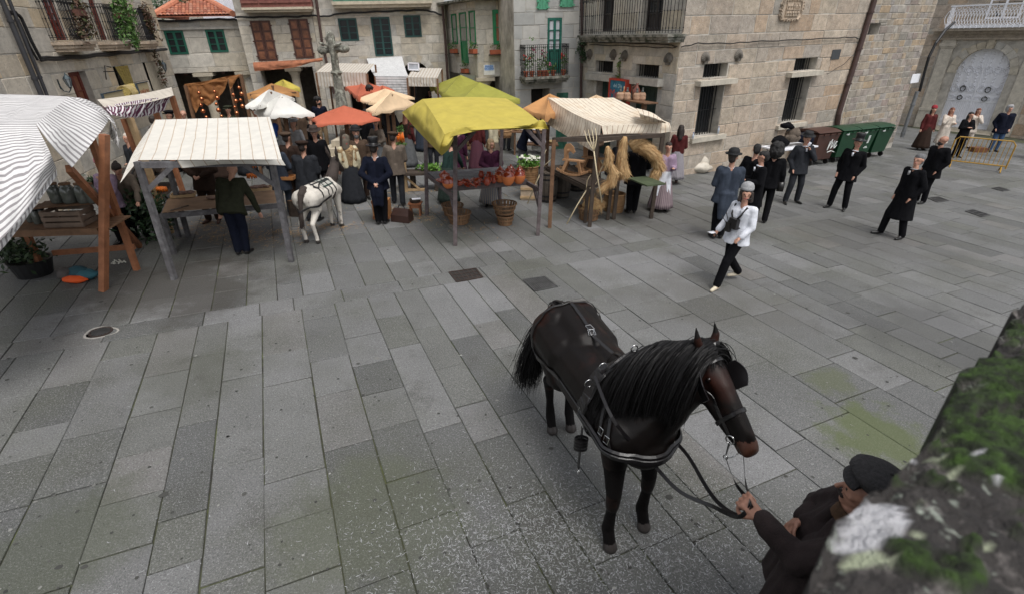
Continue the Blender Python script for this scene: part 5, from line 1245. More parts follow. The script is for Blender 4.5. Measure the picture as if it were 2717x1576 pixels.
t=thing('knife','dark butcher knife lying on the brown paper at the table front','knife',gz(470,556,tz+.01));mb=MB();mb.beam(gz(452,559,tz+.012),gz(482,551,tz+.012),.03,.004);obj('blade',mb,M_cast,t);mb=MB();mb.beam(gz(482,551,tz+.015),gz(500,546,tz+.015),.02,.015);obj('handle',mb,W_dark,t)
M_orp=mat('orange_gourd',(.62,.15,.015),.5,var=.2,bump=.15)
for(px,py,z,n,lb)in((428,500,.95,12,'bunch of orange chorizo hung at the left end of the cream stall'),(667,465,1.05,10,'lower bunch of orange gourds hanging behind the right post'),(665,437,1.25,8,'upper bunch of orange gourds hanging below the cream canvas')):
 c=gz(px,py,z)if px<600 else gz(px,py,z);t=thing('orange_bunch',lb,'food',c,'hanging orange bunches at the cream stall');
 for k in range(n):mb=MB();a=2*math.pi*k/n;mb.tube([c+(.02*math.cos(a),.02*math.sin(a),.02),c+(.08*math.cos(a),.06*math.sin(a),.0),c+(.10*math.cos(a),.07*math.sin(a),-.07)],[.015,.028,.012],7);obj('piece',mb,M_orp,t,smooth=True)
t=thing('chopping_block','dark tree stump chopping block behind the donkey','stump',G(792,572));c=G(792,570);mb=MB();mb.lathe(c,[(.21,0),(.2,.1),(.195,.36)],16,fn=lambda a,z:1+.05*np.sin(5*a));obj('bark',mb,W_dark,t);mb=MB();mb.lathe(c,[(.18,.362),(0,.364)],16,cap=(False,False));obj('cut_face',mb,W_mid,t)
c=gz(762,475,.85);t=thing('divided_tray','orange wooden tray with dividers held beside the right post of the cream stall','tray',c);mb=MB();mb.box(c,(.34,.24,.02));
for s_ in(-1,1):mb.box(c+(0,s_*.12,.03),(.34,.015,.07));mb.box(c+(s_*.17,0,.03),(.015,.24,.07))
mb.box(c+(0,0,.03),(.015,.24,.06));mb.box(c+(0,0,.03),(.34,.015,.06));obj('tray',mb,mat('orange_wood',(.45,.20,.07),.6,var=.2),t)
# pottery stall, yellow canvas
A_,B_,C_=G(1208,652),G(1427,625),G(1133,572);D_=B_+(C_-A_);At,Bt=vtop(A_,1208,350),vtop(B_,1456,345)
zt=(At[2]+Bt[2])/2;Ct=vtop(C_,1130,352);
t3=thing('pottery_stall','stall with draped mustard yellow canvas and purplish timber frame selling glazed pots','market stall',(A_+B_+C_+D_)/4,'market stalls facing the paving')
tA3,tB3=gz(1208,348,zt),gz(1454,347,zt)
def tp3(p,z=None):z=zt if z is None else z;return np.array([p[0]+(tA3[0]-A_[0])*z/zt,p[1]+(tA3[1]-A_[1])*z/zt,z])
for p,z in((A_,zt),(B_,zt),(C_,zt),(D_,zt)):post(t3,p,tp3(p),.075,W_purp)
def up_(p,z):return tp3(p,z)
for a,b in((A_,B_),(B_,D_),(D_,C_),(C_,A_)):mb=MB();mb.beam(up_(a,zt+.04),up_(b,zt+.04),.07,.09,ext=.04);obj('top_rail',mb,W_purp,t3)
for a,b in((A_,B_),(B_,A_),(D_,C_),(B_,D_),(A_,C_)):d_=(b-a)/np.linalg.norm(b-a);mb=MB();mb.beam(up_(a,zt-.38),up_(a,zt-.02)+d_*.38,.045,.065);obj('corner_brace',mb,W_purp,t3)
zs=HT(A_,1208,530);
for a,b in((A_,C_),(B_,D_)):mb=MB();mb.beam(up_(a,zs),up_(b,zs),.05,.08);obj('side_rail',mb,W_purp,t3);mb=MB();d_=(b-a)/np.linalg.norm(b-a);mb.beam(up_(a,zs-.35)+d_*.02,up_(a,zs-.02)+d_*.3,.045,.06);obj('corner_brace',mb,W_purp,t3)
Z=(C_-A_);tA,tB=A_+Z*.30,B_+Z*.30;tC,tD=A_+Z*.95,B_+Z*.95
nb_=6
for i in range(nb_):
 a,b=tA+(tC-tA)*(i+.5)/nb_,tB+(tD-tB)*(i+.5)/nb_;mb=MB();mb.beam(up_(a,zs+.06),up_(b,zs+.06),np.linalg.norm(tC-tA)/nb_*.97,.022);obj('table_board',mb,W_grey,t3)
mb=MB();mb.beam(up_(tA,zs+.01),up_(tB,zs+.01),.04,.09);obj('front_rail',mb,W_purp,t3)
zc=zt+.09;e0=lambda x,y,z:gz(x,y,z)
R0=[e0(1121,264,zc+.32),e0(1190,259,zc+.36),e0(1270,259,zc+.35),e0(1343,262,zc+.30)]
R2=[e0(1180,358,zc+.02),e0(1215,348,zc+.03),e0(1320,345,zc+.03),e0(1455,343,zc+.02)]
R1=[lerp(R0[i],R2[i],.5)+np.array((0,0,.03))for i in range(4)]
mb=MB();cloth(mb,[R0,R1,R2],34,22,.014,2.5)
cloth(mb,[[e0(1121,264,zc+.32),R1[0],e0(1180,358,zc+.02)],[e0(1095,280,zc+.2),e0(1120,330,zc-.02),e0(1168,392,zc-.16)],[e0(1066,299,zc+.02),e0(1110,350,zc-.25),e0(1172,414,zc-.38)]],22,16,.02,4.,fold=.015,fn=6)
cloth(mb,[[e0(1180,358,zc+.02),e0(1200,350,zc+.04),e0(1220,347,zc+.03)],[e0(1165,395,zc-.2),e0(1188,385,zc-.12),e0(1205,362,zc-.02)],[e0(1172,414,zc-.38),e0(1190,398,zc-.26),e0(1203,372,zc-.1)]],10,12,.015,6.)
cloth(mb,[[e0(1215,348,zc+.035),e0(1300,344,zc+.04),e0(1400,338,zc+.06),e0(1440,325,zc+.10),e0(1453,338,zc+.05)],[e0(1215,340,zc+.10),e0(1300,333,zc+.085),e0(1400,333,zc+.10),e0(1435,318,zc+.16),e0(1450,332,zc+.1)],[e0(1190,365,zc-.02),e0(1300,343,zc+.02),e0(1400,342,zc+.02),e0(1430,341,zc+.02),e0(1456,344,zc+.01)]],34,8,.012,8.)
obj('canvas',mb,K_yel,t3,smooth=True)
M_glaze=mat('glazed_terracotta',(.27,.035,.012),.12,spec=.7,var=.25,bump=.05,coat=.6);M_clay=mat('raw_terracotta',(.58,.17,.05),.6,var=.12,bump=.08)
zp=zs+.075
POT={'jar':([(.055,0),(.10,.05),(.125,.13),(.12,.17)],[(.12,.17),(.10,.22),(.06,.255),(.065,.27)],[(.07,.27),(.05,.30),(.015,.32),(.02,.34),(0,.35)]),'pot':([(.05,0),(.085,.04),(.10,.09)],[(.10,.09),(.095,.12),(.07,.15),(.075,.16)],[(.08,.16),(.04,.19),(.015,.20),(.02,.215),(0,.22)]),'jug':([(.04,0)],[(.04,0),(.065,.04),(.07,.09),(.045,.14),(.05,.16)],None),'bowl':([(.04,0)],[(.04,0),(.10,.05),(.12,.07),(.11,.07),(.05,.025),(0,.02)],None)}
def pottery(kind,px,py,s_,label,group='glazed pots on the pottery stall'):
 c=gz(px,py,zp);t=thing('clay_'+kind,label,'pot' if kind!='bowl' else 'bowl',c,group);a,b,l=POT[kind];sc=lambda pr:[(r*s_,z*s_)for r,z in pr]
 if len(a)>1:mb=MB();mb.lathe(c,sc(a),18,cap=(True,False));obj('base',mb,M_clay,t,smooth=True)
 mb=MB();mb.lathe(c,sc(b),18,cap=(len(a)<2,False));obj('glazed_body',mb,M_glaze,t,smooth=True)
 if l:mb=MB();mb.lathe(c,sc(l),16,cap=(False,False));obj('lid',mb,M_glaze,t,smooth=True)
 if kind in('jug','jar','pot'):
  for sd in((1,)if kind=='jug' else(1,-1)):mb=MB();r=b[-2][0]*s_;z=b[-2][1]*s_;mb.tube([c+(sd*r*1.0,0,z),c+(sd*(r+.035*s_),0,z-.005),c+(sd*(r+.04*s_),0,z-.05*s_),c+(sd*r*1.1,0,z-.07*s_)],.009*s_,6);obj('handle',mb,M_glaze,t,smooth=True)
 return t
for k,px,py,s_,lb in(('pot',1190,500,1.25,'round lidded clay pot with raw base left of the near post'),('bowl',1172,487,1.1,'glazed bowl at the left rear corner of the table'),('pot',1180,480,1.,'small lidded pot in the left rear corner of the table'),('jar',1327,484,.98,'tall two-tone jar left of the largest one'),('jar',1348,492,1.12,'largest two-tone clay jar at the front right of the table'),('jar',1377,488,1.08,'two-tone jar at the right end of the table'),('jar',1355,478,.95,'lidded jar standing behind the largest jar'),('jug',1292,493,1.1,'small dark jug at the middle front of the table'),('jug',1310,487,1.,'glazed jug right of the small dark jug'),('jug',1297,476,.95,'jug in the back row behind the small dark jug'),('jug',1277,474,.95,'jug in the back row left of the middle')):pottery(k,px,py,s_,lb)
M_glaze2=M_glaze
for i in range(15):
 px,py=1218+i%8*8.5+random.uniform(-3,3),483+(i//8)*9+random.uniform(-2,2)
 lb='small glazed red bowl, one of the heap behind the front jug'
 c=gz(px,py,zp+(.03 if i%3 else.06));t=thing('clay_bowl',lb,'bowl',c,'cluster of glazed bowls');b=POT['bowl'][1];mb=MB();ax=np.array(Matrix.Rotation(random.uniform(-.7,.7),3,'X')@Matrix.Rotation(random.uniform(-.7,.7),3,'Y'));mb.lathe(c,[(r*.62,z*.62)for r,z in b],14,ax=ax,cap=(True,False));obj('bowl',mb,M_glaze,t,smooth=True);mb=MB();mb.tube([c+ax@np.array(q)for q in((.07,0,.04),(.10,0,.05),(.10,0,.02),(.065,0,.02))],.007,5);obj('handle',mb,M_glaze,t)
bushel(G(1218,592),'broad slatted basket under the left of the pottery table behind the near post',.19,.27,.25);bushel(G(1200,575)+(0,.12,0),'rear slatted basket under the left of the pottery table',.18,.25,.25)
bushel(G(1340,596),'small slatted basket beneath a larger one under the right of the pottery table',.14,.19,.22);bushel(G(1338,592)+(0,0,.22),'large slatted basket stacked on the small one under the pottery table',.19,.27,.24)
c=G(1402,527);t=thing('wooden_box','pale wooden box under the tall basket of white flowers','box',c);mb=MB();mb.box(c+(0,0,.2),(.42,.4,.4));obj('box',mb,mat('pale_board',(.42,.33,.24),.75,var=.15),t)
for z in(.08,.3):mb=MB();mb.box(c+(0,-.21,z),(.44,.02,.06));obj('batten',mb,W_pale,t)
wicker(c+(0,0,.41),'tall woven basket of white chrysanthemums on the pale box',.19,.42,rt=.23)
t=thing('chrysanthemums','white chrysanthemums with bright green leaves filling the tall basket','flowers',c+(0,0,.85));mb=MB();leaves(mb,c+(0,0,.93),(.32,.3,.18),420,.05);obj('foliage',mb,mat('fresh_leaf',(.08,.20,.02),.6,cols=[(.05,.13,.015),(.10,.24,.03),(.2,.34,.06)],bump=0),t)
M_petal=mat('white_petal',(.75,.74,.65),.7)
for i in range(34):mb=MB();p=c+(rs.normal(.06,.14),rs.normal(0,.14),1.08-abs(rs.normal(0,.05)));mb.lathe(p,[(.01,-.01),(.045,.0),(.035,.022),(0,.03)],9,cap=(True,False));obj('bloom',mb,M_petal,t)
# straw stall
def up_(p,z):return np.array([p[0],p[1],z])
A4,B4=G(1564,602),G(1727,580);At4,Bt4=vtop(A4,1592,385),vtop(B4,1768,348);zt4=(At4[2]+Bt4[2])/2
BLt=gz(1470,372,zt4);C4=np.array([BLt[0],BLt[1],0]);D4=B4+(C4-A4)
t4=thing('straw_goods_stall','stall with stained striped canvas hung with straw bundles beside the stone house','market stall',(A4+B4+C4+D4)/4,'market stalls facing the paving')
post(t4,A4,up_(A4,zt4),.08,W_dark);post(t4,B4,up_(B4,zt4),.08,W_dark);post(t4,C4,up_(C4,zt4),.08,W_mid);post(t4,D4,up_(D4,zt4),.08,W_dark)
for a,b in((A4,B4),(B4,D4),(D4,C4),(C4,A4)):mb=MB();mb.beam(up_(a,zt4),up_(b,zt4),.06,.08,ext=.03);obj('top_rail',mb,W_dark,t4)
zc=zt4+.07
rBL,rBR,rFR,rFL=gz(1453,260,zc+.42),gz(1627,260,zc+.42),gz(1776,327,zc+.06),gz(1595,335,zc+.08)
def vpl(px,py,a,b,off):
 a_,b_=np.array(a)[:2],np.array(b)[:2];t_=(b_-a_)/np.linalg.norm(b_-a_);n_=np.array([-t_[1],t_[0]])
 if n_@(-a_)<0:n_=-n_
 d=ray(px,py);s_=(n_@a_+off)/(n_@d[:2]);return O3+d*s_
mb=MB();ctl=[[rBL,lerp(rBL,rBR,.5)-(0,0,.02),rBR],[lerp(rBL,rFL,.5)-(0,0,.05),lerp(lerp(rBL,rFR,.5),lerp(rBR,rFL,.5),.5)-(0,0,.14),lerp(rBR,rFR,.5)-(0,0,.02)],[rFL,lerp(rFL,rFR,.5)-(0,0,.01),rFR]]
cloth(mb,ctl,30,20,.012,3.5)
cloth(mb,[[rBL,lerp(rBL,rFL,.5)-(0,0,.05),rFL],[vpl(1449,292,rBL,rFL,.05),vpl(1510,335,rBL,rFL,.07),vpl(1590,370,rBL,rFL,.06)],[vpl(1445,326,rBL,rFL,.06),vpl(1500,360,rBL,rFL,.09),vpl(1578,406,rBL,rFL,.08)]],26,12,.018,4.,fold=.02,fn=8)
cloth(mb,[[rFL,lerp(rFL,rFR,.5)-(0,0,.01),rFR],[vpl(1600,360,rFL,rFR,.06),vpl(1680,350,rFL,rFR,.05),vpl(1780,338,rFL,rFR,.05)],[vpl(1602,380,rFL,rFR,.07),vpl(1670,368,rFL,rFR,.06),vpl(1782,350,rFL,rFR,.05)]],24,10,.015,4.)
cloth(mb,[[gz(1688,288,zc+.32),gz(1730,300,zc+.25),gz(1762,322,zc+.12)],[gz(1695,300,zc+.32),gz(1730,310,zc+.26),gz(1765,325,zc+.14)],[gz(1700,315,zc+.18),gz(1730,325,zc+.12),gz(1768,328,zc+.08)]],18,10,.015,8.)
obj('canvas',mb,K_straw,t4,smooth=True)
zq=.82;q0_,q1_,q2_,q3_=gz(1450,443,zq),gz(1560,497,zq),gz(1600,480,zq),gz(1500,432,zq)
tX=(q1_-q0_)/np.linalg.norm(q1_-q0_);tY=np.array([-tX[1],tX[0],0]);
if tY[1]<0 and False:tY=-tY
tln=np.linalg.norm(q1_-q0_)
for i in range(4):mb=MB();o_=tY*(.08+.17*i);mb.beam(q0_+o_,q1_+o_,.16,.035);obj('table_board',mb,W_dark,t4)
for i,p in enumerate((q0_,q1_,q0_+tY*.6,q1_+tY*.6)):post(t4,(p[0],p[1],0),p,.07,W_dark,'table_leg')
mb=MB();mb.beam(q0_-(0,0,.06),q1_-(0,0,.06),.04,.08);obj('table_rail',mb,W_dark,t4)
zr=HT(B4,1735,473);mb=MB();mb.beam(gz(1690,472,zr),gz(1742,492,zr),.5,.03);obj('side_table',mb,mat('mossy_plank',(.06,.08,.04),.8,var=.3),t4)
def rocking_horse(c,ang,label,s_=1.):
 M=RZ(ang,c,s_);t=thing('rocking_horse',label,'toy',c,'wooden rocking horses')
 m=mat('plain_toy_wood',(.36,.20,.10),.6,var=.15,bump=.1)
 for sy in(-.11,.11):
  mb=MB();mb.M=M;P=[np.array((x,sy,.03+.10*(x/.36)**2))for x in np.linspace(-.38,.38,11)]
  for i in range(10):mb.beam(P[i],P[i+1],.03,.045,ext=.005)
  obj('rocker',mb,m,t)
  for sx in(-.2,.18):mb=MB();mb.M=M;mb.beam((sx*1.25,sy,.05),(sx*.75,sy*.7,.34),.03,.07);obj('leg',mb,m,t)
 mb=MB();mb.M=M;mb.box((0,0,.35),(.52,.17,.035));obj('seat',mb,m,t)
 for x in(-.25,.25):mb=MB();mb.M=M;mb.box((x,0,.09),(.05,.25,.02));obj('crossbar',mb,m,t)
 mb=MB();mb.M=M;pts=[(-.24,.36),(-.13,.37),(-.15,.50),(-.10,.56),(-.02,.50),(.02,.54),(-.03,.66),(-.12,.73),(-.22,.70),(-.26,.60),(-.25,.48)];pts=[(-x*0+(-.0)+x,z)for x,z in pts]
 n0=mb.pts([(x,-.018,z)for x,z in pts]+[(x,.018,z)for x,z in pts]);k=len(pts);mb.face([n0+i for i in range(k)][::-1]);mb.face([n0+k+i for i in range(k)])
 for i in range(k):mb.face((n0+i,n0+(i+1)%k,n0+k+(i+1)%k,n0+k+i))
 obj('head',mb,m,t)
 mb=MB();mb.M=M;mb.tube([(-.14,-.12,.58),(-.14,.12,.58)],.014,6);obj('handle',mb,m,t)
rocking_horse(gz(1520,466,zq+.02),-25,'nearer plain wooden rocking horse on the dark table of the straw stall');rocking_horse(gz(1570,458,zq+.02),-25,'farther wooden rocking horse half hidden by the standing pitchfork')
for(px,py,h_,lb)in((1452,533,.75,'dark barrel left of the straw stall table'),(1487,524,.8,'dark barrel under the nearer rocking horse'),(1530,505,.65,'dark barrel under the rear of the straw stall table')):barrel(G(px,py),lb,h=h_)
M_strw=mat('raffia_straw',(.42,.25,.10),.8,cols=[(.34,.18,.07),(.52,.34,.16),(.60,.42,.22)],var=.2,bump=0)
def straw(mb,P,R_,n,ln=.16,w_=.004,wild=.5):
 P=[np.array(p,float)for p in P]
 for i in range(n):
  t_=random.random()*(len(P)-1);k=int(t_);f=t_-k;c=P[k]*(1-f)+P[min(k+1,len(P)-1)]*f;r=R_[k]*(1-f)+R_[min(k+1,len(R_)-1)]*f
  d=P[min(k+1,len(P)-1)]-P[k]if k<len(P)-1 else P[-1]-P[-2];d/=np.linalg.norm(d)+1e-9
  o_=rs.normal(0,1,3);o_-=d*(o_@d);o_/=np.linalg.norm(o_)+1e-9;q=c+o_*r*random.uniform(.8,1.05);dd=d+rs.normal(0,wild,3)*.6+o_*.12;dd/=np.linalg.norm(dd)
  L_=ln*random.uniform(.5,1.2);s_=np.cross(dd,o_)*w_;mb.rnd=random.random();m2=q+dd*L_*.5+o_*.015;e=q+dd*L_+rs.normal(0,.01,3)
  n0=mb.pts([q-s_,q+s_,m2+s_,m2-s_,e]);mb.face((n0,n0+1,n0+2,n0+3));mb.face((n0+3,n0+2,n0+4))
def straw_thing(P,R_,label,n=2200,cat='straw bundle',ties=()):
 t=thing('straw_bundle',label,cat,P[0],'raffia straw bundles of the straw stall');mb=MB();R_=[r*.78 for r in R_];mb.tube(crom(P,14),list(crom(np.array(R_)[:,None],14)[:,0]*.85),10);obj('core',mb,M_strw,t,smooth=True,kind=None)
 mb=MB();straw(mb,P,R_,n,w_=.005,ln=.2,wild=.26);o=obj('loose_straw',mb,M_strw,t,kind='stuff')
 for k in ties:mb=MB();c=np.array(P[k]);mb.lathe(c-(0,0,.02),[(R_[k]*1.03,0),(R_[k]*1.08,.02),(R_[k]*1.03,.04)],12,cap=(False,False));obj('tie',mb,mat('dark_straw_tie',(.25,.15,.07),.9,bump=.2),t)
fz=lambda x,y,Y0:WY(1400+x/3.48,220+y/3.48,Y0)
YF=A4[1];YR=B4[1]
straw_thing([fz(735,590,YF),fz(750,660,YF),fz(745,740,YF),fz(790,830,YF),fz(780,900,YF),fz(700,980,YF)],[.05,.085,.075,.11,.10,.05],'knotted straw bundle hanging beside the dark near post',ties=(1,2))
straw_thing([fz(900,500,YF+.2),fz(880,600,YF+.2),fz(870,690,YF+.2),fz(870,780,YF+.2),fz(885,830,YF+.2)],[.06,.08,.11,.16,.10],'bell shaped straw bundle hanging in the middle of the stall',ties=(2,))
straw_thing([fz(950,600,YR),fz(1010,570,YR),fz(1100,620,YR),fz(1180,690,YR),fz(1215,780,YR),fz(1170,880,YR)],[.17,.19,.15,.13,.12,.09],'thick curved straw garland over the shoulder of the man in black',4500,ties=(2,4))
bushel(G(1561,582),'slatted basket overflowing with straw at the near post of the straw stall',.20,.25,.28,fill=M_strw);c=G(1561,582);t=thing('straw_heap','straw spilling out of the slatted basket','straw',c+(0,0,.25));mb=MB();straw(mb,[c+(-.1,0,.3),c+(.12,0,.42),c+(.2,0,.3)],[.2,.16,.1],900,.2,wild=1.);obj('straw',mb,M_strw,t,kind='stuff');mb=MB();pillow(mb,c+(.06,0,.34),(.22,.2,.16),3);obj('heap',mb,M_strw,t,smooth=True)
wicker(G(1627,560),'large brown wicker basket behind the hanging straw bundles',.22,.42)
def fork(foot,top,curve,label,prongs=4,col=None):
 m=mat('peeled_pale_wood',(.62,.52,.34),.6,var=.08,bump=.1);foot,top=np.array(foot,float),np.array(top,float);t=thing('wooden_pitchfork',label,'pitchfork',foot,'peeled wooden pitchforks');d=(top-foot);L_=np.linalg.norm(d);d/=L_;sd=np.cross(d,(0,1.,0));sd/=np.linalg.norm(sd);fr=np.cross(sd,d)
 mb=MB();mb.tube([foot,foot+d*L_*.4+sd*.012,foot+d*L_*.72],.014,7);obj('handle',mb,m,t,smooth=True)
 for k in range(prongs):a=(k-(prongs-1)/2)/(prongs-1)*2;mb=MB();mb.tube([foot+d*L_*.72,foot+d*L_*.79+sd*a*.05,foot+d*L_*.88+sd*a*.10-fr*.03*curve,top+sd*a*.11-fr*.10*curve],[.011,.011,.010,.005],6);obj('prong',mb,m,t,smooth=True)
fork(G(1504,595),WY(1577,470,A4[1]+.3),.6,'long pale pitchfork leaning with its foot on the paving left of the near post',2)
fork(WY(1597,538,A4[1]-.12),WY(1567,346,A4[1]-.12),-1.,'pale four-pronged pitchfork propped upright against the near post')
fork(G(1400,541),WY(1461,400,12.2),.6,'pale pitchfork leaning between the pottery stall and the flower basket',2)
fork(WY(1585,475,A4[1]+.2),WY(1607,425,A4[1]+.15),1.2,'short hay fork head with bent prongs hung behind the near post',4)
# BODIES: primitives fused by a voxel remesh into one continuous skin
JOBS=[]
class Body:
 def __init__(s,M=None):s.pr=[];s.extra=[];s.M=np.eye(4)if M is None else M
 def T(s,p):p=np.asarray(p,float);return p@s.M[:3,:3].T+s.M[:3,3]
 def cap(s,a,ra,b,rb,tag_):s.pr.append((s.T(a),ra,s.T(b),rb,tag_));return s
 def chain(s,pts,rad,tag_):
  for i in range(len(pts)-1):s.cap(pts[i],rad[i],pts[i+1],rad[i+1],tag_)
  return s
 def solid(s,mb,tag_):
  v=s.T(np.array(mb.v));s.extra.append((v,mb.f,tag_));return s
_SPH=None
def _cone_mesh(a,ra,b,rb):
 """round cone as a closed lofted mesh"""
 t=b-a;L=np.linalg.norm(t)
 if L<1e-6:t=np.array((0,0,1.));L=0
 else:t=t/L
 u=np.array((1.,0,0))if abs(t[0])<.8 else np.array((0,1.,0));x=np.cross(t,u);x/=np.linalg.norm(x);y=np.cross(t,x)
 n=12;rings=[]
 for ph in(-1.2,-.7,-.25):rings.append((a+t*ra*math.sin(ph),ra*math.cos(ph)))
 for ph in(.25,.7,1.2):rings.append((b+t*rb*math.sin(ph),rb*math.cos(ph)))
 an=np.arange(n)*2*math.pi/n;V=[a-t*ra]
 for c,r in rings:V.extend(c+r*(np.outer(np.cos(an),x)+np.outer(np.sin(an),y)))
 V.append(b+t*rb);Fc=[]
 for j in range(n):Fc.append((0,1+(j+1)%n,1+j))
 k=len(rings)
 for i in range(k-1):
  for j in range(n):Fc.append((1+i*n+j,1+i*n+(j+1)%n,1+(i+1)*n+(j+1)%n,1+(i+1)*n+j))
 for j in range(n):Fc.append((1+(k-1)*n+j,1+(k-1)*n+(j+1)%n,len(V)-1))
 return V,Fc
def submit(body,name,parent,mats,vox=.014,smooth=2,noise=0.,nscale=8.,label=None,cb=None,kind=None):
 """mats: dict tag -> material"""
 V,Fc=[],[]
 for a,ra,b,rb,tg in body.pr:
  v,f=_cone_mesh(a,ra,b,rb);n=len(V);V.extend(v);Fc.extend([tuple(i+n for i in q)for q in f])
 for v,f,tg in body.extra:n=len(V);V.extend(v);Fc.extend([tuple(i+n for i in q)for q in f])
 me=bpy.data.meshes.new('tmp');me.from_pydata([tuple(p)for p in V],[],Fc)
 o=bpy.data.objects.new('tmp',me);COL.objects.link(o);m=o.modifiers.new('r','REMESH');m.mode='VOXEL';m.voxel_size=vox;m.adaptivity=0
 JOBS.append((o,body,name,parent,mats,smooth,noise,nscale,label,cb,kind))
def run_jobs():
 dg=bpy.context.evaluated_depsgraph_get();dg.update()
 for(o,body,name,parent,mats,smooth,noise,nscale,label,cb,kind)in JOBS:
  me=bpy.data.meshes.new_from_object(o.evaluated_get(dg));n=len(me.vertices)
  co=np.empty(n*3);me.vertices.foreach_get('co',co);co=co.reshape(-1,3)
  ne=len(me.edges);ed=np.empty(ne*2,'i');me.edges.foreach_get('vertices',ed);ed=ed.reshape(-1,2)
  deg=np.bincount(ed.ravel(),minlength=n).astype(float)[:,None]+1e-9
  for _ in range(smooth):
   s_=np.stack([np.bincount(ed[:,0],co[ed[:,1],k],n)+np.bincount(ed[:,1],co[ed[:,0],k],n)for k in range(3)],1);co=co*.45+s_/deg*.55
  if noise:
   me.vertices.foreach_set('co',co.ravel());me.update();nn=np.empty(n*3);me.vertices.foreach_get('normal',nn);nn=nn.reshape(-1,3)
   q=co*np.array((1,1,.35));co=co+nn*(noise*(vnoise(q,nscale)+.6*vnoise(q,nscale*2.3,2)))[:,None]
  tags=list(mats);npz=len(me.polygons)
  if len(tags)>1:
   ls=np.empty(npz,'i');me.polygons.foreach_get('loop_start',ls);lv=np.empty(len(me.loops),'i');me.loops.foreach_get('vertex_index',lv)
   fc=(co[lv[ls]]+co[lv[ls+2]])/2 if npz else co
   best=np.full(npz,1e9);idx=np.zeros(npz,'i')
   for a,ra,b,rb,tg in body.pr:
    if tg not in mats:tg=tags[0]
    d=b-a;L2=d@d
    t=np.clip(((fc-a)@d)/L2,0,1)if L2>1e-12 else np.zeros(npz)
    dist=np.linalg.norm(fc-a-t[:,None]*d,axis=1)-(ra+(rb-ra)*t)
    m_=dist<best;best[m_]=dist[m_];idx[m_]=tags.index(tg)
   for v,f,tg in body.extra:
    if tg not in mats:continue
    v=np.array(v);lo,hi=v.min(0)-.004,v.max(0)+.004;ins=np.all((fc>lo)&(fc<hi),1)&(best>-.0);idx[ins&(best>.006)]=tags.index(tg)
   if '_paint' in dir(body):pass
  me.materials.clear()
  for t_ in tags:me.materials.append(mats[t_])
  if len(tags)>1:me.polygons.foreach_set('material_index',idx)
  else:me.polygons.foreach_set('material_index',np.zeros(npz,'i'))
  me.polygons.foreach_set('use_smooth',np.ones(npz,bool))
  po=ORG[parent.name]if parent is not None else np.zeros(3)
  me.vertices.foreach_set('co',(co-po).ravel());me.update();me.name=name
  q=bpy.data.objects.new(name,me);COL.objects.link(q);q.parent=parent;ORG[q.name]=po;tag(q,label)
  if kind:q['kind']=kind
  md=o.data;bpy.data.objects.remove(o);bpy.data.meshes.remove(md)
  if cb:cb(q,co)
 JOBS.clear()
# clothes colours
def fab(name,col,var=.18,**k):return mat('cloth_'+name,col,.95,spec=.12,var=var,scale=14,bump=.5,bscale=120,**k)
CL=dict(black=(.0055,.0055,.007),navy=(.008,.010,.020),dkbrown=(.035,.022,.017),brown=(.075,.05,.035),taupe=(.13,.105,.085),grey=(.12,.125,.13),bluegrey=(.042,.052,.072),charcoal=(.025,.027,.032),olive=(.03,.032,.02),white=(.72,.74,.80),cream=(.60,.54,.38),maroon=(.085,.02,.02),plum=(.045,.013,.03),jeans=(.05,.09,.17),khaki=(.25,.18,.11),mauve=(.30,.22,.30),ltgrey=(.33,.33,.34),tan=(.35,.24,.13),teal=(.02,.06,.07),darkgreen=(.02,.04,.035),checkg=(.30,.31,.35),ivory=(.62,.55,.48),blue=(.02,.05,.20),pink=(.55,.2,.25))
def FAB(n):return fab(n,CL[n])
M_skin=mat('skin',(.50,.27,.19),.55,var=.12,scale=25,bump=.1,bscale=90);M_skin2=mat('tanned_skin',(.42,.215,.15),.55,var=.15,scale=25,bump=.12,bscale=90)
M_shoe=mat('black_shoe_leather',(.012,.011,.011),.35,bump=.05);M_lip=mat('lip',(.40,.12,.10),.5,bump=0);M_eye=mat('eye_dark',(.02,.015,.012),.3,bump=0);M_bshoe=mat('brown_boot',(.07,.03,.02),.5,bump=.1)
HA=dict(black=(.010,.009,.009),dark=(.022,.014,.011),brown=(.055,.03,.018),grey=(.13,.13,.135),ginger=(.16,.05,.025),blond=(.25,.17,.09))
ARM=dict(down=((.06,-.02,-.28),(.08,.05,-.53)),pocket=((.075,-.07,-.28),(.015,.07,-.50)),front=((.10,.04,-.27),(-.11,.21,-.36)),behind=((.11,-.10,-.26),(-.13,-.17,-.44)),table=((.10,.17,-.25),(.16,.36,-.47)),face=((.06,.17,-.24),(-.12,.17,-.02)),hold=((.05,.03,-.28),(-.02,.27,-.24)),out=((.14,.04,-.25),(.22,.22,-.40)),hip=((.17,-.08,-.22),(.02,.05,-.40)),cross=((.08,.06,-.25),(-.15,.18,-.22)),raise_=((.10,.20,-.10),(.05,.38,.06)),back=((.06,-.14,-.26),(.09,-.20,-.50)),reach=((.05,.22,-.16),(.03,.46,-.24)))
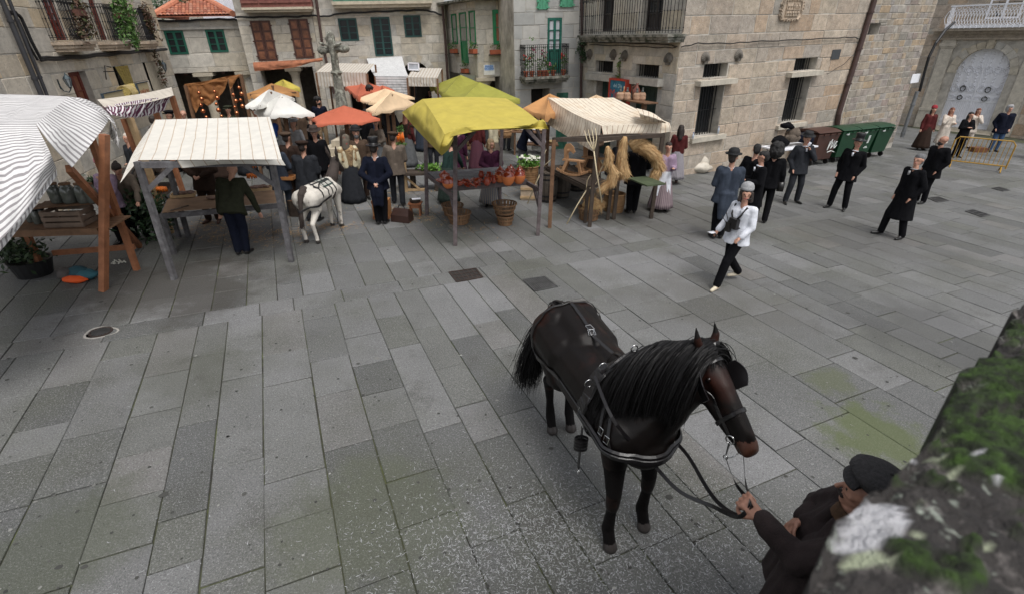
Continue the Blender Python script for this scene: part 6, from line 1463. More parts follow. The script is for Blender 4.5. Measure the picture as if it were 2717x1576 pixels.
def person(loc,az,label,H=1.70,coat='black',hem=None,trous='black',skirt=None,arms=('down','down'),legs='stand',lean=0.,hat=None,hatc='black',hair='dark',hairstyle='short',head=(0,0),vox=.017,shirt=None,apron=None,shawl=None,scarf=None,shoe=None,skin=None,beard=None,female=False,group='people in the square',seat=0.,bulk=1.,cuffs=None,tails=False,collar=None,extra=None,side=0.):
 loc=np.array([loc[0],loc[1],loc[2]if len(loc)>2 else 0.],float);s=H/1.75
 M0=RZ(-az,loc,s);t=thing('person',label,'person',loc,group)
 sk=skin or M_skin;B=Body(M0);bw=(.9 if female else 1.)*bulk
 hipz=.93-seat;la=math.radians(lean);ls_=math.radians(side)
 def U(p):
  x,y,z=p;z-=.93;y,z=y*math.cos(la)+z*math.sin(la),-y*math.sin(la)+z*math.cos(la);x,z=x*math.cos(ls_)+z*math.sin(ls_),-x*math.sin(ls_)+z*math.cos(ls_);return np.array((x,y,z+hipz))
 def cp(Bd,a,ra,b,rb,tg):Bd.cap(U(a),ra*s,U(b),rb*s,tg)
 tor='shirt'
 for sx in(-1,1):
  cp(B,(.07*sx*bw,0,.96),.11*bw,(.055*sx*bw,.0,1.12),.10*bw,tor);cp(B,(.055*sx*bw,0,1.12),.10*bw,(.085*sx*bw,.0,1.33),.105*bw,tor);cp(B,(.085*sx*bw,0,1.36),.085*bw,(.16*sx*bw,-.01,1.41),.058*bw,tor)
 cp(B,(0,-.005,1.40),.062,(0,.012,1.52),.052,'skin')
 hy,hp=math.radians(head[0]),math.radians(head[1])
 nk=np.array((0,.01,1.53))
 def Hd(p):
  x,y,z=np.array(p)-nk;y,z=y*math.cos(hp)+z*math.sin(hp)*1.,-y*math.sin(hp)+z*math.cos(hp);x,y=x*math.cos(hy)+y*math.sin(hy),-x*math.sin(hy)+y*math.cos(hy);return U(np.array((x,y,z))+nk)
 def hc(a,ra,b,rb,tg,Bd=B):Bd.cap(Hd(a),ra*s,Hd(b),rb*s,tg)
 hc((0,-.018,1.665),.087,(0,.012,1.655),.082,'skin');hc((0,.03,1.60),.062,(0,.048,1.562),.042,'skin');hc((0,.0,1.60),.068,(0,.02,1.59),.06,'skin')
 hc((0,.092,1.65),.010,(0,.110,1.618),.014,'skin');hc((-.03,.078,1.67),.014,(.03,.078,1.67),.014,'skin');hc((-.018,.085,1.577),.010,(.018,.085,1.577),.010,'lip')
 for sx in(-1,1):hc((.084*sx,-.005,1.645),.014,(.088*sx,-.012,1.62),.010,'skin');hc((.032*sx,.081,1.646),.010,(.036*sx,.081,1.646),.010,'eye')
 L_=dict(stand=((-.10,0),(.10,.02)),wide=((-.17,.0),(.17,.05)),stride=((-.09,.33),(.10,-.34)),step=((-.11,.14),(.10,-.12)),close=((-.07,0),(.07,.03)),spread=((-.20,-.05),(.14,.16)),cross=((.07,.05),(-.03,-.06)))[legs]
 feet=[]
 for(fx,fy),sx in zip(L_,(-1,1)):
  hip=np.array((.085*sx*bw,0,hipz));ank=np.array((fx,fy,.085));kn=(hip+ank)/2+np.array((0.01*sx,.05+.05*abs(fy)+seat*.5,.01))
  if legs=='stride' and fy<0:kn+=np.array((0,.06,-.03));ank=ank+np.array((0,0,.06))
  tg='trous' if not skirt else 'leg';kk=1. if tg=='trous' else.8
  B.cap(hip,.105*s*kk*bw,kn,.082*s*kk,tg);B.cap(kn,.082*s*kk,ank+(0,0,.02),.070*s*kk,tg)
  tw=.05*sx
  B.cap(ank-(0,.03,.03),.044*s,ank+np.array((tw*.4,.06,-.045)),.040*s,'shoe');B.cap(ank+np.array((tw*.4,.06,-.045)),.040*s,ank+np.array((tw,.16,-.055)),.030*s,'shoe');feet.append(ank)
 hands=[]
 for an,sx in zip(arms,(-1,1)):
  e,w_=ARM[an]if isinstance(an,str)else an
  sh=np.array((.185*sx*bw,-.01,1.405));el=sh+np.array((e[0]*sx,e[1],e[2]));wr=sh+np.array((w_[0]*sx,w_[1],w_[2]))
  cp(B,sh,.052,el,.042,'sleeve');cp(B,el,.040,wr,.027,'sleeve')
  d=(wr-el)/np.linalg.norm(wr-el);q=wr+d*.05;sd=np.cross(d,(0,0,1.));sd=sd/(np.linalg.norm(sd)+1e-9)
  cp(B,wr,.026,q,.030,'skin');dn=np.array((0,0,-1.));
  for k in range(4):o_=sd*(k-1.5)*.021;cp(B,q+o_*.8,.013,q+o_+d*(.045-.004*abs(k-1.3)),.011,'skin');cp(B,q+o_+d*.045,.011,q+o_+d*.065+dn*.02-sd*0,.009,'skin')
  cp(B,wr+d*.02-sd*.02*sx,.013,q-sd*.045*sx+d*.03,.010,'skin');hands.append(q)
 bm={'shirt':FAB(shirt or coat),'skin':sk,'lip':M_lip,'eye':M_eye,'sleeve':FAB(coat),'trous':FAB(trous),'leg':mat('dark_stocking',(.03,.028,.03),.8,bump=0),'shoe':shoe or M_shoe}
 if beard:hc((0,.055,1.56),.055,(0,.03,1.56),.06,'beard');bm['beard']=mat('hair_'+beard,HA[beard],.7,var=.3,bump=.4,bscale=60)
 submit(B,'body',t,bm,vox*s,2)
 C=Body(M0)
 for sx in(-1,1):
  cp(C,(.078*sx*bw,0,.98),.138*bw,(.07*sx*bw,.0,1.14),.13*bw,'c');cp(C,(.07*sx*bw,0,1.14),.13*bw,(.10*sx*bw,.0,1.33),.13*bw,'c');cp(C,(.08*sx*bw,0,1.37),.098*bw,(.18*sx*bw,-.01,1.40),.08*bw,'c')
 for an,sx in zip(arms,(-1,1)):
  e,w_=ARM[an]if isinstance(an,str)else an
  sh=np.array((.185*sx*bw,-.01,1.405));el=sh+np.array((e[0]*sx,e[1],e[2]));wr=sh+np.array((w_[0]*sx,w_[1],w_[2]))
  cp(C,sh,.078,el,.066,'c');cp(C,el,.065,el+(wr-el)*.94,.052,'c')
 hz=hem if hem is not None else(.80 if not skirt else.92)
 if hem is not False:
  mb=MB();top=1.0;nn_=20;rings=[]
  for z,kx,ky in((1.04,.205*bw,.135),(.95,.215*bw,.15),(hz+(.95-hz)*.5,.225*bw+.03*(1.-hz),.16+.03*(1-hz)),(hz,.23*bw+.08*(1.-hz),.17+.08*(1-hz))):
   rings.append([U((kx*math.cos(a),ky*math.sin(a)+(-.02 if tails and z<.9 else 0),z))if z>.9 else(U((kx*math.cos(a),ky*math.sin(a),z))if lean<12 else U((kx*math.cos(a),ky*math.sin(a),.93))+np.array((0,0,z-.93)))for a in np.arange(nn_)*2*math.pi/nn_])
  base=mb.pts(np.array(rings).reshape(-1,3))
  for i in range(3):
   for j in range(nn_):mb.face((i*nn_+j,(i+1)*nn_+j,(i+1)*nn_+(j+1)%nn_,i*nn_+(j+1)%nn_))
  mb.face(list(range(nn_)));mb.face([3*nn_+j for j in range(nn_)][::-1]);C.solid(mb,'c')
  if tails:
   mb=MB()
   for sx in(-1,1):C.chain([(.07*sx,-.13,.95),(.075*sx,-.16,.7),(.07*sx,-.17,.50)],[.07*s,.075*s,.05*s],'c')
   C.chain([(.0,-.14,.95),(.0,-.165,.7),(.0,-.175,.52)],[.06*s,.07*s,.05*s],'c')
 submit(C,'coat' if not female else 'jacket',t,{'c':FAB(coat)},vox*s,2,noise=.009*s,nscale=11.)
 M0i=M0
 def part(nm,fn,m,smooth=True,upper=True):
  mb=MB();fn(mb);v=np.array(mb.v);mb.v=(v@M0i[:3,:3].T+M0i[:3,3]).tolist();return obj(nm,mb,m,t,smooth=smooth)
 if skirt:
  sc,sz=skirt
  def f(mb):
   k=30;rows_=[]
   for i,z in enumerate(np.linspace(1.0,sz,9)):
    f_=i/8;kx,ky=.17*bw+.17*f_**.8,.13+.17*f_**.8
    rows_.append([(lambda p:p)((kx*math.cos(a)*(1+.07*f_*math.sin(a*9+.6*math.sin(3*a))),ky*math.sin(a)*(1+.09*f_*math.sin(a*9+1)),z-(0.93-hipz)))for a in np.arange(k)*2*math.pi/k])
   mb.grid(np.array(rows_),uv=np.array([[(j/k*2.2,i/8.)for j in range(k)]for i in range(9)]),closed=True);mb.face([mb_i for mb_i in range(len(mb.v)-k,len(mb.v))])
  part('skirt',f,FAB(sc)if isinstance(sc,str)else sc)
 if apron:
  def f(mb):mb.grid(np.array([[(x*(1+.35*i),(.135*(1+.5*i))*math.sqrt(max(.0,1-(x/.25)**2))+.02+.008*math.sin(x*60),1.06-.62*i-(0.93-hipz))for x in np.linspace(-.14,.14,11)]for i in np.linspace(0,1,7)]))
  part('apron',f,FAB(apron))
 if collar:part('collar',lambda mb:[mb.tube([Hd_ for Hd_ in[U((.062*math.cos(a),.02+.062*math.sin(a),1.455+.01*math.sin(a)))for a in np.linspace(0,2*math.pi,12)]],.013,6,cap=False),mb.box(U((0,.118,1.385)),(.032,.03,.085))],FAB(collar))
 if cuffs:
  for an,sx in zip(arms,(-1,1)):
   e,w_=ARM[an];sh=np.array((.185*sx*bw,-.01,1.405));el=sh+np.array((e[0]*sx,e[1],e[2]));wr=sh+np.array((w_[0]*sx,w_[1],w_[2]));part('cuff',lambda mb:mb.tube([U(wr-(wr-el)*.05),U(wr+(wr-el)*.08)],.037,8),FAB(cuffs))
 hm=mat('hair_'+hair,HA[hair],.6,var=.3,scale=30,bump=.5,bscale=70)if hair else None
 if hair and hairstyle!='bald':
  Hb=Body(M0);hh=lambda a,ra,b,rb:hc(a,ra,b,rb,'h',Hb)
  hh((0,-.03,1.685),.090,(0,.005,1.69),.082);hh((0,-.055,1.62),.072,(0,-.05,1.65),.08)
  if hairstyle=='long':hh((0,-.06,1.62),.085,(0,-.085,1.38),.07);hh((-.06,-.03,1.62),.045,(-.08,-.02,1.42),.035);hh((.06,-.03,1.62),.045,(.08,-.02,1.42),.035)
  if hairstyle=='bob':
   for sx in(-1,1):hh((.08*sx,.02,1.66),.034,(.092*sx,.035,1.54),.034)
   hh((0,-.06,1.62),.08,(0,-.07,1.54),.065)
  if hairstyle=='curly':hh((0,-.03,1.70),.12,(0,.0,1.71),.11)
  if hairstyle=='afro':hh((0,-.04,1.68),.15,(0,-.06,1.62),.16)
  if hairstyle=='bun':hh((0,-.11,1.70),.045,(0,-.13,1.71),.045)
  submit(Hb,'hair',t,{'h':hm},vox*.9*s,1,noise=(.02 if hairstyle in('afro','curly')else.008)*s,nscale=28.)
 def ring_hat(prof,nm,m,tilt=0,sx=1.,sy=1.08,dz=0,dy=0,fn=None):
  def f(mb):
   base=len(mb.v);mb.lathe((0,0,0),prof,20,sx=sx,sy=sy,cap=(False,True),fn=fn)
   for i in range(base,len(mb.v)):
    p=np.array(mb.v[i]);p=p+np.array((0,-.01+dy+p[2]*tilt,1.70+dz));mb.v[i]=(Hd(p)).tolist()
  return part(nm,f,m)
 hmx=FAB(hatc)if hatc in CL else hatc
 if hat=='top':ring_hat([(.150,.0),(.155,.012),(.15,.018),(.098,.016),(.094,.03),(.092,.10),(.105,.165),(.100,.17)],'top_hat',mat('silk_hat',(.008,.008,.01),.35,bump=.1));ring_hat([(.0965,.018),(.0965,.05)],'hat_band',M_shoe)
 if hat=='bowler':ring_hat([(.150,.012),(.155,.03),(.145,.022),(.104,.02),(.104,.05),(.098,.09),(.07,.125),(.03,.135)],'bowler_hat',mat('felt_hat_'+str(hatc),CL[hatc],.8,bump=.2))
 if hat=='fedora':ring_hat([(.165,.02),(.17,.03),(.16,.025),(.104,.02),(.104,.08),(.09,.12),(.05,.115)],'felt_hat',mat('felt_hat_'+str(hatc),CL[hatc],.8,bump=.2))
 if hat=='cap':
  ring_hat([(.100,-.005),(.118,.02),(.135,.04),(.120,.062),(.07,.078),(.02,.082)],'flat_cap',hmx,sy=1.12,dy=-.015,fn=lambda a,z:1+.03*np.cos(8*a))
  def f(mb):
   P_=np.array([[Hd((.095*k*math.sin(a),.055+.05*k+.055*k*math.cos(a),1.70+.012*(1-i/3.)-.012*i/3.))for a in np.linspace(-1.35,1.35,11)]for i,k in enumerate((.75,.9,1.0,1.04))]);mb.grid(P_)
  part('cap_peak',f,hmx)
 if hat=='beanie':ring_hat([(.100,.005),(.104,.01),(.106,.045),(.102,.047),(.100,.075),(.075,.115),(.03,.135)],'beanie',hmx,dy=-.012)
 if hat=='beret':ring_hat([(.098,-.01),(.13,.02),(.11,.05),(.03,.065)],'beret',hmx)
 if scarf:
  Sb=Body(M0);hc((0,-.02,1.685),.098,(0,-.03,1.63),.10,'h',Sb);hc((0,-.06,1.60),.09,(0,-.08,1.45),.10,'h',Sb);submit(Sb,'headscarf',t,{'h':FAB(scarf)if isinstance(scarf,str)else scarf},vox*s,1,noise=.006*s,nscale=16.)
 if hat=='hood':Sb=Body(M0);hc((0,-.03,1.69),.112,(0,-.04,1.60),.11,'h',Sb);submit(Sb,'fur_hood',t,{'h':hmx},vox*s,1,noise=.012*s,nscale=30.)
 if shawl:
  Sb=Body(M0)
  for sx in(-1,1):cp(Sb,(.06*sx,0,1.42),.09,(.19*sx,-.01,1.36),.085,'h');cp(Sb,(.16*sx,0,1.33),.10,(.13*sx,-.02,1.15),.10,'h')
  cp(Sb,(0,-.06,1.36),.13,(0,-.08,1.02),.08,'h');submit(Sb,'shawl',t,{'h':FAB(shawl)if isinstance(shawl,str)else shawl},vox*s,2,noise=.01*s,nscale=16.)
 if extra:extra(t,U,Hd,part,hands)
 return t
def gp(x,y):return D(x,y)
SH=M_bshoe
M_chk=cm('checked_skirt',(.42,.42,.45),[((.10,.11,.16),14.,.4,0),((.20,.21,.27),11.,.35,1)]);M_shawlp=mat('patterned_shawl',(.40,.27,.14),.9,var=.3,scale=18,bump=.6,patch=((.12,.07,.04),16,.45,.6,.8));M_gscarf=mat('flowered_headscarf',(.12,.10,.075),.9,var=.3,bump=.4,patch=((.35,.03,.02),9,.62,.7,.9))
M_plaid=cm('maroon_plaid',(.10,.02,.03),[((.02,.012,.03),22.,.4,0)]);M_strp=cm('striped_skirt',(.30,.26,.22),[((.10,.12,.17),16.,.4,0),]);M_gplaid=mat('dark_green_check',(.03,.05,.04),.9,var=.5,scale=40,bump=.3)
person(gp(597,628)+(0,.02,0),-8,'bald man in black jacket leaning with both hands on the cream stall table',1.74,'olive',.78,'navy',arms=('table','table'),legs='close',lean=33,hair='brown',hairstyle='bald',head=(0,18),vox=.014)
person(G(570,590),178,'man in dark brown clothes behind the cream stall table, head hidden by the canvas',1.78,'dkbrown',.72,'dkbrown',arms=('front','front'),shoe=SH)
person(gp(940,553),-4,'man in black tailcoat and top hat seen from behind, white-cuffed hands clasped behind him',1.76,'navy',.80,'black',arms=('behind','behind'),legs='close',hat='top',hair='dark',vox=.013,cuffs='white',collar='white',tails=True,head=(8,0))
person(gp(982,505),-12,'man in tweed brown cap and brownish jacket beside the black top hat man',1.72,'taupe',.78,'charcoal',arms=('front','hold'),legs='step',hat='cap',hatc='brown',head=(25,10),vox=.015)
person(gp(895,490),160,'man in dark bowler hat and long brown coat standing beyond the top hat man',1.74,'brown',.55,'dkbrown',arms=('pocket','pocket'),hat='bowler',hatc='black',beard='grey')
person(gp(872,497),-28,'woman in flowered headscarf, fringed tan shawl and long dark skirt beside the donkey',1.62,'cream',False,skirt=('charcoal',.03),scarf=M_gscarf,shawl=M_shawlp,arms=('down','down'),bulk=1.05,female=True,hair=None,vox=.014,head=(30,0))
person(gp(873,440),175,'young man in flat cap and grey waistcoat behind the shawled woman',1.66,'taupe',.9,'charcoal',arms=('front','down'),hat='cap',hatc='taupe',shirt='cream',head=(35,0))
person(gp(773,545),2,'man in navy wool coat and brown cap standing at the far side of the donkey',1.72,'charcoal',.72,'charcoal',arms=('hold','hold'),hat='cap',hatc='dkbrown',bulk=1.12,lean=4,vox=.015)
person(gp(735,505),10,'man in rounded brown hat and brown jacket between the cream stall and navy coat man',1.70,'dkbrown',.75,'dkbrown',hat='cap',hatc='brown',arms=('front','front'))
person(gp(798,485),170,'man in dark brown fedora and black coat beyond the navy coat man',1.70,'black',.7,'black',hat='fedora',hatc='dkbrown',head=(0,12))
person(gp(706,530),8,'man in grey cap and blue-grey smock behind the right post of the cream stall',1.70,'bluegrey',.62,'bluegrey',hat='cap',hatc='grey',arms=('hold','front'))
person(gp(705,455),30,'woman in dark blue headscarf and grey dress under the white umbrella canopy',1.62,'grey',False,skirt=('charcoal',.05),scarf=FAB('blue'),hair=None,female=True,arms=('hold','hold'))
person(gp(745,440),200,'man in light grey cap and grey shirt beside the white canopy pole',1.64,'ltgrey',.8,'charcoal',hat='cap',hatc='ltgrey')
person(gp(782,420),80,'woman in black bodice and long white apron skirt between white and red canopies',1.66,'black',False,skirt=('white',.05),hair='dark',hairstyle='bun',female=True,arms=('front','front'))
person(gp(800,366),150,'bearded man in dark vest and khaki trousers standing in the open square',1.76,'navy',.88,'khaki',arms=('pocket','pocket'),hair='black',hairstyle='curly',beard='black',head=(-30,0))
person(gp(826,326),-60,'woman in blue headscarf, plaid shirt and checked skirt near the stone cross',1.70,'checkg',False,skirt=(M_chk,.05),scarf=FAB('blue'),hair=None,female=True,arms=('front','front'))
person(gp(925,372)+(0,0,.42),95,'curly haired man in dark shirt and jeans standing raised above the peach canopy',1.78,'charcoal',.9,'jeans',hair='black',hairstyle='curly',head=(5,5),arms=('down','hold'))
person(gp(1008,410),20,'woman in pink headcloth, dark brown shawl and grey skirt beyond the carrots',1.62,'maroon',False,skirt=('grey',.05),scarf=fab('rosecloth',(.36,.17,.12)),shawl='dkbrown',hair=None,female=True)
person(gp(1208,507),172,'fair haired woman in maroon plaid blouse and striped apron skirt behind the glazed pots',1.60,'plum',False,skirt=(M_strp,.12),hair='blond',hairstyle='bob',female=True,arms=('front','front'),head=(-40,5),shirt='plum',vox=.015)
person(gp(1105,500),20,'woman in dark green checked blouse stooping behind the left side of the pottery table',1.58,'darkgreen',False,skirt=(M_gplaid,.08),hair='dark',female=True,lean=28,arms=('reach','reach'))
person(gp(1130,455),15,'woman in plum dress seen in the back left of the pottery stall',1.64,'plum',False,skirt=('plum',.05),female=True,hair='dark',hairstyle='bun')
person(gp(1175,420),10,'woman in dark maroon striped dress beyond the fair haired pottery woman',1.64,'maroon',False,skirt=(M_plaid,.05),female=True,hair='dark')
person(gp(1283,432),100,'man in dark jacket and grey trousers bending beyond the white flower basket',1.74,'navy',.8,'grey',legs='step',lean=20,arms=('reach','reach'))
person(gp(1553,526),4,'man in black coat seen from behind among the straw bundles',1.74,'black',.72,'black',legs='close',arms=('front','front'),hair='black',bulk=1.05,vox=.015)
person(gp(1622,518),185,'woman in mauve striped dress and white apron behind the right post of the straw stall',1.62,'mauve',False,skirt=(cm('mauve_stripe',(.27,.21,.22),((.14,.10,.12),16.,.4,0)),.10),apron='white',female=True,hair='dark',arms=('hold','hold'))
person(gp(1500,478),150,'person in blue-grey smock bending under the striped canvas of the straw stall',1.60,'bluegrey',.6,'bluegrey',lean=30,arms=('reach','reach'),hair='grey')
person(gp(1655,452),12,'long dark haired woman in maroon top and grey gathered skirt by the corner house wall',1.64,'maroon',False,skirt=(cm('grey_pinstripe',(.30,.28,.30),((.14,.13,.15),20.,.4,0)),.18),hair='dark',hairstyle='long',female=True,shoe=SH,vox=.015,arms=('hold','hold'))
person(gp(1763,588),8,'man in blue-grey tailcoat and black bowler seen from behind, tallest of the close group',1.80,'bluegrey',.78,'black',hat='bowler',hatc='black',hair='dark',tails=True,legs='close',vox=.013,collar='white',head=(30,0),arms=('hold','hold'),bulk=1.06)
person(gp(1822,545),60,'dark haired man in black padded jacket beyond the blue-grey tailcoat man',1.74,'black',.78,'black',hair='black',arms=('pocket','pocket'),head=(-35,0))
person(gp(1835,570),-80,'dark haired man in black coat with white collar facing the bowler hatted man',1.72,'black',.60,'black',hair='black',arms=('hold','hold'),collar='white',head=(15,0),vox=.015)
def bagx(t,U,Hd,part,hands):
 part('shoulder_bag',lambda mb:(mb.box((.26,.05,.86),(.14,.26,.2)),mb.tube([U((.1,.1,1.45)),(.25,.1,1.1),(.26,.1,.95)],.012,5)),M_shoe)
person(gp(1868,545),25,'person in black with a big bushy dark afro carrying a black bag',1.74,'black',.8,'black',hair='black',hairstyle='afro',legs='step',extra=bagx)
person(gp(1943,500),176,'man in black hat and dark grey suit with a hand raised to his face',1.74,'charcoal',.78,'charcoal',hat='fedora',hatc='black',arms=('face','pocket'),legs='wide',shirt='charcoal',collar='white',vox=.014,head=(0,10))
person(gp(2058,515),-128,'man in tall black top hat and black suit, hands pocketed, by the bins',1.74,'black',.74,'black',hat='top',arms=('pocket','pocket'),legs='wide',collar='white',vox=.014,head=(-40,0),side=-3)
person(gp(2193,582),-96,'grey haired man in long black overcoat standing alone at the right',1.74,'black',.42,'black',hair='grey',arms=('pocket','pocket'),legs='spread',collar='ltgrey',vox=.013,head=(-15,-6),side=2,beard=None)
person(gp(2262,500),-95,'bald bearded man in black just behind the grey haired overcoat man',1.72,'black',.7,'black',hair='black',hairstyle='bald',beard='black',arms=('pocket','pocket'),bulk=1.12,skin=M_skin2,head=(20,0))
def crewx(t,U,Hd,part,hands):
 part('radio_harness',lambda mb:(mb.box(U((-.02,.17,1.16)),(.17,.07,.17)),mb.box(U((.06,.19,1.08)),(.09,.06,.16)),mb.tube([U((-.13,.06,1.45)),U((-.09,.14,1.3)),U((-.02,.16,1.2))],.016,6),mb.tube([U((.13,.05,1.45)),U((.09,.14,1.3)),U((.02,.16,1.2))],.016,6),mb.tube([U((-.17,.0,1.08)),U((-.1,.14,1.1)),U((.1,.14,1.12)),U((.18,0,1.1))],.014,6),mb.tube([U((.06,.2,1.15)),U((.12,.24,1.32))],.007,5),mb.tube([U((.09,.2,1.12)),U((.19,.25,1.25))],.007,5)),M_shoe,smooth=False)
 part('headset',lambda mb:mb.tube([Hd((-.1,0,1.64)),Hd((-.09,.06,1.58)),Hd((-.02,.115,1.575))],.008,5),M_shoe)
 h=hands[1];part('black_goggle',lambda mb:mb.tube([U(h+(.0,.04,-.06))+np.array((.04*math.cos(a),0,.04*math.sin(a)))for a in np.linspace(0,6.3,12)],.01,6),M_shoe)
 h=hands[1];part('paper_sheet',lambda mb:mb.box(U(h+(.03,.06,-.01)),(.10,.14,.004)),M_white)
person(gp(1787,700),-115,'woman in white hoodie and pale beanie walking with a radio harness',1.68,'white',.80,'black',hat='beanie',hatc='ltgrey',hair='dark',hairstyle='bob',legs='stride',arms=(((.05,.0,-.28),(.02,.17,-.43)),((.09,.02,-.27),(.12,.14,-.46))),vox=.011,female=True,shoe=mat('white_orange_trainer',(.62,.55,.42),.5,patch=((.6,.3,.15),7,.6,.7,.6)),head=(-45,0),extra=crewx,bulk=1.12)
person(gp(2262,370),190,'woman in maroon coat and red knitted hat beside the grey pipe',1.64,'maroon',.5,skirt=('dkbrown',.1),hat='beanie',hatc=fab('redknit',(.30,.04,.05)),hair='dark',hairstyle='long',female=True)
person(gp(2305,373),190,'red haired woman in long fluffy white coat and ivory trousers before the white door',1.64,'ivory',.35,'ivory',hair='ginger',hairstyle='long',female=True,arms=('hold','face'),shoe=mat('ivory_shoe',(.5,.45,.4),.6))
person(gp(2348,388),185,'woman in black coat and black trousers behind the yellow barrier',1.62,'black',.7,'black',hair='black',hairstyle='long',female=True,arms=('cross','cross'))
person(gp(2372,365),200,'small woman in ivory clothes half hidden behind the woman in black',1.55,'ivory',.7,'ivory',hair='ginger',hairstyle='long',female=True,arms=('face','hold'))
person(gp(2440,374),195,'person in dark parka with grey fur hood and blue jeans by the door',1.74,'navy',.72,'jeans',hat='hood',hatc='ltgrey',hair='grey',arms=('pocket','pocket'),bulk=1.15)
person(gp(2512,392)+(.55,0,0),90,'person in bright blue jeans and white trainers walking out at the right edge',1.72,'jeans',.8,'jeans',legs='stride',shoe=mat('white_trainer',(.6,.6,.6),.5),hair='dark')
for(x,y,az_,lb,kw)in((315,600,185,'woman in pink beanie and lilac jacket behind the grey striped stall',dict(coat='mauve',hat='beanie',hatc='pink',female=True,H=1.62,arms=('face','hold'))),(352,590,150,'woman in dusty rose cardigan reaching at the left of the cream stall',dict(coat='taupe',female=True,hair='dark',hairstyle='bun',lean=25,arms=('reach','reach'),H=1.62)),(455,425,200,'man in black cap and dark coat under the purple striped canopy',dict(coat='black',hat='cap',hatc='black',H=1.74)),(487,418,160,'smiling balding man in dark coat with white collar behind the cream canvas',dict(coat='dkbrown',hair='brown',hairstyle='bald',collar='white',H=1.72)),(420,440,20,'man in brown jacket with his back turned under the purple striped canopy',dict(coat='dkbrown',H=1.70)),(362,495,200,'woman in white bonnet and dark dress between the two left stalls',dict(coat='charcoal',female=True,scarf='ivory',hair=None,skirt=('charcoal',.05),H=1.6)),(795,300,150,'man in grey flat cap and tweed jacket behind the white canopies',dict(coat='taupe',hat='cap',hatc='grey',H=1.72)),(1310,330,-60,'person in bright blue padded jacket under the flower balcony',dict(coat='blue',hair='brown',H=1.70,bulk=1.1))):
 kw.setdefault('arms',('front','down'));person(gp(x,y),az_,lb,**kw)
for(x,y,h_,az_,c_,st,lb)in((1028,290,1.72,190,'black','short','black haired man at the left end of the crowd under the white awnings'),(1050,292,1.62,180,'taupe','short','short man in taupe just right of the black haired man in the crowd'),(1078,296,1.70,170,'dkbrown','short','bearded man in dark brown in the middle of the crowd'),(1098,284,1.60,185,'charcoal','long','woman in light beanie at the back of the crowd'),(1118,288,1.70,200,'black','long','long haired person in black right of the light beanie woman'),(1092,306,1.60,170,'maroon','long','woman with brown hair in maroon in front of the bearded man'),(1122,312,1.74,160,'black','short','man with black hair and beard at the right front of the crowd'),(1146,308,1.70,200,'navy','short','man in dark cap at the right end of the crowd'),(1062,312,1.62,200,'plum','long','woman in plum at the left front of the crowd')):
 person(gp(x,y),az_,lb,h_,c_,.7,'black',hair='dark',hairstyle=st,vox=.022,hat='beanie' if 'beanie' in lb else('cap' if 'dark cap' in lb else None),hatc='pink' if 'beanie' in lb else 'charcoal',group='crowd under the white awnings',arms=('cross','cross'),beard='dark' if 'beard' in lb else None)
EX=[(700,395,20,'taupe','cap','grey',None),(728,372,200,'charcoal',None,None,None),(752,400,170,'brown','cap','taupe',None),(655,415,160,'dkbrown','cap','brown',None),(612,430,20,'ltgrey',None,None,'charcoal'),(548,440,190,'maroon',None,None,'dkbrown'),(915,418,30,'black','bowler','black',None),(938,432,200,'taupe',None,None,'grey'),(968,395,20,'charcoal','cap','charcoal',None),(1040,372,10,'white',None,None,'bluegrey'),(1068,420,160,'brown','cap','brown',None),(1090,385,200,'black',None,None,None),(1150,372,190,'navy','cap','navy',None),(1205,352,170,'ltgrey',None,None,'grey'),(1245,372,20,'olive','cap','olive',None),(1330,350,200,'dkbrown',None,None,None),(1385,360,180,'charcoal','cap','grey',None),(590,400,175,'olive','cap','olive',None),(1215,420,30,'cream',None,None,'taupe'),(1455,440,200,'brown',None,None,'dkbrown')]
WH=['under the left edge of the white canopies','behind the white canopy pole','right of the white canopy pole','behind the cream canvas right end','behind the middle of the cream canvas','behind the left of the cream canvas','just left of the bowler and coat man','beneath the brick red canopy','between the red and peach canopies','under the nearer peach canopy','beside the carrot post','beyond the carrot post','beyond the left of the pottery stall','in the middle distance behind the pottery stall','behind the pottery stall centre post','at the far cheese table','between the yellow and striped canvases','near the copper wares','behind the maroon plaid blouse woman','under the ochre canopy by the striped canvas']
for(x,y,az_,c_,hat_,hc_,sk_),wh in zip(EX,WH):
 person(gp(x,y),az_,('woman' if sk_ else 'man')+' in '+{'ltgrey':'light grey','dkbrown':'dark brown','charcoal':'charcoal'}.get(c_,c_)+' clothes '+wh,random.uniform(1.58,1.64)if sk_ else random.uniform(1.66,1.78),c_,False if sk_ else.75,'charcoal',skirt=(sk_,.05)if sk_ else None,hat=hat_,hatc=hc_ or 'black',hair=random.choice(['dark','brown','black']),hairstyle='bun' if sk_ else 'short',female=bool(sk_),vox=.021,arms=random.choice([('front','front'),('hold','down'),('down','pocket'),('reach','hold')]),head=(random.uniform(-30,30),random.uniform(0,14)),apron='white' if sk_ and random.random()<.5 else None,group='people in the market')
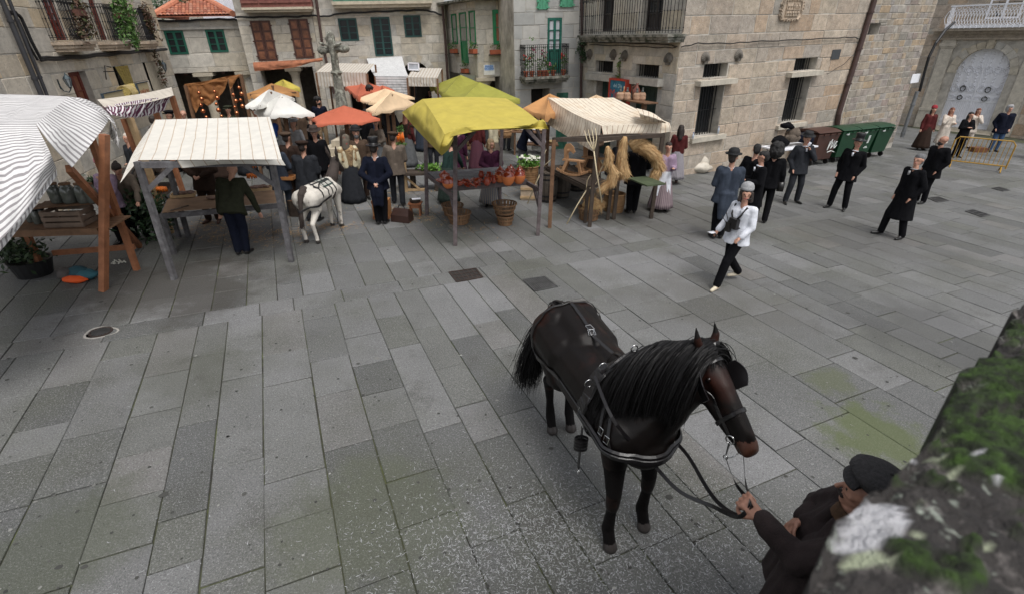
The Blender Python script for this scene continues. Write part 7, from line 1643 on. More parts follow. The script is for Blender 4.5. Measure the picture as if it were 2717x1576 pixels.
# BACK STALLS
Q=lambda x,y:(650+x/3.6,y/3.6)
umbrella('canopy_stall','front white canopy with scalloped hem on a brown post',Q(365,905),Q(85,1070),Q(240,1108),Q(665,1085),1.9,K_white,drop=.06)
umbrella('canopy_stall','rear white canopy just behind the front white one',Q(220,858),Q(0,1010),Q(120,1020),Q(475,940),2.1,K_white,drop=.06)
umbrella('canopy_stall','ochre orange canopy between the white canopies and the shuttered house',Q(240,800),Q(10,905),Q(190,900),Q(515,880),2.15,K_oran)
umbrella('canopy_stall','small yellow canopy peeking over the ochre one',Q(340,762),Q(230,830),Q(380,850),Q(525,838),2.15,K_yel)
umbrella('canopy_stall','wide brick red canopy nearest the viewer beside the top hat man',Q(930,1012),Q(632,1130),Q(662,1195),Q(1290,1145),1.78,K_red,drop=.05)
umbrella('canopy_stall','nearer peach canopy right of the brick red one',Q(1440,885),Q(1155,1050),Q(1210,1085),Q(1640,1000),1.88,K_peach,drop=.05)
umbrella('canopy_stall','farther peach canopy behind the curly haired man',Q(1345,850),Q(1062,950),Q(1180,985),Q(1620,935),2.0,K_peach,drop=.05)
umbrella('canopy_stall','left brick red canopy behind the stone cross',Q(1120,788),Q(945,825),Q(1075,935),Q(1290,830),2.1,K_red)
umbrella('canopy_stall','right brick red canopy behind the farther peach one',Q(1340,820),Q(1200,870),Q(1290,905),Q(1430,865),2.1,K_red)
c_=lambda x,y:(1300+x/3.6,y/3.6)
umbrella('canopy_stall','ochre orange canopy tucked between the yellow and the stained striped canvases',c_(590,898),c_(310,1045),c_(525,1118),c_(800,1000),2.1,K_oran)
umbrella('canopy_stall','peach canopy hidden behind the stained striped canvas',c_(1010,910),c_(820,985),c_(950,1040),c_(1200,980),2.0,K_peach)
umbrella('canopy_stall','rear olive yellow canopy below the green window house',(1212,200),(1140,231),(1178,250),(1310,238),2.1,K_olive)
umbrella('canopy_stall','front olive yellow canopy overlapping the rear one',(1262,219),(1172,250),(1225,266),(1380,262),2.1,K_olive)
def valance(label,tl,br,hgt,Y,m,depth=1.3,posts=True):
 a,b=WY(*tl,Y),WY(*br,Y);b[2]=a[2]=(a[2]+b[2])/2;t=thing('awning_stall',label,'market stall',(a+b)/2*np.array((1,1,0)),'white awnings under the arches');back=np.array((.0,depth,.25));mb=MB()
 cloth(mb,[[a+back,b+back],[a,b]],20,6,.01);cloth(mb,[[a,b],[a-(0,0,hgt),b-(0,0,hgt)]],26,4,.012,fold=.015,fn=24);obj('awning',mb,m,t)
 for p in(a,b,a+back,b+back):post(t,(p[0],p[1],0),p-(0,0,.03),.06,W_mid,'leg')
 mb=MB();c=(a+b)/2+back*.5;mb.box((c[0],c[1]-.2,.8),(abs(b[0]-a[0])*.9,.7,.05));obj('table_top',mb,W_mid,t)
 return t
K_val=cm('cream_ticking_canvas',(.52,.49,.44),[((.40,.33,.26),9.,.3,0)])
valance('wide ticking striped valance stall under the left arch behind the cross',Q(680,700),Q(1165,690),.48,20.0,K_val)
valance('narrow ticking striped valance stall under the right arch',Q(1550,745),Q(1838,742),.30,19.5,K_val)
t=thing('sloping_awning','white striped awning sloping down from the arched house between the arches','awning',FH.P(*FH.uv(Q(1400,740)),0));mb=MB()
a,b,c,d=FH.P(*FH.uv(Q(1162,562)),.05),FH.P(*FH.uv(Q(1500,540)),.05),WY(*Q(1240,732),20.6),WY(*Q(1562,735),20.6)
cloth(mb,[[a,b],[lerp(a,c,.5)-(0,0,.1),lerp(b,d,.5)-(0,0,.1)],[c,d]],20,14,.01);obj('sheet',mb,K_wgrey,t);mb=MB();cloth(mb,[[c,d],[c-(0,0,1.1),d-(0,0,1.1)]],24,10,.012,fold=.02,fn=14);obj('hanging_sheet',mb,K_wgrey,t)
for p in(c,d):post(t,(p[0],p[1]+.05,0),p,.05,W_mid)
t=thing('light_panel','square white film light panel on a stand before the right arch','light panel',WY(*Q(1612,800),20.3)*np.array((1,1,0)));a,b=WY(*Q(1562,605),20.3),WY(*Q(1665,672),20.3)
mb=MB();mb.box((a+b)/2,(abs(b[0]-a[0]),.12,abs(a[2]-b[2])));obj('panel',mb,mat('grey_diffuser',(.42,.45,.5),.5,bump=0),t);mb=MB();c=(a+b)/2+(0,-.065,0);w_,h_=abs(b[0]-a[0]),abs(a[2]-b[2]);mb.box(c+(0,0,h_/2),(w_,.03,.04));mb.box(c-(0,0,h_/2),(w_,.03,.04));mb.box(c+(w_/2,0,0),(.04,.03,h_));mb.box(c-(w_/2,0,0),(.04,.03,h_));obj('frame',mb,M_white,t);mb=MB();mb.tube([c+(0,.1,-h_/2),(c[0],c[1]+.1,0)],.03,6);mb.tube([c+(0,.1,-1),(c[0]-.5,c[1]+.1,0)],.02,5);mb.tube([c+(0,.1,-1),(c[0]+.5,c[1],0)],.02,5);obj('stand',mb,M_iron,t)
t=thing('arcade_awning','rust orange cloth rolled along the front of the shuttered house arcade','awning',FH.P(*FH.uv(Q(400,640)),.3));mb=MB();P_=[]
for f_,o_ in((0,0),(.5,.12),(1,.1)):P_.append([FH.P(FH.uv(Q(x,y),.3)[0],FH.uv(Q(x,y),.3)[1]-.0-f_*h_,.25+o_)for x,y,h_ in((75,600,.32),(250,590,.3),(450,580,.26),(640,568,.12),(740,555,.12))])
cloth(mb,P_,36,12,.025,5.);obj('cloth',mb,cm('rust_orange_cloth',(.32,.12,.06),var=.3),t,smooth=True)
YC=15.0;qa=lambda x,y,Y=YC:WY(x/3.6,y/3.6,Y)
t=thing('copper_stall','stall draped with brown orange cloth displaying copper pots under the tiled house','market stall',qa(1980,1130)*np.array((1,1,0)));mb=MB()
cloth(mb,[[qa(1760,808),qa(1980,775),qa(2180,730),qa(2300,712)],[qa(1765,830),qa(1980,805),qa(2185,770),qa(2305,740)]],24,6,.03,6.)
cloth(mb,[[qa(1765,815,YC+.1),qa(1900,800,YC+.1),qa(2050,790,YC+.1),qa(2180,765,YC+.1)],[qa(1800,930,YC+.1),qa(1900,900,YC+.1),qa(2040,890,YC+.1),qa(2150,850,YC+.1)],[qa(1870,1085,YC+.1),qa(1930,990,YC+.1),qa(2000,1010,YC+.1),qa(2120,900,YC+.1)]],26,18,.04,4.,fold=.03,fn=8)
cloth(mb,[[qa(2180,740,YC-.1),qa(2300,712,YC-.1)],[qa(2200,860,YC-.1),qa(2260,760,YC-.1)]],8,8,.03,6.);obj('cloth',mb,K_brown,t,smooth=True)
for p in(qa(1770,820),qa(2190,760),qa(2300,715)):post(t,(p[0],p[1],0),p,.07,W_mid)
a=qa(1900,1115)*np.array((1,1,0))+(0,0,.85);b=qa(2190,1105)*np.array((1,1,0))+(0,0,.85);mb=MB();mb.beam(a,b,.7,.05);obj('table_top',mb,W_mid,t)
M_cop=mat('polished_copper',(.62,.22,.10),.22,.95,var=.15,bump=.05)
for i,(x,s_,z_,lb)in enumerate(((1975,1.1,0,'tall copper still pot at the left of the copper stall'),(2010,.8,.0,'copper pot second from the left on the copper stall'),(2050,.9,.1,'middle copper pot on the copper stall'),(2085,1.,.05,'copper pot right of the middle on the copper stall'),(2125,.8,.0,'copper pan next to the right end of the copper stall'),(2160,.7,.1,'small copper pot at the right end of the copper stall'))):
 c=qa(x,1100)*np.array((1,1,0))+(0,-.05,.88+z_);q=thing('copper_pot',lb,'pot',c,'copper wares on the brown cloth stall');mb=MB();mb.lathe(c,[(.09*s_,0),(.15*s_,.05),(.14*s_,.18*s_),(.07*s_,.26*s_),(.06*s_,.34*s_),(.09*s_,.38*s_)],14);obj('body',mb,M_cop,q,smooth=True);mb=MB();mb.tube([c+(.14*s_,0,.1),c+(.22*s_,0,.2*s_),c+(.07*s_,0,.33*s_)],.012,6);obj('handle',mb,M_cop,q)
for x,y0,n,lb in((1885,830,5,'left string of hanging copper balls'),(2035,820,6,'middle string of hanging copper balls'),(2215,850,4,'right string of hanging copper balls'),(2270,780,4,'copper ladles hung at the right post')):
 p=qa(x,y0,YC-.15);q=thing('copper_string',lb,'copper ornament',p,'strings of hanging copper');mb=MB();mb.tube([p,p-(0,0,.28*n*.8)],.006,4);obj('cord',mb,M_brown,q)
 for k in range(n):mb=MB();mb.ball(p+(.04*math.sin(k*2),0,-.16*(k+1)),.045+.015*(k%2),10,7);obj('ball',mb,M_cop,q,smooth=True)
t=thing('purple_striped_stall','narrow stall with cream roof cloth and purple striped valance beside the left house','market stall',G(400,470));YP=11.2;ql=lambda x,y,Y:WY(x/3.6,y/3.6,Y);mb=MB()
a0,a1=ql(900,995,9.6),ql(1620,862,13.4);b0_,b1_=ql(1000,1030,9.1),ql(1660,915,12.9)
cloth(mb,[[a0+(0,.1,.06),lerp(a0,a1,.5)+(0,.1,.03),a1+(0,.1,.05)],[b0_,lerp(b0_,b1_,.5)-(0,0,.05),b1_]],30,8,.02,4.);obj('roof_cloth',mb,mat('plain_cream_canvas',(.55,.50,.43),.85,bump=.3),t,smooth=True)
mb=MB();c0_,c1_=ql(1050,1100,8.9),ql(1560,1000,12.5);cloth(mb,[[lerp(a0,b0_,.8),lerp(lerp(a0,b0_,.8),lerp(a1,b1_,.8),.5),lerp(a1,b1_,.8)-(0,0,.05)],[lerp(b0_,c0_,.55),lerp(lerp(b0_,c0_,.5),lerp(b1_,c1_,.5),.5),lerp(b1_,c1_,.5)],[ql(1060,1100,8.8),ql(1300,1130,10.4),ql(1575,1060,12.4)]],44,10,.03,6.,fold=.06,fn=22);obj('valance',mb,K_purp,t,smooth=True)
for px,py,Y,w_,m_ in((1640,920,13.1,.10,W_oran),(1490,1080,12.0,.09,W_oran),(1240,1130,9.9,.09,W_pale),(1180,1140,10.6,.08,W_oran)):p=ql(px,py,Y);post(t,(p[0]+.12,p[1],0),p,w_,m_)
for z_,sh_ in((.75,0),(.35,0)):mb=MB();p,q=ql(1180,1300,10.3),ql(1560,1200,12.6);mb.beam((p[0]-.3,p[1],z_),(q[0]-.3,q[1],z_),.6,.04);obj('shelf',mb,W_dark,t)
for k,f_ in enumerate((.15,.38,.6)):
 p,q=ql(1180,1300,10.3),ql(1560,1200,12.6);c=lerp((p[0]-.3,p[1],.78),(q[0]-.3,q[1],.78),f_);tt=thing('cask',['nearest small cask lying on the purple stall shelf','middle small cask lying on the purple stall shelf','farthest small cask lying on the purple stall shelf'][k],'barrel',c,'small casks on the purple stall');mb=MB();ax=np.array([(0,1,0),(0,0,1),(1,0,0)],float).T;mb.lathe(c+(-.2,0,.2),[(.15,0),(.19,.12),(.2,.22),(.19,.32),(.15,.44)],16,ax=ax);obj('staves',mb,W_dark,tt)
 for zz in(.06,.36):mb=MB();mb.lathe(c+(-.2+zz,0,.2),[(.178,0),(.182,.035)],16,ax=ax,cap=(False,False));obj('hoop',mb,M_iron,tt)
cY=17.5;t=thing('stone_cross','weathered lichen covered stone wayside cross with a carved figure rising above the market','stone cross',WY(*Q(930,1005),cY)*np.array((1,1,0)))
M_cross=mat('lichen_granite',(.17,.165,.14),.95,var=.4,scale=7,bump=.9,bscale=22,patch=((.42,.43,.36),9,.5,.62,.8),patch2=((.05,.055,.045),6,.55,.7,.8))
def WQ(x,y,dy=0.):return WY(*Q(x,y),cY+dy)
B=Body();top,arm_c,b1,b2=WQ(818,340),WQ(840,470),WQ(875,700),WQ(925,1000);base=np.array((b2[0]+.08,b2[1],0))
B.chain([top,arm_c,b1],[.13,.12,.13],'s');aL,aR=WQ(730,487),WQ(958,470);B.chain([aL,arm_c,aR],[.13,.10,.13],'s');B.cap(top-(0,0,.02),.14,top+(0,0,.0),.13,'s')
B.cap(arm_c+(0,-.13,.12),.08,arm_c+(.02,-.14,-.15),.08,'s');B.cap(arm_c+(.02,-.15,-.2),.075,arm_c+(.06,-.15,-.75),.05,'s');B.cap(arm_c+(0,-.16,.2),.07,arm_c+(.0,-.16,.24),.065,'s')
for sx in(-1,1):B.cap(arm_c+(.05*sx,-.14,.08),.04,arm_c+(.33*sx,-.14,.16),.032,'s')
for sx in(-1,1):B.cap(WQ(790,380)+(0,0,0),.10,WQ(800,400),.09,'s')
submit(B,'cross_head',t,{'s':M_cross},.03,1,noise=.02,nscale=12.)
mb=MB();mb.lathe(b1-(0,0,.03),[(.17,0),(.19,.04),(.16,.09)],12);obj('collar',mb,M_cross,t);mb=MB();mb.tube([b1,lerp(b1,b2,.5),b2,base],[.145,.16,.19,.22],8);obj('shaft',mb,M_cross,t)
for k in range(3):mb=MB();mb.box((base[0],base[1],.12+.22*k),(1.9-.5*k,1.9-.5*k,.22));obj('step',mb,M_pale,t)
tb=thing('corner_table','worn wooden table carrying wicker demijohns in front of the green plank doors','table',WY(*c_(1380,1000),15.9)*np.array((1,1,0)));zt_=WY(*c_(1380,960),15.9)[2]
ct_=WY(*c_(1375,965),15.9);uX=FL.u*(1 if FL.u[1]<0 else-1);uX=uX/np.linalg.norm(uX[:2]);uX[2]=0
for k in range(3):mb=MB();oo=np.array([-uX[1],uX[0],0])*(.17*(k-1));mb.beam(ct_-uX*.75+oo,ct_+uX*.8+oo,.165,.035);obj('table_board',mb,W_mid,tb)
for sx in(-.5,.5):mb=MB();q=ct_+uX*sx;mb.beam((q[0],q[1],0),q,.09,.3);obj('trestle',mb,W_mid,tb)
M_wk2=mat('pinkish_wicker',(.42,.26,.17),.8,cols=[(.36,.2,.12),(.48,.32,.22)],var=.25,bump=.5)
for k,(x,y,s_,lb)in enumerate(((1238,945,1.,'wicker covered demijohn at the left end of the corner table'),(1302,950,1.,'wicker demijohn second from the left beside the slim bottle'),(1392,978,.95,'wicker demijohn in front of the reddish glass one'),(1443,980,1.,'wicker demijohn with white stopper at the right end of the corner table'))):
 c=WY(*c_(x,y+25),15.9);c[2]=ct_[2]+.02;q=thing('demijohn',lb,'demijohn',c,'demijohns on the corner table');mb=MB();mb.lathe(c,[(.10*s_,0),(.115*s_,.04),(.11*s_,.16*s_),(.07*s_,.21*s_)],14,fn=lambda a,z:1+.02*np.sin(14*a));obj('wicker_cover',mb,M_wk2,q);mb=MB();mb.lathe(c,[(.07*s_,.2*s_),(.03,.26*s_),(.028,.32*s_),(.035,.335*s_)],10);obj('neck',mb,M_jar,q,smooth=True)
c=WY(*c_(1393,935),16.0);c[2]=ct_[2]+.02;q=thing('carafe','reddish glass carafe behind the demijohns','carafe',c);mb=MB();mb.lathe(c,[(.10,0),(.12,.12),(.12,.25),(.05,.36),(.03,.42),(.04,.45)],14);obj('body',mb,mat('reddish_glass',(.18,.05,.03),.1,spec=.8,bump=0),q,smooth=True);mb=MB();mb.tube([c+(-.05,0,.38),c+(-.14,0,.34),c+(-.13,0,.22)],.012,6);obj('handle',mb,MATS['reddish_glass'],q)
c=WY(*c_(1271,945),15.95);c[2]=ct_[2]+.02;q=thing('bottle','slim tan bottle between the two left demijohns','bottle',c);mb=MB();mb.lathe(c,[(.035,0),(.04,.18),(.015,.26),(.015,.34)],10);obj('body',mb,mat('tan_stoneware',(.40,.22,.10),.4,bump=0),q,smooth=True);mb=MB();mb.lathe(c,[(.017,.34),(.017,.36)],8);obj('cork',mb,W_pale,q)
r=FL.quadrect(cC(1142,815),cC(1305,835),cC(1295,985),cC(1135,975))if False else None
uM,vM=FL.uv(cC(1212,880),.35);q=thing('menu_board','red framed blue chalk menu board leaning by the climbing vine','menu board',FL.P(uM,vM-.5,.3));mb=MB();FL.box(mb,uM-.42,uM+.42,vM-.55,vM+.33,.28,.33);obj('board',mb,mat('blue_chalkboard',(.02,.13,.22),.7,var=.3,bump=.1,patch=((.05,.25,.35),5,.5,.7)),q)
mb=MB();M_rf=mat('red_frame_paint',(.45,.05,.03),.5,var=.15,bump=.05);FL.box(mb,uM-.47,uM+.47,vM+.33,vM+.38,.15,.36);FL.box(mb,uM-.47,uM-.42,vM-.55,vM+.33,.15,.36);FL.box(mb,uM+.42,uM+.47,vM-.55,vM+.33,.15,.36);obj('frame',mb,M_rf,q)
lettering(FL,q,'Menú',uM,vM-.08,.36,M_rf,d=.335);lettering(FL,q,'del Día',uM,vM+.17,.16,mat('pale_chalk',(.4,.6,.7),.8,bump=0),d=.335)
c=gp(1045,468);q=thing('vegetable_barrow','dark wooden barrow with green vegetables between the carrots post and the pottery stall','barrow',c);mb=MB();mb.beam(c+(-.7,-.1,.48),c+(.75,.25,.48),.5,.05);obj('tray',mb,W_dark,q);mb=MB();mb.beam(c+(-1.1,-.1,.5),c+(1.1,.45,.5),.04,.05);mb.beam(c+(-1.0,-.5,.48),c+(1.,.0,.48),.04,.05);obj('shafts',mb,W_dark,q)
for sx in(-.3,.35):mb=MB();mb.box(c+(sx,0,.23),(.1,.3,.46));obj('leg',mb,W_dark,q)
q=thing('leafy_greens','heap of bright green vegetables on the dark barrow','vegetables',c+(.15,.1,.5));mb=MB();leaves(mb,c+(.2,.1,.6),(.38,.22,.1),260,.05);obj('leaves',mb,MATS['fresh_leaf'],q)
c=gp(1000,472);q=thing('display_post','pale wooden post on a cross foot with bunches of carrots hung on it','post',c);mb=MB();mb.beam(c,c+(0,0,1.55),.09);obj('post',mb,W_pale,q);mb=MB();mb.beam(c+(-.05,0,.04),c+(.5,.1,.04),.08,.06);mb.beam(c+(0,0,.4),c+(.35,.05,.06),.05,.05);obj('foot',mb,W_pale,q)
for z,lb in((1.55,'upper bunch of carrots on the pale post'),(1.18,'lower bunch of carrots on the pale post')):
 p=c+(-.02,-.1,z);q=thing('carrot_bunch',lb,'carrots',p,'carrot bunches on the pale post')
 for k in range(8):mb=MB();mb.tube([p+(.02*(k-4),0,0),p+(.028*(k-3.5)+.01,-.02*(k%3),-.24)],[.022,.006],7);obj('carrot',mb,mat('carrot_orange',(.75,.16,.01),.5,var=.1),q,smooth=True)
 mb=MB();leaves(mb,p+(0,0,.08),(.13,.08,.1),70,.04);obj('tops',mb,M_leaf,q)
c=gp(985,545)+np.array((.05,0,0));q=thing('leather_bag','dark brown gladstone bag on the paving at the top hat man\'s feet','bag',c);mb=MB();ax=RZ(-15)[:3,:3]
P_=[[c+ax@np.array((x*k,y*k2,z))for x,y in((-.22,-.13),(.22,-.13),(.22,.13),(-.22,.13))]for z,k,k2 in((.01,1,1),(.16,.98,.95),(.27,.85,.35),(.30,.8,.12))];mb.grid(np.array(P_),closed=True);n0=mb.pts(P_[-1]);mb.face((n0,n0+1,n0+2,n0+3));obj('body',mb,mat('ox_leather',(.04,.018,.013),.4,var=.2),q);mb=MB();mb.tube([c+ax@np.array((-.08,0,.3)),c+ax@np.array((-.05,0,.37)),c+ax@np.array((.05,0,.37)),c+ax@np.array((.08,0,.3))],.012,6);obj('handle',mb,M_shoe,q)
c=gp(1024,530);q=thing('stool','small red-brown wooden stool with a dark basket and papers on it','stool',c)
mb=MB();mb.box(c+(0,0,.29),(.30,.24,.035));obj('seat',mb,W_oran,q)
for sx in(-.11,.11):mb=MB();mb.box(c+(sx,0,.14),(.03,.2,.27));obj('leg',mb,W_oran,q)
mb=MB();mb.box(c+(0,-.09,.23),(.22,.02,.08));obj('apron_rail',mb,W_oran,q)
q=thing('small_basket','shallow dark basket with white papers on the wooden stool','basket',c+(0,0,.31));mb=MB();mb.lathe(c+(0,0,.31),[(.11,0),(.14,.07),(.12,.07),(.1,.02)],16);obj('wall',mb,W_dark,q);mb=MB();mb.box(c+(.03,0,.39),(.2,.13,.006),Matrix.Rotation(.3,3,'Z'));obj('papers',mb,M_white,q)
c=gp(938,545)+np.array((-.02,.25,0));q=thing('upright_crate','orange wooden box standing behind the top hat man','box',c);mb=MB();mb.box(c+(0,0,.22),(.36,.3,.44));obj('box',mb,mat('orange_wood',(.45,.20,.07),.6),q);mb=MB();mb.box(c+(0,-.155,.40),(.38,.02,.06));mb.box(c+(0,-.155,.05),(.38,.02,.06));obj('batten',mb,W_oran,q)
for x,y,lb in((1320,392,'white cloth strewn table beyond the flower basket'),(1300,355,'plank table of cheeses at the back of the pottery stall')):
 c=gp(x,y+25);q=thing('trestle_table',lb,'table',c,'small trestle tables in the market');mb=MB();mb.box(c+(0,0,.8),(1.3,.6,.04));obj('top',mb,W_mid,q)
 for sx in(-.5,.5):mb=MB();mb.box(c+(sx,0,.4),(.06,.5,.8));obj('leg',mb,W_mid,q)
 for k in range(5):mb=MB();pillow(mb,c+(-.45+.22*k,random.uniform(-.1,.1),.87),(.10,.09,.05),k+40);obj('cloth_bundle',mb,M_white if k%2 else mat('cheese',(.5,.38,.18),.6),None,smooth=True,label='%s bundle %s'%('white cloth' if k%2 else 'yellowish cheese',['at the left end of the ','second from left on the ','in the middle of the ','fourth along on the ','at the right end of the '][k]+('strewn table' if x==1320 else 'cheese table')),cat='goods',group='goods on the trestle tables',org=c)
c=gp(1155,400);q=thing('stone_heap_basket','low wicker tray of pale loaves behind the plum dressed woman','basket',c+(0,0,.5));mb=MB();mb.box(c+(0,0,.5),(.7,.5,.08));obj('tray',mb,M_wick,q)
for k in range(12):mb=MB();pillow(mb,c+(rs.uniform(-.28,.28),rs.uniform(-.18,.18),.6+.05*(k%3)),(.09,.07,.06),k+60);obj('loaf',mb,mat('pale_loaf',(.5,.38,.22),.8),q,smooth=True)
wicker(gp(745,330)+(0,0,.9),'round brown basket on the table below the rear white canopy',.2,.22);wicker(gp(1240,470)+(0,.8,1.3),'small round basket hanging behind the pottery stall post',.16,.16)
def waste_bin(p0,p1,label,col,h=1.15,dp=.8,name='waste_container',group='green waste containers',deco=None,lidc=None):
 """p0,p1 ground points of the front lower edge (left,right)"""
 X=(p1-p0);L=np.linalg.norm(X);X/=L;Y=np.array([-X[1],X[0],0]);c=(p0+p1)/2+Y*dp/2;t=thing(name,label,'waste bin',c,group);m=mat('bin_'+name,col,.45,var=.12,bump=.1);mb=MB();P_=[]
 for z,kx,ky in((.2,.86,.80),(.9*h,1.,1.),(h*.92,1.03,1.04),(h*.95,1.03,1.04)):P_.append([c+X*sx*L/2*kx+Y*sy*dp/2*ky+(0,0,z)for sx,sy in((-1,-1),(1,-1),(1,1),(-1,1))])
 mb.grid(np.array(P_),closed=True);n0=mb.pts(P_[0]);mb.face((n0+3,n0+2,n0+1,n0));obj('body',mb,m,t)
 mb=MB();rows_=[]
 for s_ in np.linspace(-1,1,9):rows_.append([c+X*u*L/2*1.05+Y*s_*dp/2*1.08+(0,0,h*.95+.13*math.sqrt(max(0,1-s_*s_*.9)))for u in np.linspace(-1,1,3)])
 mb.grid(np.array(rows_));
 for s_ in(-1,1):q=[r[0 if s_<0 else 2]for r in rows_];n0=mb.pts(q);mb.face([n0+i for i in range(len(q))])
 obj('lid',mb,m if lidc is None else mat('lid_'+name,lidc,.5),t)
 mb=MB()
 for u in(-.6,0,.6):mb.beam(c+X*u*L/2-Y*dp/2*1.08+(0,0,h*.93),c+X*(u*L/2+.12)-Y*dp/2*1.08+(0,0,h*.93),.04,.05)
 mb.beam(c-X*L/2*1.04-Y*dp/2+(0,0,h*.93),c+X*L/2*1.04-Y*dp/2+(0,0,h*.93),.03,.05);obj('rim_rib',mb,m,t)
 for sx in(-1,1):
  for sy in(-1,1):mb=MB();q=c+X*sx*L/2*.75+Y*sy*dp/2*.65+(0,0,.1);ax=np.array([Y,(0,0,1),X]).T;mb.lathe(q-X*.02,[(.09,0),(.09,.045)],14,ax=ax);mb.box(q+(0,0,.1),(.05,.05,.1));obj('wheel',mb,M_shoe,t)
 return t,c,X,Y,L
M_bw=mat('bin_print_white',(.65,.68,.66),.6,bump=0)
bz=[gp(1985,405),gp(2085,408),gp(2150,404),gp(2215,400)]
dX=np.array([.883,.469,0]);
b0g=G(2150,445);
tB_,c,X,Y,L=waste_bin(b0g,b0g+dX*1.15,'dark brown waste container with white graffiti at the left of the row of bins',(.06,.025,.018),1.12,.85,name='brown_waste_container',group='waste containers by the wall')
mb=MB();o_=c-Y*.47
for P_ in([(.12,.75),(.05,.45),(.22,.8)],[(.25,.72),(.22,.5),(.32,.6),(.25,.72)],[(.35,.75),(.38,.5),(.46,.72)],[(.5,.72),(.44,.66),(.52,.6),(.44,.5)],[(.1,.38),(.3,.42),(.5,.36)]):mb.tube([o_+X*(x-.05)+(0,0,z+.08)for x,z in P_],.014,5)
obj('graffiti',mb,M_bw,tB_)
for k,(lb,g0)in enumerate((('left green waste container directly behind the top hat man',1.35),('middle green waste container with a white printed emblem',2.42),('right-hand green waste container at the end of the row',3.5))):
 tb_,c,X,Y,L=waste_bin(b0g+dX*g0+Y*.02,b0g+dX*(g0+.98)+Y*.02,lb,(.004,.042,.016),1.12,.85,name='green_waste_container',group='waste containers by the wall')
 if k==1:
  mb=MB();o_=c-Y*.455
  for r_ in range(6):mb.beam(o_+X*(-.04+.01*r_)+(0,0,.62+.045*r_),o_+X*(.07+.01*r_)+(0,0,.63+.045*r_),.012,.025)
  mb.beam(o_+X*-.14+(0,0,.45),o_+X*.08+(0,0,.45),.01,.02);mb.beam(o_+X*-.08+(0,0,.49),o_+X*.04+(0,0,.49),.01,.02);obj('emblem',mb,M_bw,tb_)
 mb=MB();mb.box(c-Y*.46+X*-.25+(0,0,1.0),(.09,.01,.07));obj('sticker',mb,M_bw,tb_)
bL_,bR_=G(2507,441),G(2663,459);hB=1.0;X=(bR_-bL_)/np.linalg.norm(bR_-bL_);Y=np.array([-X[1],X[0],0]);LB=np.linalg.norm(bR_-bL_)
q=thing('crowd_barrier','yellow tubular crowd control barrier in front of the white door steps','barrier',(bL_+bR_)/2);M_yb=mat('yellow_tube_paint',(.36,.20,.02),.5,var=.15,bump=.05)
P0=bL_;mb=MB();mb.tube([P0+(0,0,.12),P0+(0,0,hB-.12),P0+X*.1+(0,0,hB),bR_-X*.1+(0,0,hB),bR_+(0,0,hB-.12),bR_+(0,0,.12),bR_-X*.02+(0,0,.2),P0+X*.02+(0,0,.2)],.022,8);obj('frame',mb,M_yb,q)
for i in range(1,13):mb=MB();p=P0+X*LB*i/13;mb.tube([p+(0,0,.2),p+(0,0,hB)],.009,6);obj('bar',mb,M_yb,q)
for p in(P0+X*.12,bR_-X*.12):mb=MB();mb.tube([p-Y*.28+(0,0,.02),p-Y*.05+(0,0,.16),p+Y*.05+(0,0,.16),p+Y*.28+(0,0,.02)],.02,7);obj('foot',mb,M_yb,q)
c=WY(2590,395,19.3);c[2]=.12;mb=MB();mb.box(G(2592,404)+(0,0,.09),(.5,.35,.18));o=obj('brown_box',mb,mat('brown_card',(.13,.05,.02),.8),None,label='small brown box on the ground behind the yellow barrier',cat='box',org=G(2592,404))
c=gp(1925,425)+np.array((.25,.45,0));q=thing('folding_table','white folding table buried under black coats and bags by the wall','table',c);mb=MB();X=dX;Y=np.array([-X[1],X[0],0]);R_=np.array([X,Y,(0,0,1)]).T;mb.box(c+(0,0,.74),(1.9,.75,.04),R_);obj('top',mb,M_white,q)
for sx in(-.8,.8):mb=MB();mb.beam(c+X*sx-Y*.3,c+X*(sx*.9)+Y*.3+(0,0,.73),.03);mb.beam(c+X*sx+Y*.3,c+X*(sx*.9)-Y*.3+(0,0,.73),.03);obj('leg',mb,M_zinc,q)
for k,(u_,v_,z_,r_,col,lb)in enumerate(((-.55,0,.95,(.38,.3,.26),'black','black bag heaped at the left end of the folding table'),(-.05,.05,1.05,(.35,.28,.3),'taupe','mauve grey coat heaped in the middle of the folding table'),(.45,0,.98,(.4,.3,.28),'navy','dark padded coat heaped right of the grey one'),(.8,-.05,.85,(.22,.25,.2),'black','black bag at the right end of the folding table'),(-.1,.1,1.4,(.28,.2,.14),'black','black cloth on top of the coat heap below the barred window'),(.2,.15,1.2,(.2,.2,.15),'charcoal','dark grey bag on top of the heap'),(.55,-.25,.88,(.1,.1,.12),'white','white paper bag in front of the dark coats'))):
 mb=MB();p=c+X*u_+Y*v_+(0,0,z_);[pillow(mb,p+rs.uniform(-.5,.5,3)*np.array(r_)*(1.2,1,.7),np.array(r_)*random.uniform(.35,.6),k*7+i_)for i_ in range(6)];obj('coat_heap',mb,FAB(col),None,smooth=True,label=lb,cat='clothes',group='coats and bags on the folding table',org=p)
mb=MB();c=gp(1718,425)
for k,(dx,dy,r_)in enumerate(((0,0,(.40,.28,.20)),(-.42,.1,(.3,.22,.15)),(.10,.02,(.2,.18,.28)))):pillow(mb,c+(dx,dy,r_[2]*.8),r_,k+70)
obj('plastic_sacks',mb,mat('milky_plastic',(.55,.50,.42),.35,var=.15,bump=.5,scale=8),None,smooth=True,label='lumpy milky white plastic sacks against the foot of the corner house',cat='sacks',org=c)
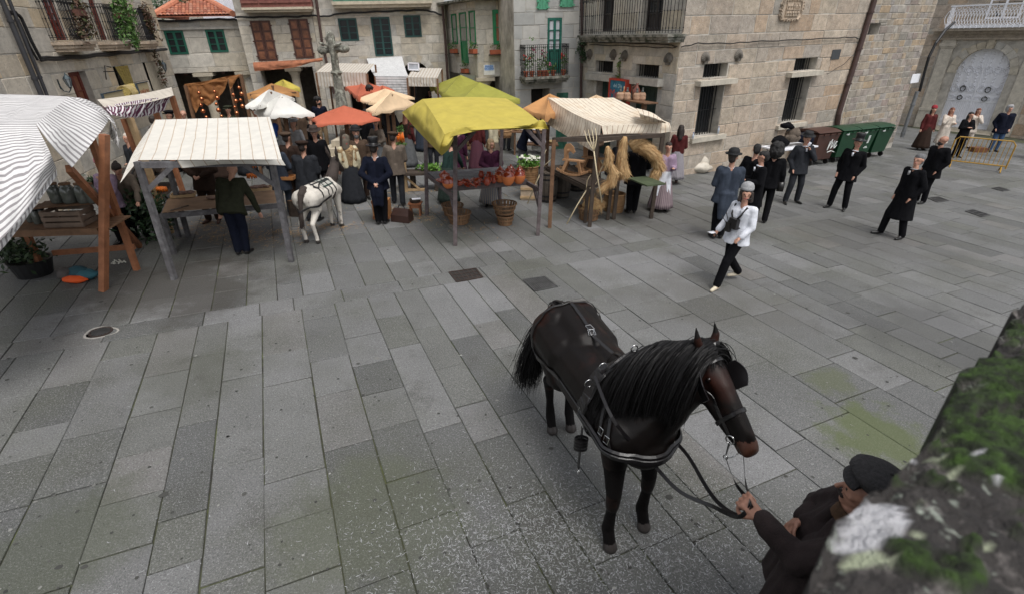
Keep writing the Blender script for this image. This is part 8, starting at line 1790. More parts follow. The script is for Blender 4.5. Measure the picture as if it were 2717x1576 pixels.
for x,y,lb in((1838,368,'left water bottle on the sill of the nearer barred window'),(1905,352,'right water bottle on the sill of the nearer barred window')):
 u,v=FR.uv((x,y),.08);c=FR.P(u,v-.05,.08);q=thing('water_bottle',lb,'bottle',c,'water bottles on the window sill');mb=MB();mb.lathe(c,[(.032,0),(.034,.14),(.012,.19),(.012,.2)],10);obj('body',mb,mat('clear_plastic',(.5,.55,.62),.15,bump=0),q,smooth=True);mb=MB();mb.lathe(c,[(.015,.2),(.015,.225)],8);obj('cap',mb,M_blue,q)
mb=MB()
for(x,y,n,s_)in((640,480,260,.5),(560,585,160,.4),(500,560,150,.4),(700,575,140,.35),(810,560,140,.35),(1000,520,170,.5),(1060,540,90,.35),(640,600,60,.3),(735,500,120,.4),(980,470,120,.5),(600,540,120,.5),(1150,560,60,.4),(1300,470,60,.5)):
 c=gp(x,y)
 for i in range(n):
  p=c+(rs.normal(0,s_),rs.normal(0,s_*.6),.012+random.random()*.01);a=random.random()*math.pi;L_=random.uniform(.03,.16);d=np.array((math.cos(a),math.sin(a),0))*L_;w_=np.array((-math.sin(a),math.cos(a),0))*.0035;mb.rnd=random.random();n0=mb.pts([p-w_,p+d*.5+np.array((0,0,.008))-w_,p+d-w_,p+d+w_,p+d*.5+w_+np.array((0,0,.008)),p+w_]);mb.face((n0,n0+1,n0+4,n0+5));mb.face((n0+1,n0+2,n0+3,n0+4))
obj('straw_litter',mb,M_strw,None,kind='stuff',label='loose straw scattered over the paving among the stalls',cat='straw')
mb=MB()
M_frs=mat('white_shavings',(.42,.43,.44),.8,bump=0)
for i in range(5200):
 x=rs.normal(1600 if i%3 else 1330,230);y=rs.normal(1440,105)
 if y>1640 or x<800:continue
 if random.random()<.06:x=rs.uniform(200,2300);y=rs.uniform(1000,1560)
 p=D(x/1.0782,y/1.0782)+(0,0,.007);a=random.random()*math.pi*2;L_=random.uniform(.006,.035)*(1 if random.random()<.9 else 1.6);w_=random.uniform(.0010,.0026);P_=[]
 for k in range(3):b_=a+k*.45*(1 if i%2 else-1);P_.append(p);p=p+np.array((math.cos(b_),math.sin(b_),0))*L_/2
 s_=np.array((-math.sin(a),math.cos(a),0))*w_;n0=mb.pts([P_[0]-s_,P_[1]-s_,P_[2]-s_*.4,P_[2]+s_*.4,P_[1]+s_,P_[0]+s_]);mb.face((n0,n0+1,n0+4,n0+5));mb.face((n0+1,n0+2,n0+3,n0+4))
obj('white_shavings',mb,M_frs,None,kind='stuff',label='tiny white shavings scattered over the paving round the horse\'s front hooves',cat='shavings')
# HORSE
hF,hR=np.array([.98,2.85,0]),np.array([.54,4.13,0]);hd=(hF-hR)/np.linalg.norm(hF-hR);hl=np.array([-hd[1],hd[0],0])
def Hq(t,s,z):return hR+hd*t+hl*s+np.array((0,0,z))
M_bay=mat('dark_bay_coat',(.0042,.0025,.002),.46,spec=.25,var=.4,scale=2.5,bump=.15,bscale=140,patch=((.05,.013,.007),2.2,.50,.74,.75),patch2=((.006,.005,.005),2.0,.5,.7,.7))
M_hblk=mat('black_horse_leg',(.005,.004,.004),.6,spec=.15,var=.3,bump=.3,bscale=120);M_hoof=mat('dark_hoof',(.045,.038,.035),.5,var=.3,bump=.2);M_muz=mat('brown_muzzle',(.075,.028,.016),.5,var=.3,scale=9,bump=.2,bscale=100)
horse=thing('horse','dark bay harness horse with black mane standing in the foreground, head turned to its handler','horse',Hq(.6,0,0))
B=Body()
for s in(-1,1):
 B.cap(Hq(-.02,.13*s,1.20),.235,Hq(.28,.12*s,1.17),.245,'bay');B.cap(Hq(-.17,.10*s,1.18),.17,Hq(.0,.12*s,1.33),.17,'bay')
 B.cap(Hq(.30,.065*s,1.13),.265,Hq(1.0,.065*s,1.13),.262,'bay');B.cap(Hq(1.05,.13*s,1.15),.20,Hq(1.30,.14*s,1.08),.17,'bay');B.cap(Hq(1.0,.10*s,1.32),.15,Hq(1.22,.12*s,1.15),.17,'bay')
B.cap(Hq(.05,0,1.33),.20,Hq(.35,0,1.27),.22,'bay');B.cap(Hq(.35,0,1.05),.30,Hq(.95,0,1.02),.30,'bay');B.cap(Hq(.9,0,1.42),.09,Hq(1.16,0,1.46),.10,'bay');B.cap(Hq(1.2,0,1.12),.24,Hq(1.36,0,1.02),.19,'bay')
poll=np.array([1.31,2.92,1.80]);nose=np.array([1.565,2.44,1.345])
n0_,n1_=Hq(1.13,0,1.38),Hq(1.30,0,1.12)
nm=lerp(n0_,poll,.5)+np.array((.0,-.0,.05));B.cap(n0_,.20,nm,.155,'bay');B.cap(nm,.155,poll-(0,0,.05),.105,'bay');nm2=lerp(n1_,poll-(0,0,.22),.5)+np.array((0,0,-.02));B.cap(n1_,.23,nm2,.175,'bay');B.cap(nm2,.175,poll+np.array((.03,-.08,-.15)),.105,'bay');B.cap(lerp(n0_,n1_,.5),.21,lerp(nm,nm2,.5),.15,'bay')
hv=nose-poll;hvn=hv/np.linalg.norm(hv);lat=np.cross(np.array((0,0,1.)),hvn);lat/=np.linalg.norm(lat);upv=np.cross(hvn,lat)
if upv[2]<0:upv=-upv
def Hh(t,s,u):return poll+hv*t+lat*s+upv*u
B.cap(Hh(.04,0,-.01),.095,Hh(.38,0,.0),.084,'bay');B.cap(Hh(.38,0,.0),.084,Hh(.86,0,-.005),.060,'bay')
for s in(-1,1):
 B.cap(Hh(.10,.04*s,-.11),.09,Hh(.34,.035*s,-.13),.083,'bay');B.cap(Hh(.34,.035*s,-.12),.07,Hh(.85,.025*s,-.065),.05,'bay');B.cap(Hh(.24,.06*s,.015),.035,Hh(.34,.06*s,.012),.03,'bay')
 B.cap(Hh(.93,.03*s,-.02),.045,Hh(.99,.035*s,-.035),.038,'muz');B.cap(Hh(.02,.06*s,.03),.038,Hh(-.09,.085*s,.09),.030,'bay');B.cap(Hh(-.09,.085*s,.09),.030,Hh(-.21,.085*s,.135),.008,'blk')
B.cap(Hh(.80,0,-.01),.055,Hh(.96,0,-.02),.055,'muz');B.cap(Hh(.86,0,-.09),.042,Hh(.97,0,-.10),.036,'muz');B.cap(Hh(.96,0,-.06),.045,Hh(.99,0,-.05),.042,'nos')
def hleg(B,top,k,c_,f_,hoof,r,tt='bay',kk=1.):
 B.cap(top,r[0],k,r[1],tt);B.cap(k,r[1],c_,r[2],'blk');B.cap(c_,r[2],f_,r[3],'blk');B.cap(f_,r[3],hoof+(0,0,.075),r[3]*.95,'blk');B.cap(hoof+(0,0,.07),.052*kk,hoof+np.array((0,0,.03))+hd*.02,.066*kk,'hoof')
for s,hp in((-1,np.array([.82,2.75,0])),(1,np.array([1.14,2.95,0]))):
 B.cap(Hq(1.2,.14*s,1.05),.15,lerp(Hq(1.2,.14*s,.8),hp+(0,0,.8),.4),.10,'bay');kn=hp-hd*.03+np.array((0,0,.50));B.cap(lerp(Hq(1.2,.14*s,.8),hp+(0,0,.8),.4),.10,kn+(0,0,.05),.062,'blk');hleg(B,kn+(0,0,.04),kn-(0,0,.06),kn-(0,0,.12),hp-hd*.05+np.array((0,0,.17)),hp,(.066,.058,.044,.056))
for s,hp in((-1,np.array([.44,4.11,0])),(1,np.array([.64,4.15,0]))):
 st=Hq(.24,.15*s,.88);hk=hp-hd*.14+np.array((0,0,.56));B.cap(Hq(.02,.15*s,1.1),.21,st,.14,'bay');B.cap(st,.135,lerp(st,hk,.6),.085,'bay');B.cap(lerp(st,hk,.6),.085,hk,.066,'blk');hleg(B,hk,hk-(0,0,.08)+hd*.02,lerp(hk,hp,.4)+(0,0,.0),hp-hd*.05+np.array((0,0,.17)),hp,(.066,.055,.042,.055))
B.cap(Hq(-.30,0,1.33),.07,Hq(-.37,0,1.2),.055,'blk')
HORSE={}
def after_horse(o,co):
 me=o.data;HORSE['bvh']=BVHTree.FromPolygons([tuple(p)for p in co],[tuple(p.vertices)for p in me.polygons])
submit(B,'body',horse,{'bay':M_bay,'blk':M_hblk,'hoof':M_hoof,'muz':M_muz,'nos':mat('dark_nostril',(.008,.007,.007),.5,bump=0)},.014,6,noise=.001,nscale=14.,cb=after_horse)
# donkey
dR_,dF_=G(838,648),G(895,606)
dm=(dR_+dF_)/2;dd=(dF_-dR_);dd[2]=0;dd=np.array((math.sin(math.radians(9)),math.cos(math.radians(9)),0));dl_=np.array([-dd[1],dd[0],0]);D0=(G(812,643)+G(848,648))/2;D0[2]=0
kD=1.
def Dq(t,s,z):return D0+(dd*t+dl_*s+np.array((0,0,z)))*kD
M_don=mat('white_donkey_coat',(.62,.58,.52),.85,var=.15,scale=6,bump=.4,bscale=80,patch=((.075,.055,.045),3.4,.60,.68,.8));M_dond=mat('dark_donkey_hair',(.045,.033,.028),.85,var=.3,bump=.4,bscale=80)
donkey=thing('donkey','small white and dark brown patched donkey in black straps seen from behind','donkey',Dq(.4,0,0));B=Body()
for s in(-1,1):
 B.cap(Dq(.02,.09*s,.80),.155,Dq(.25,.08*s,.80),.16,'w');B.cap(Dq(.25,.06*s,.78),.175,Dq(.75,.05*s,.78),.17,'w');B.cap(Dq(.8,.08*s,.80),.13,Dq(.95,.08*s,.72),.11,'w')
 hp=Dq(-.02,.11*s,0);st=Dq(.12,.11*s,.60);hk=hp+np.array((0,0,.38))-dd*.07;B.cap(Dq(.0,.10*s,.75),.13,st,.095,'w');B.cap(st,.09,hk,.042,'w');B.cap(hk,.042,hp+(0,0,.12),.034,'w');B.cap(hp+(0,0,.12),.038,hp+(0,0,.06),.033,'w');B.cap(hp+(0,0,.05),.038,hp+np.array((0,0,.025))+dd*.02,.046,'h')
 hp=Dq(.93,.10*s,0);kn=hp+np.array((0,0,.34));B.cap(Dq(.9,.09*s,.7),.09,kn,.045,'w');B.cap(kn,.045,hp+(0,0,.12),.033,'w');B.cap(hp+(0,0,.12),.038,hp+(0,0,.06),.032,'w');B.cap(hp+(0,0,.05),.036,hp+np.array((0,0,.025))+dd*.02,.044,'h')
B.cap(Dq(.05,0,.90),.12,Dq(.8,0,.88),.12,'w');B.cap(Dq(.9,0,.85),.13,Dq(1.12,.0,1.08),.10,'d');B.cap(Dq(1.12,0,1.08),.10,Dq(1.25,.02,1.2),.085,'d');B.cap(Dq(1.22,.02,1.18),.09,Dq(1.5,.04,.98),.055,'d')
for s in(-1,1):B.cap(Dq(1.18,.06*s,1.24),.030,Dq(1.12,.09*s,1.38),.034,'d');B.cap(Dq(1.12,.09*s,1.38),.034,Dq(1.10,.105*s,1.50),.010,'d')
B.cap(Dq(-.14,0,.86),.045,Dq(-.20,0,.60),.035,'d');B.cap(Dq(-.20,0,.60),.04,Dq(-.22,.02,.36),.03,'d')
B.cap(Dq(-.10,.0,.90),.065,Dq(.0,0,.965),.07,'d');B.cap(Dq(.62,-.15,.72),.08,Dq(.70,-.15,.80),.07,'d');kD=1.12;B.pr=[(D0+(a-D0)*kD,ra*kD,D0+(b-D0)*kD,rb*kD,g_)for a,ra,b,rb,g_ in B.pr]
DON={}
def after_don(o,co):DON['bvh']=BVHTree.FromPolygons([tuple(p)for p in co],[tuple(p.vertices)for p in o.data.polygons])
submit(B,'body',donkey,{'w':M_don,'d':M_dond,'h':M_hoof},.014,4,noise=.003,nscale=18.,cb=after_don)
# groom
GX=np.array([1.84,1.865,0.]);gaz=-62
M_pin=mat('pinstripe_wool',(.026,.016,.016),.9,var=.25,scale=14,bump=.4,bscale=120);M_tw=mat('grey_tweed',(.045,.043,.045),.95,var=.35,scale=60,bump=.6,bscale=160)
groom=thing('person','moustached groom in grey tweed flat cap and dark pinstripe jacket holding the horse\'s reins','person',GX,'people in the square')
Mg=RZ(-gaz,GX,1.0)
def Gl(p):return Mg[:3,:3]@np.array(p,float)+Mg[:3,3]
hand_t=np.array([1.40,2.075,1.27]);hand2_t=G(2108,1388,1.16)
inv=np.linalg.inv(Mg[:3,:3]);hL=inv@(hand_t-GX);hR_=inv@(hand2_t-GX)
B=Body(Mg)
for s in(-1,1):
 B.cap((.07*s,0,.96),.12,(.06*s,0,1.12),.11,'shirt');B.cap((.06*s,0,1.12),.11,(.09*s,0,1.32),.11,'shirt');B.cap((.085*s,.08,.92),.12,(.09*s,.08,.5),.09,'tr');B.cap((.09*s,.02,.5),.07,(.10*s,0,.1),.055,'tr');B.cap((.10*s,-.03,.05),.045,(.12*s,.15,.03),.032,'shoe');B.cap((.08*s,0,1.36),.085,(.16*s,-.01,1.39),.06,'shirt')
B.cap((0,.01,1.38),.060,(0,.035,1.50),.055,'skin')
hyaw=math.radians(4);hpit=math.radians(-7)
nk=np.array((0,.03,1.50))
def Hg(p):
 x,y,z=np.array(p)-np.array((0,.01,1.53));y,z=y*math.cos(hpit)+z*math.sin(hpit),-y*math.sin(hpit)+z*math.cos(hpit);x,y=x*math.cos(hyaw)+y*math.sin(hyaw),-x*math.sin(hyaw)+y*math.cos(hyaw);return np.array((x,y,z))+nk
def hc(a,ra,b,rb,tg):B.cap(Hg(a),ra,Hg(b),rb,tg)
hc((0,-.018,1.665),.088,(0,.014,1.655),.083,'skin');hc((0,.035,1.60),.060,(0,.055,1.56),.036,'skin');hc((0,.0,1.60),.068,(0,.02,1.59),.06,'skin')
hc((0,.094,1.655),.010,(0,.122,1.615),.0145,'skin');hc((-.034,.082,1.672),.014,(.034,.082,1.672),.014,'skin')
for s in(-1,1):hc((.085*s,-.005,1.65),.016,(.090*s,-.012,1.61),.011,'skin');hc((.018*s,.072,1.618),.022,(.05*s,.055,1.625),.022,'skin');hc((.014*s,.088,1.578),.006,(.017*s,.088,1.577),.006,'lip');hc((.004*s,.101,1.592),.010,(.034*s,.088,1.584),.007,'hair');hc((.034*s,.0855,1.648),.009,(.034*s,.0855,1.648),.009,'eye')
hc((0,-.06,1.62),.07,(0,-.06,1.68),.075,'hair');
for s in(-1,1):hc((.078*s,-.02,1.66),.022,(.08*s,-.01,1.62),.016,'hair')
def arm(B,sh,el,wr,tg='slv',r=(.054,.044,.030)):B.cap(sh,r[0],el,r[1],tg);B.cap(el,r[1]*.95,wr,r[2],tg)
shL,shR=np.array((-.19,.0,1.38)),np.array((.19,.0,1.38))
dirL=hL-shL;elL=shL+dirL*.5+np.array((-.07,-.04,-.16));wrL=hL-(hL-elL)/np.linalg.norm(hL-elL)*.085
elR=shR+(hR_-shR)*.5+np.array((.16,-.02,-.10));wrR=hR_-(hR_-elR)/np.linalg.norm(hR_-elR)*.085
arm(B,shL,elL,wrL);arm(B,shR,elR,wrR)
def hand(B,wr,c,el,thumb,curl,palm_n,spread=1.):
 """palm plus four separate jointed fingers and a thumb, curling towards palm_n"""
 d=(c-wr);d/=np.linalg.norm(d);pn=palm_n-d*(palm_n@d);pn/=np.linalg.norm(pn);sd=np.cross(d,pn)
 Bc=B.cap;h_=1.28
 class _B:
  def cap(s,a,ra,b,rb,t_):Bc(wr+(a-wr)*h_,ra*h_,wr+(b-wr)*h_,rb*h_,t_)
 B=_B()
 for k in range(3):B.cap(wr+d*.01+sd*(k-1)*.013,.019,wr+d*.085+sd*(k-1)*.022,.015,'skin')
 for k,(L_,o_)in enumerate(((.040,-.034),(.046,-.012),(.043,.011),(.034,.033))):
  p=wr+d*.09+sd*o_;a=0;r=.0095
  for j,l in enumerate((L_,L_*.75,L_*.55)):
   a+=curl[j];q=p+(d*math.cos(a)+pn*math.sin(a)+sd*o_*.6*spread)*l;B.cap(p,r,q,r*.9,'skin');p=q;r*=.9
 s_=thumb;p=wr+d*.03+sd*s_*.026;q=p+(d*.6+sd*s_*.8+pn*.35)/1.06*.042;B.cap(p,.015,q,.0115,'skin');q2=q+(d*.8-sd*s_*.05+pn*.65)*.034;B.cap(q,.0115,q2,.010,'skin');B.cap(q2,.010,q2+(d*.6-sd*s_*.5+pn*.6)*.024,.009,'skin')
hand(B,wrL,hL,elL,1,(1.0,1.3,1.0),np.array((.75,.2,-.45)));hand(B,wrR,hR_,elR,-1,(.35,.5,.4),np.array((-.6,-.5,-.6)))
submit(B,'body',groom,{'shirt':mat('brown_plaid_shirt',(.085,.045,.022),.9,var=.4,scale=26,bump=.4),'tr':M_pin,'skin':M_skin2,'eye':M_eye,'lip':M_lip,'hair':mat('hair_dark',HA['dark'],.6,var=.3,scale=30,bump=.5,bscale=70),'shoe':M_shoe,'slv':M_pin},.0062,2)
C=Body(Mg)
for s in(-1,1):C.cap((.10*s,.09,.98),.165,(.10*s,.06,1.14),.16,'c');C.cap((.10*s,.06,1.14),.16,(.12*s,-.01,1.28),.145,'c');C.cap((.10*s,-.02,1.34),.105,(.20*s,-.01,1.375),.082,'c');C.cap((.11*s,.10,.95),.18,(.12*s,.12,.74),.19,'c')
for sh,el,wr in((shL,elL,wrL),(shR,elR,wrR)):C.cap(sh,.095,el,.088,'c');C.cap(el,.088,el+(wr-el)*.80,.066,'c');C.cap(el+(wr-el)*.80,.066,el+(wr-el)*.93,.064,'c')
C.cap((-.05,.08,1.40),.035,(-.08,.15,1.2),.022,'c');C.cap((.05,.08,1.40),.035,(.08,.15,1.2),.022,'c')
submit(C,'jacket',groom,{'c':M_pin},.009,2,noise=.008,nscale=16.)
mb=MB();P_=[[Gl((.062*k*math.cos(a),.03+.066*k*math.sin(a),1.43+.02*math.sin(a)+dz))for a in np.linspace(0,2*math.pi,14)]for k,dz in((1.35,-.02),(1.12,.02),(1.0,.055))];mb.grid(np.array(P_));obj('shirt_collar',mb,MATS['brown_plaid_shirt'],groom,smooth=True)
mb=MB();prof=[(.100,-.012),(.118,.012),(.148,.038),(.150,.050),(.128,.074),(.07,.092),(.012,.097)];base=0;mb.lathe((0,0,0),prof,32,sy=1.10,cap=(False,True),fn=lambda a,z:1+.02*np.cos(8*a))
mb.ball((0,0,.099),.010,8,5)
for i in range(len(mb.v)):p=np.array(mb.v[i]);mb.v[i]=Gl(Hg(p+np.array((0,-.03+p[2]*-.1,1.722+p[1]*.12)))).tolist()
obj('flat_cap',mb,M_tw,groom,smooth=True)
mb=MB();P_=np.array([[Gl(Hg((.100*k*math.sin(a),.045+.05*(k-.75)*2+.065*k*math.cos(a),1.708+.004*z_-.016*(k-.75)*4)))for a in np.linspace(-1.4,1.4,15)]for k,z_ in((.66,9),(.80,8),(.93,6),(.98,4),(.96,1),(.70,2))]);mb.grid(P_);obj('cap_peak',mb,M_tw,groom,smooth=True)
run_jobs()
# after the bodies exist: harness, mane, tail, reins
M_leath=mat('black_harness_leather',(.009,.008,.009),.33,spec=.6,var=.2,bump=.1);M_steel=mat('polished_steel',(.62,.62,.62),.18,1.,bump=0);M_lblk=mat('black_leather_edge',(.02,.018,.02),.3,bump=0)
bv=HORSE['bvh']
def near(p,off,tree=None):
 l,n,i,d=(tree or bv).find_nearest(Vector(p));return np.array(l)+np.array(n)*off,np.array(n)
def strap(name,pts,w,par=horse,off=.006,th=.006,n=None,m=None,tree=None,snap=True,closed=False,free=None):
 P=crom(np.array(pts,float),n or max(8,int(len(pts)*7)));Q_,N_=[],[]
 for i,p in enumerate(P):
  if snap:q,nn=near(p,off,tree)
  else:q,nn=p,np.array(free if free is not None else(0,0,1.))
  Q_.append(q);N_.append(nn)
 Q_=np.array(Q_)
 if snap:
  for _ in range(2):Q_[1:-1]=Q_[1:-1]*.5+(Q_[:-2]+Q_[2:])*.25
  for i in range(len(Q_)):q,nn=near(Q_[i],off,tree);Q_[i]=q if(Q_[i]-q)@nn<0 else Q_[i]
 T=np.gradient(Q_,axis=0);rows_=[]
 for i in range(len(Q_)):
  t_=T[i]/(np.linalg.norm(T[i])+1e-9);s_=np.cross(N_[i],t_);s_/=np.linalg.norm(s_)+1e-9
  rows_.append([Q_[i]-s_*w/2,Q_[i]-s_*w*.4+N_[i]*th,Q_[i]+s_*w*.4+N_[i]*th,Q_[i]+s_*w/2])
 mb=MB();mb.grid(np.array(rows_));return obj(name,mb,m or M_leath,par,smooth=False)
def ringo(name,c,r,nrm,par,th=.004,m=None):
 nrm=np.array(nrm,float)/np.linalg.norm(nrm);u=np.cross(nrm,(0,0,1.));u=u/(np.linalg.norm(u)+1e-9);v=np.cross(nrm,u);mb=MB();mb.tube([np.array(c)+r*(math.cos(a)*u+math.sin(a)*v)for a in np.linspace(0,2*math.pi,17)],th,6,cap=False);return obj(name,mb,m or M_steel,par,smooth=True)
def buckle(p,par=horse,s_=1.,tree=None):
 q,nn=near(p,.016,tree);u=np.cross(nn,(0,0,1.));u/=np.linalg.norm(u)+1e-9;v=np.cross(nn,u);mb=MB();c=[q+u*a*s_+v*b*s_ for a,b in((-.022,-.026),(.022,-.026),(.022,.026),(-.022,.026),(-.022,-.026))];mb.tube(c,.0035,5);return obj('buckle',mb,M_steel,par)
ring=lambda t,z0,rz,rs_,a0,a1,n=13,tt=0.:[Hq(t+tt*math.sin(a),rs_*math.sin(a),z0+rz*math.cos(a))for a in np.linspace(a0,a1,n)]
strap('saddle_pad',ring(.98,1.1,.5,.5,-1.5,1.5),.13,off=.010,th=.016);strap('girth',ring(.96,1.1,.55,.55,-3.14,3.14,25),.055,off=.008);strap('saddle_top',ring(.98,1.1,.5,.5,-.55,.55),.075,off=.03,th=.016)
strap('back_strap',[Hq(t,0,1.6)for t in np.linspace(.95,-.28,9)],.035);strap('crupper',[Hq(-.2,.07,1.45),Hq(-.36,.08,1.34),Hq(-.40,0,1.22),Hq(-.36,-.08,1.34),Hq(-.2,-.07,1.45)],.022,off=.012)
strap('hip_strap',ring(-.02,1.05,.55,.5,-1.75,1.75,17),.026,off=.008);strap('breeching',[Hq(.55,-.5,1.05),Hq(.2,-.5,1.0),Hq(-.15,-.4,1.0),Hq(-.42,-.15,1.02),Hq(-.42,.15,1.02),Hq(-.15,.4,1.0),Hq(.2,.5,1.0),Hq(.55,.5,1.05)],.045,off=.010)
strap('side_strap',[Hq(.55,-.5,1.05),Hq(.95,-.5,1.04)],.026);strap('side_strap',[Hq(.55,.5,1.05),Hq(.95,.5,1.04)],.026)
bcol=[Hq(.95,-.5,1.02),Hq(1.15,-.45,1.02),Hq(1.4,-.32,1.03),Hq(1.6,-.0,1.04),Hq(1.4,.32,1.03),Hq(1.15,.45,1.02),Hq(.95,.5,1.02)]
strap('breast_collar',bcol,.095,off=.014,th=.018,n=44);strap('breast_collar_trim',bcol,.04,off=.036,th=.008,n=44)
strap('neck_strap',[Hq(1.30,-.34,1.06),Hq(1.22,-.3,1.25),Hq(1.12,-.2,1.5),Hq(1.08,0,1.62),Hq(1.12,.2,1.5),Hq(1.22,.3,1.25),Hq(1.3,.34,1.06)],.028,off=.012,n=30);strap('neck_strap',[Hq(1.40,-.30,1.06),Hq(1.30,-.28,1.25),Hq(1.16,-.18,1.5)],.028,off=.012,n=16)
for s in(-1,1):
 for a,z in((.42,.0),(.95,0)):p=ring(.98,1.1,.5,.5,a*s,a*s+.01,2)[0];q,nn=near(p,.05);ringo('terret',q,.032,np.cross(nn,hd)*0+hd,horse,.005)
 buckle(Hq(.98,.5*s,1.22),s_=1.4);buckle(Hq(.98,.5*s,1.12));buckle(Hq(1.28,.36*s,1.16));buckle(Hq(1.36,.34*s,1.14));buckle(Hq(.6,.02*s,1.7))
 q,nn=near(Hq(.97,.5*s,1.10),.02);ringo('side_ring',q,.026,nn,horse)
q,nn=near(Hq(1.05,0,1.7),.05);ringo('bearing_hook',q,.026,hd,horse,.006);buckle(Hq(.45,0,1.7),s_=1.2)
for p in(Hq(-.42,-.2,1.02),Hq(-.4,-.28,1.2)):q,nn=near(p,.02);ringo('breeching_ring',q,.022,nn,horse)
c=near(Hq(1.06,-.5,.92),.05)[0]-(0,0,.12)
for k in range(4):mb=MB();mb.lathe(c-(0,0,.03*k),[(.055,0),(.058,.012),(.055,.028)],16,cap=(False,False),sy=.6);obj('coiled_trace',mb,M_leath,horse)
strap('trace_end',[c+(0,0,.14),c,c-(0,0,.2),c-(0,0,.30)],.03,snap=False,free=(-.9,-.3,0));ringo('trace_clip',c-(0,0,.33),.02,(1,.3,0),horse)
def hs(name,pts,w,**k):return strap(name,[Hh(*p)for p in pts],w,off=.006,th=.005,**k)
hs('browband',[(.16,-.14,-.02),(.15,-.1,.06),(.14,0,.12),(.15,.1,.06),(.16,.14,-.02)],.028);hs('noseband',[(.66,-.10,-.04),(.64,-.05,.08),(.64,0,.10),(.64,.05,.08),(.66,.10,-.04),(.68,.08,-.14),(.68,0,-.18),(.68,-.08,-.14),(.66,-.10,-.04)],.030)
hs('crownpiece',[(.12,-.15,-.08),(.03,-.12,.05),(.0,0,.12),(.03,.12,.05),(.12,.15,-.08)],.03)
for s in(-1,1):
 hs('cheek_strap',[(.14,.14*s,-.06),(.35,.13*s,-.04),(.55,.1*s,-.04),(.80,.07*s,-.06)],.022);hs('throat_lash',[(.10,.14*s,-.06),(.12,.12*s,-.20),(.14,0,-.26)],.018)
 q,nn=near(Hh(.14,.14*s,.0),.012);mb=MB();u=np.cross(nn,(0,0,1.));u/=np.linalg.norm(u);ax=np.array([u,np.cross(nn,u),nn]).T;mb.lathe(q,[(.026,0),(.026,.006),(.018,.012),(0,.014)],16,ax=ax);obj('rosette',mb,M_steel,horse,smooth=True)
 b0=Hh(.20,.115*s,.055);b1=Hh(.45,.13*s,.035);P_=[]
 for a in np.linspace(0,1,7):P_.append([lerp(b0,b1,a)+upv*(-.115*b+.02*math.sin(math.pi*a))+lat*s*(.05*(1-b)+.028*math.sin(math.pi*a))for b in np.linspace(0,1,6)])
 mb=MB();mb.grid(np.array(P_));mb.grid(np.array([[p-lat*s*.008 for p in r]for r in P_])[::-1]);obj('blinker',mb,M_leath,horse,smooth=True)
 e=[P_[0][j]for j in range(6)]+[P_[i][5]for i in range(7)]+[P_[6][5-j]for j in range(6)]+[P_[6-i][0]for i in range(7)];mb=MB();mb.tube(e,.004,5);obj('blinker_edge',mb,M_lblk,horse)
 q,nn=near(Hh(.84,.08*s,-.06),.014);ringo('bit_ring',q,.030,nn,horse,.005);mb=MB();mb.tube([q+(0,0,-.02),q-(0,0,.06)-hvn*.0,q-(0,0,.13)],[.006,.007,.005],6);obj('bit_shank',mb,M_steel,horse);ringo('bit_ring',q-(0,0,.15),.014,nn,horse,.004)
 HORSE['bit%d'%s]=q-(0,0,.15)
 el,nn=near(Hh(.29,.12*s,.02),-.006);mb=MB();mb.ball(el,.019,10,8);obj('eye',mb,mat('horse_eye',(.01,.006,.005),.08,bump=0),horse,smooth=True)
mb=MB();q=HORSE['bit-1']
for k in range(6):mb.tube([q+lerp((0,0,0),HORSE['bit1']-q,(k+f)/6.)+np.array((0,0,-.03*math.sin(math.pi*(k+f)/6.)))for f in(0,.4,.9)],.006,5)
obj('curb_chain',mb,M_steel,horse)
hnd=GX+Mg[:3,:3]@hL+np.array((0,0,.0))
def rein(name,pts,w=.020,n=26,tw=(.3,-.9,.2)):return strap(name,pts,w,snap=False,free=tw,th=.004,n=n)
for k,s in enumerate((-1,1)):b=HORSE['bit%d'%s];rein('lead_rein',[b,lerp(b,hnd,.5)+(0,0,-.03),hnd+(.0,.01*s,.03),hnd-(0,0,.05)],.024)
w0=near(Hq(1.0,-.32,1.5),.05)[0];w1=near(Hq(1.36,.15,1.3),.03)[0]
rein('long_rein',[w0,Hq(1.38,-.28,1.32),G(1720,1215,1.0),G(1800,1300,.98),G(1890,1342,1.02),hnd+(-.06,-.02,-.07),hnd],.026,34,tw=(-.2,-.7,.6));rein('long_rein',[near(Hq(1.45,.22,1.05),.02)[0],G(1830,1215,1.05),G(1880,1300,1.05),G(1920,1345,1.1),hnd+(-.02,0,-.09),hnd],.026,30,tw=(-.2,-.7,.6))
M_mane=mat('black_mane_hair',(.005,.0045,.005),.55,var=.4,scale=30,bump=.1,spec=.3)
def locks(name,starts,dirs_,L_,m,w=.012,steps=7,tree=bv,par=horse,clear=.012,jit=.02,kind='stuff',grav=.8):
 mb=MB()
 for p,d,l in zip(starts,dirs_,L_):
  p=np.array(p,float);d=np.array(d,float);pts=[p];st=l/steps
  for k in range(steps):
   d=d*.75+np.array((0,0,-grav))*.25+rs.normal(0,jit,3);d/=np.linalg.norm(d);q=pts[-1]+d*st
   if tree is not None:
    lo,nn,i,ds=tree.find_nearest(Vector(q));lo=np.array(lo);nn=np.array(nn)
    sg=(q-lo)@nn
    if sg<clear:q=lo+nn*clear
   pts.append(q)
  s0=np.cross(d,(rs.normal(),rs.normal(),.2));s0/=np.linalg.norm(s0)+1e-9;mb.rnd=random.random();ww=[w*(1-.75*(k/steps)**1.5)for k in range(steps+1)]
  rows_=[[pts[k]-s0*ww[k]/2,pts[k]+s0*ww[k]/2]for k in range(steps+1)];mb.grid(np.array(rows_))
 return obj(name,mb,m,par,kind=kind)
near_dir=-hl*.9+np.array((-.1,-.35,0))
St,Di,Ln=[],[],[]
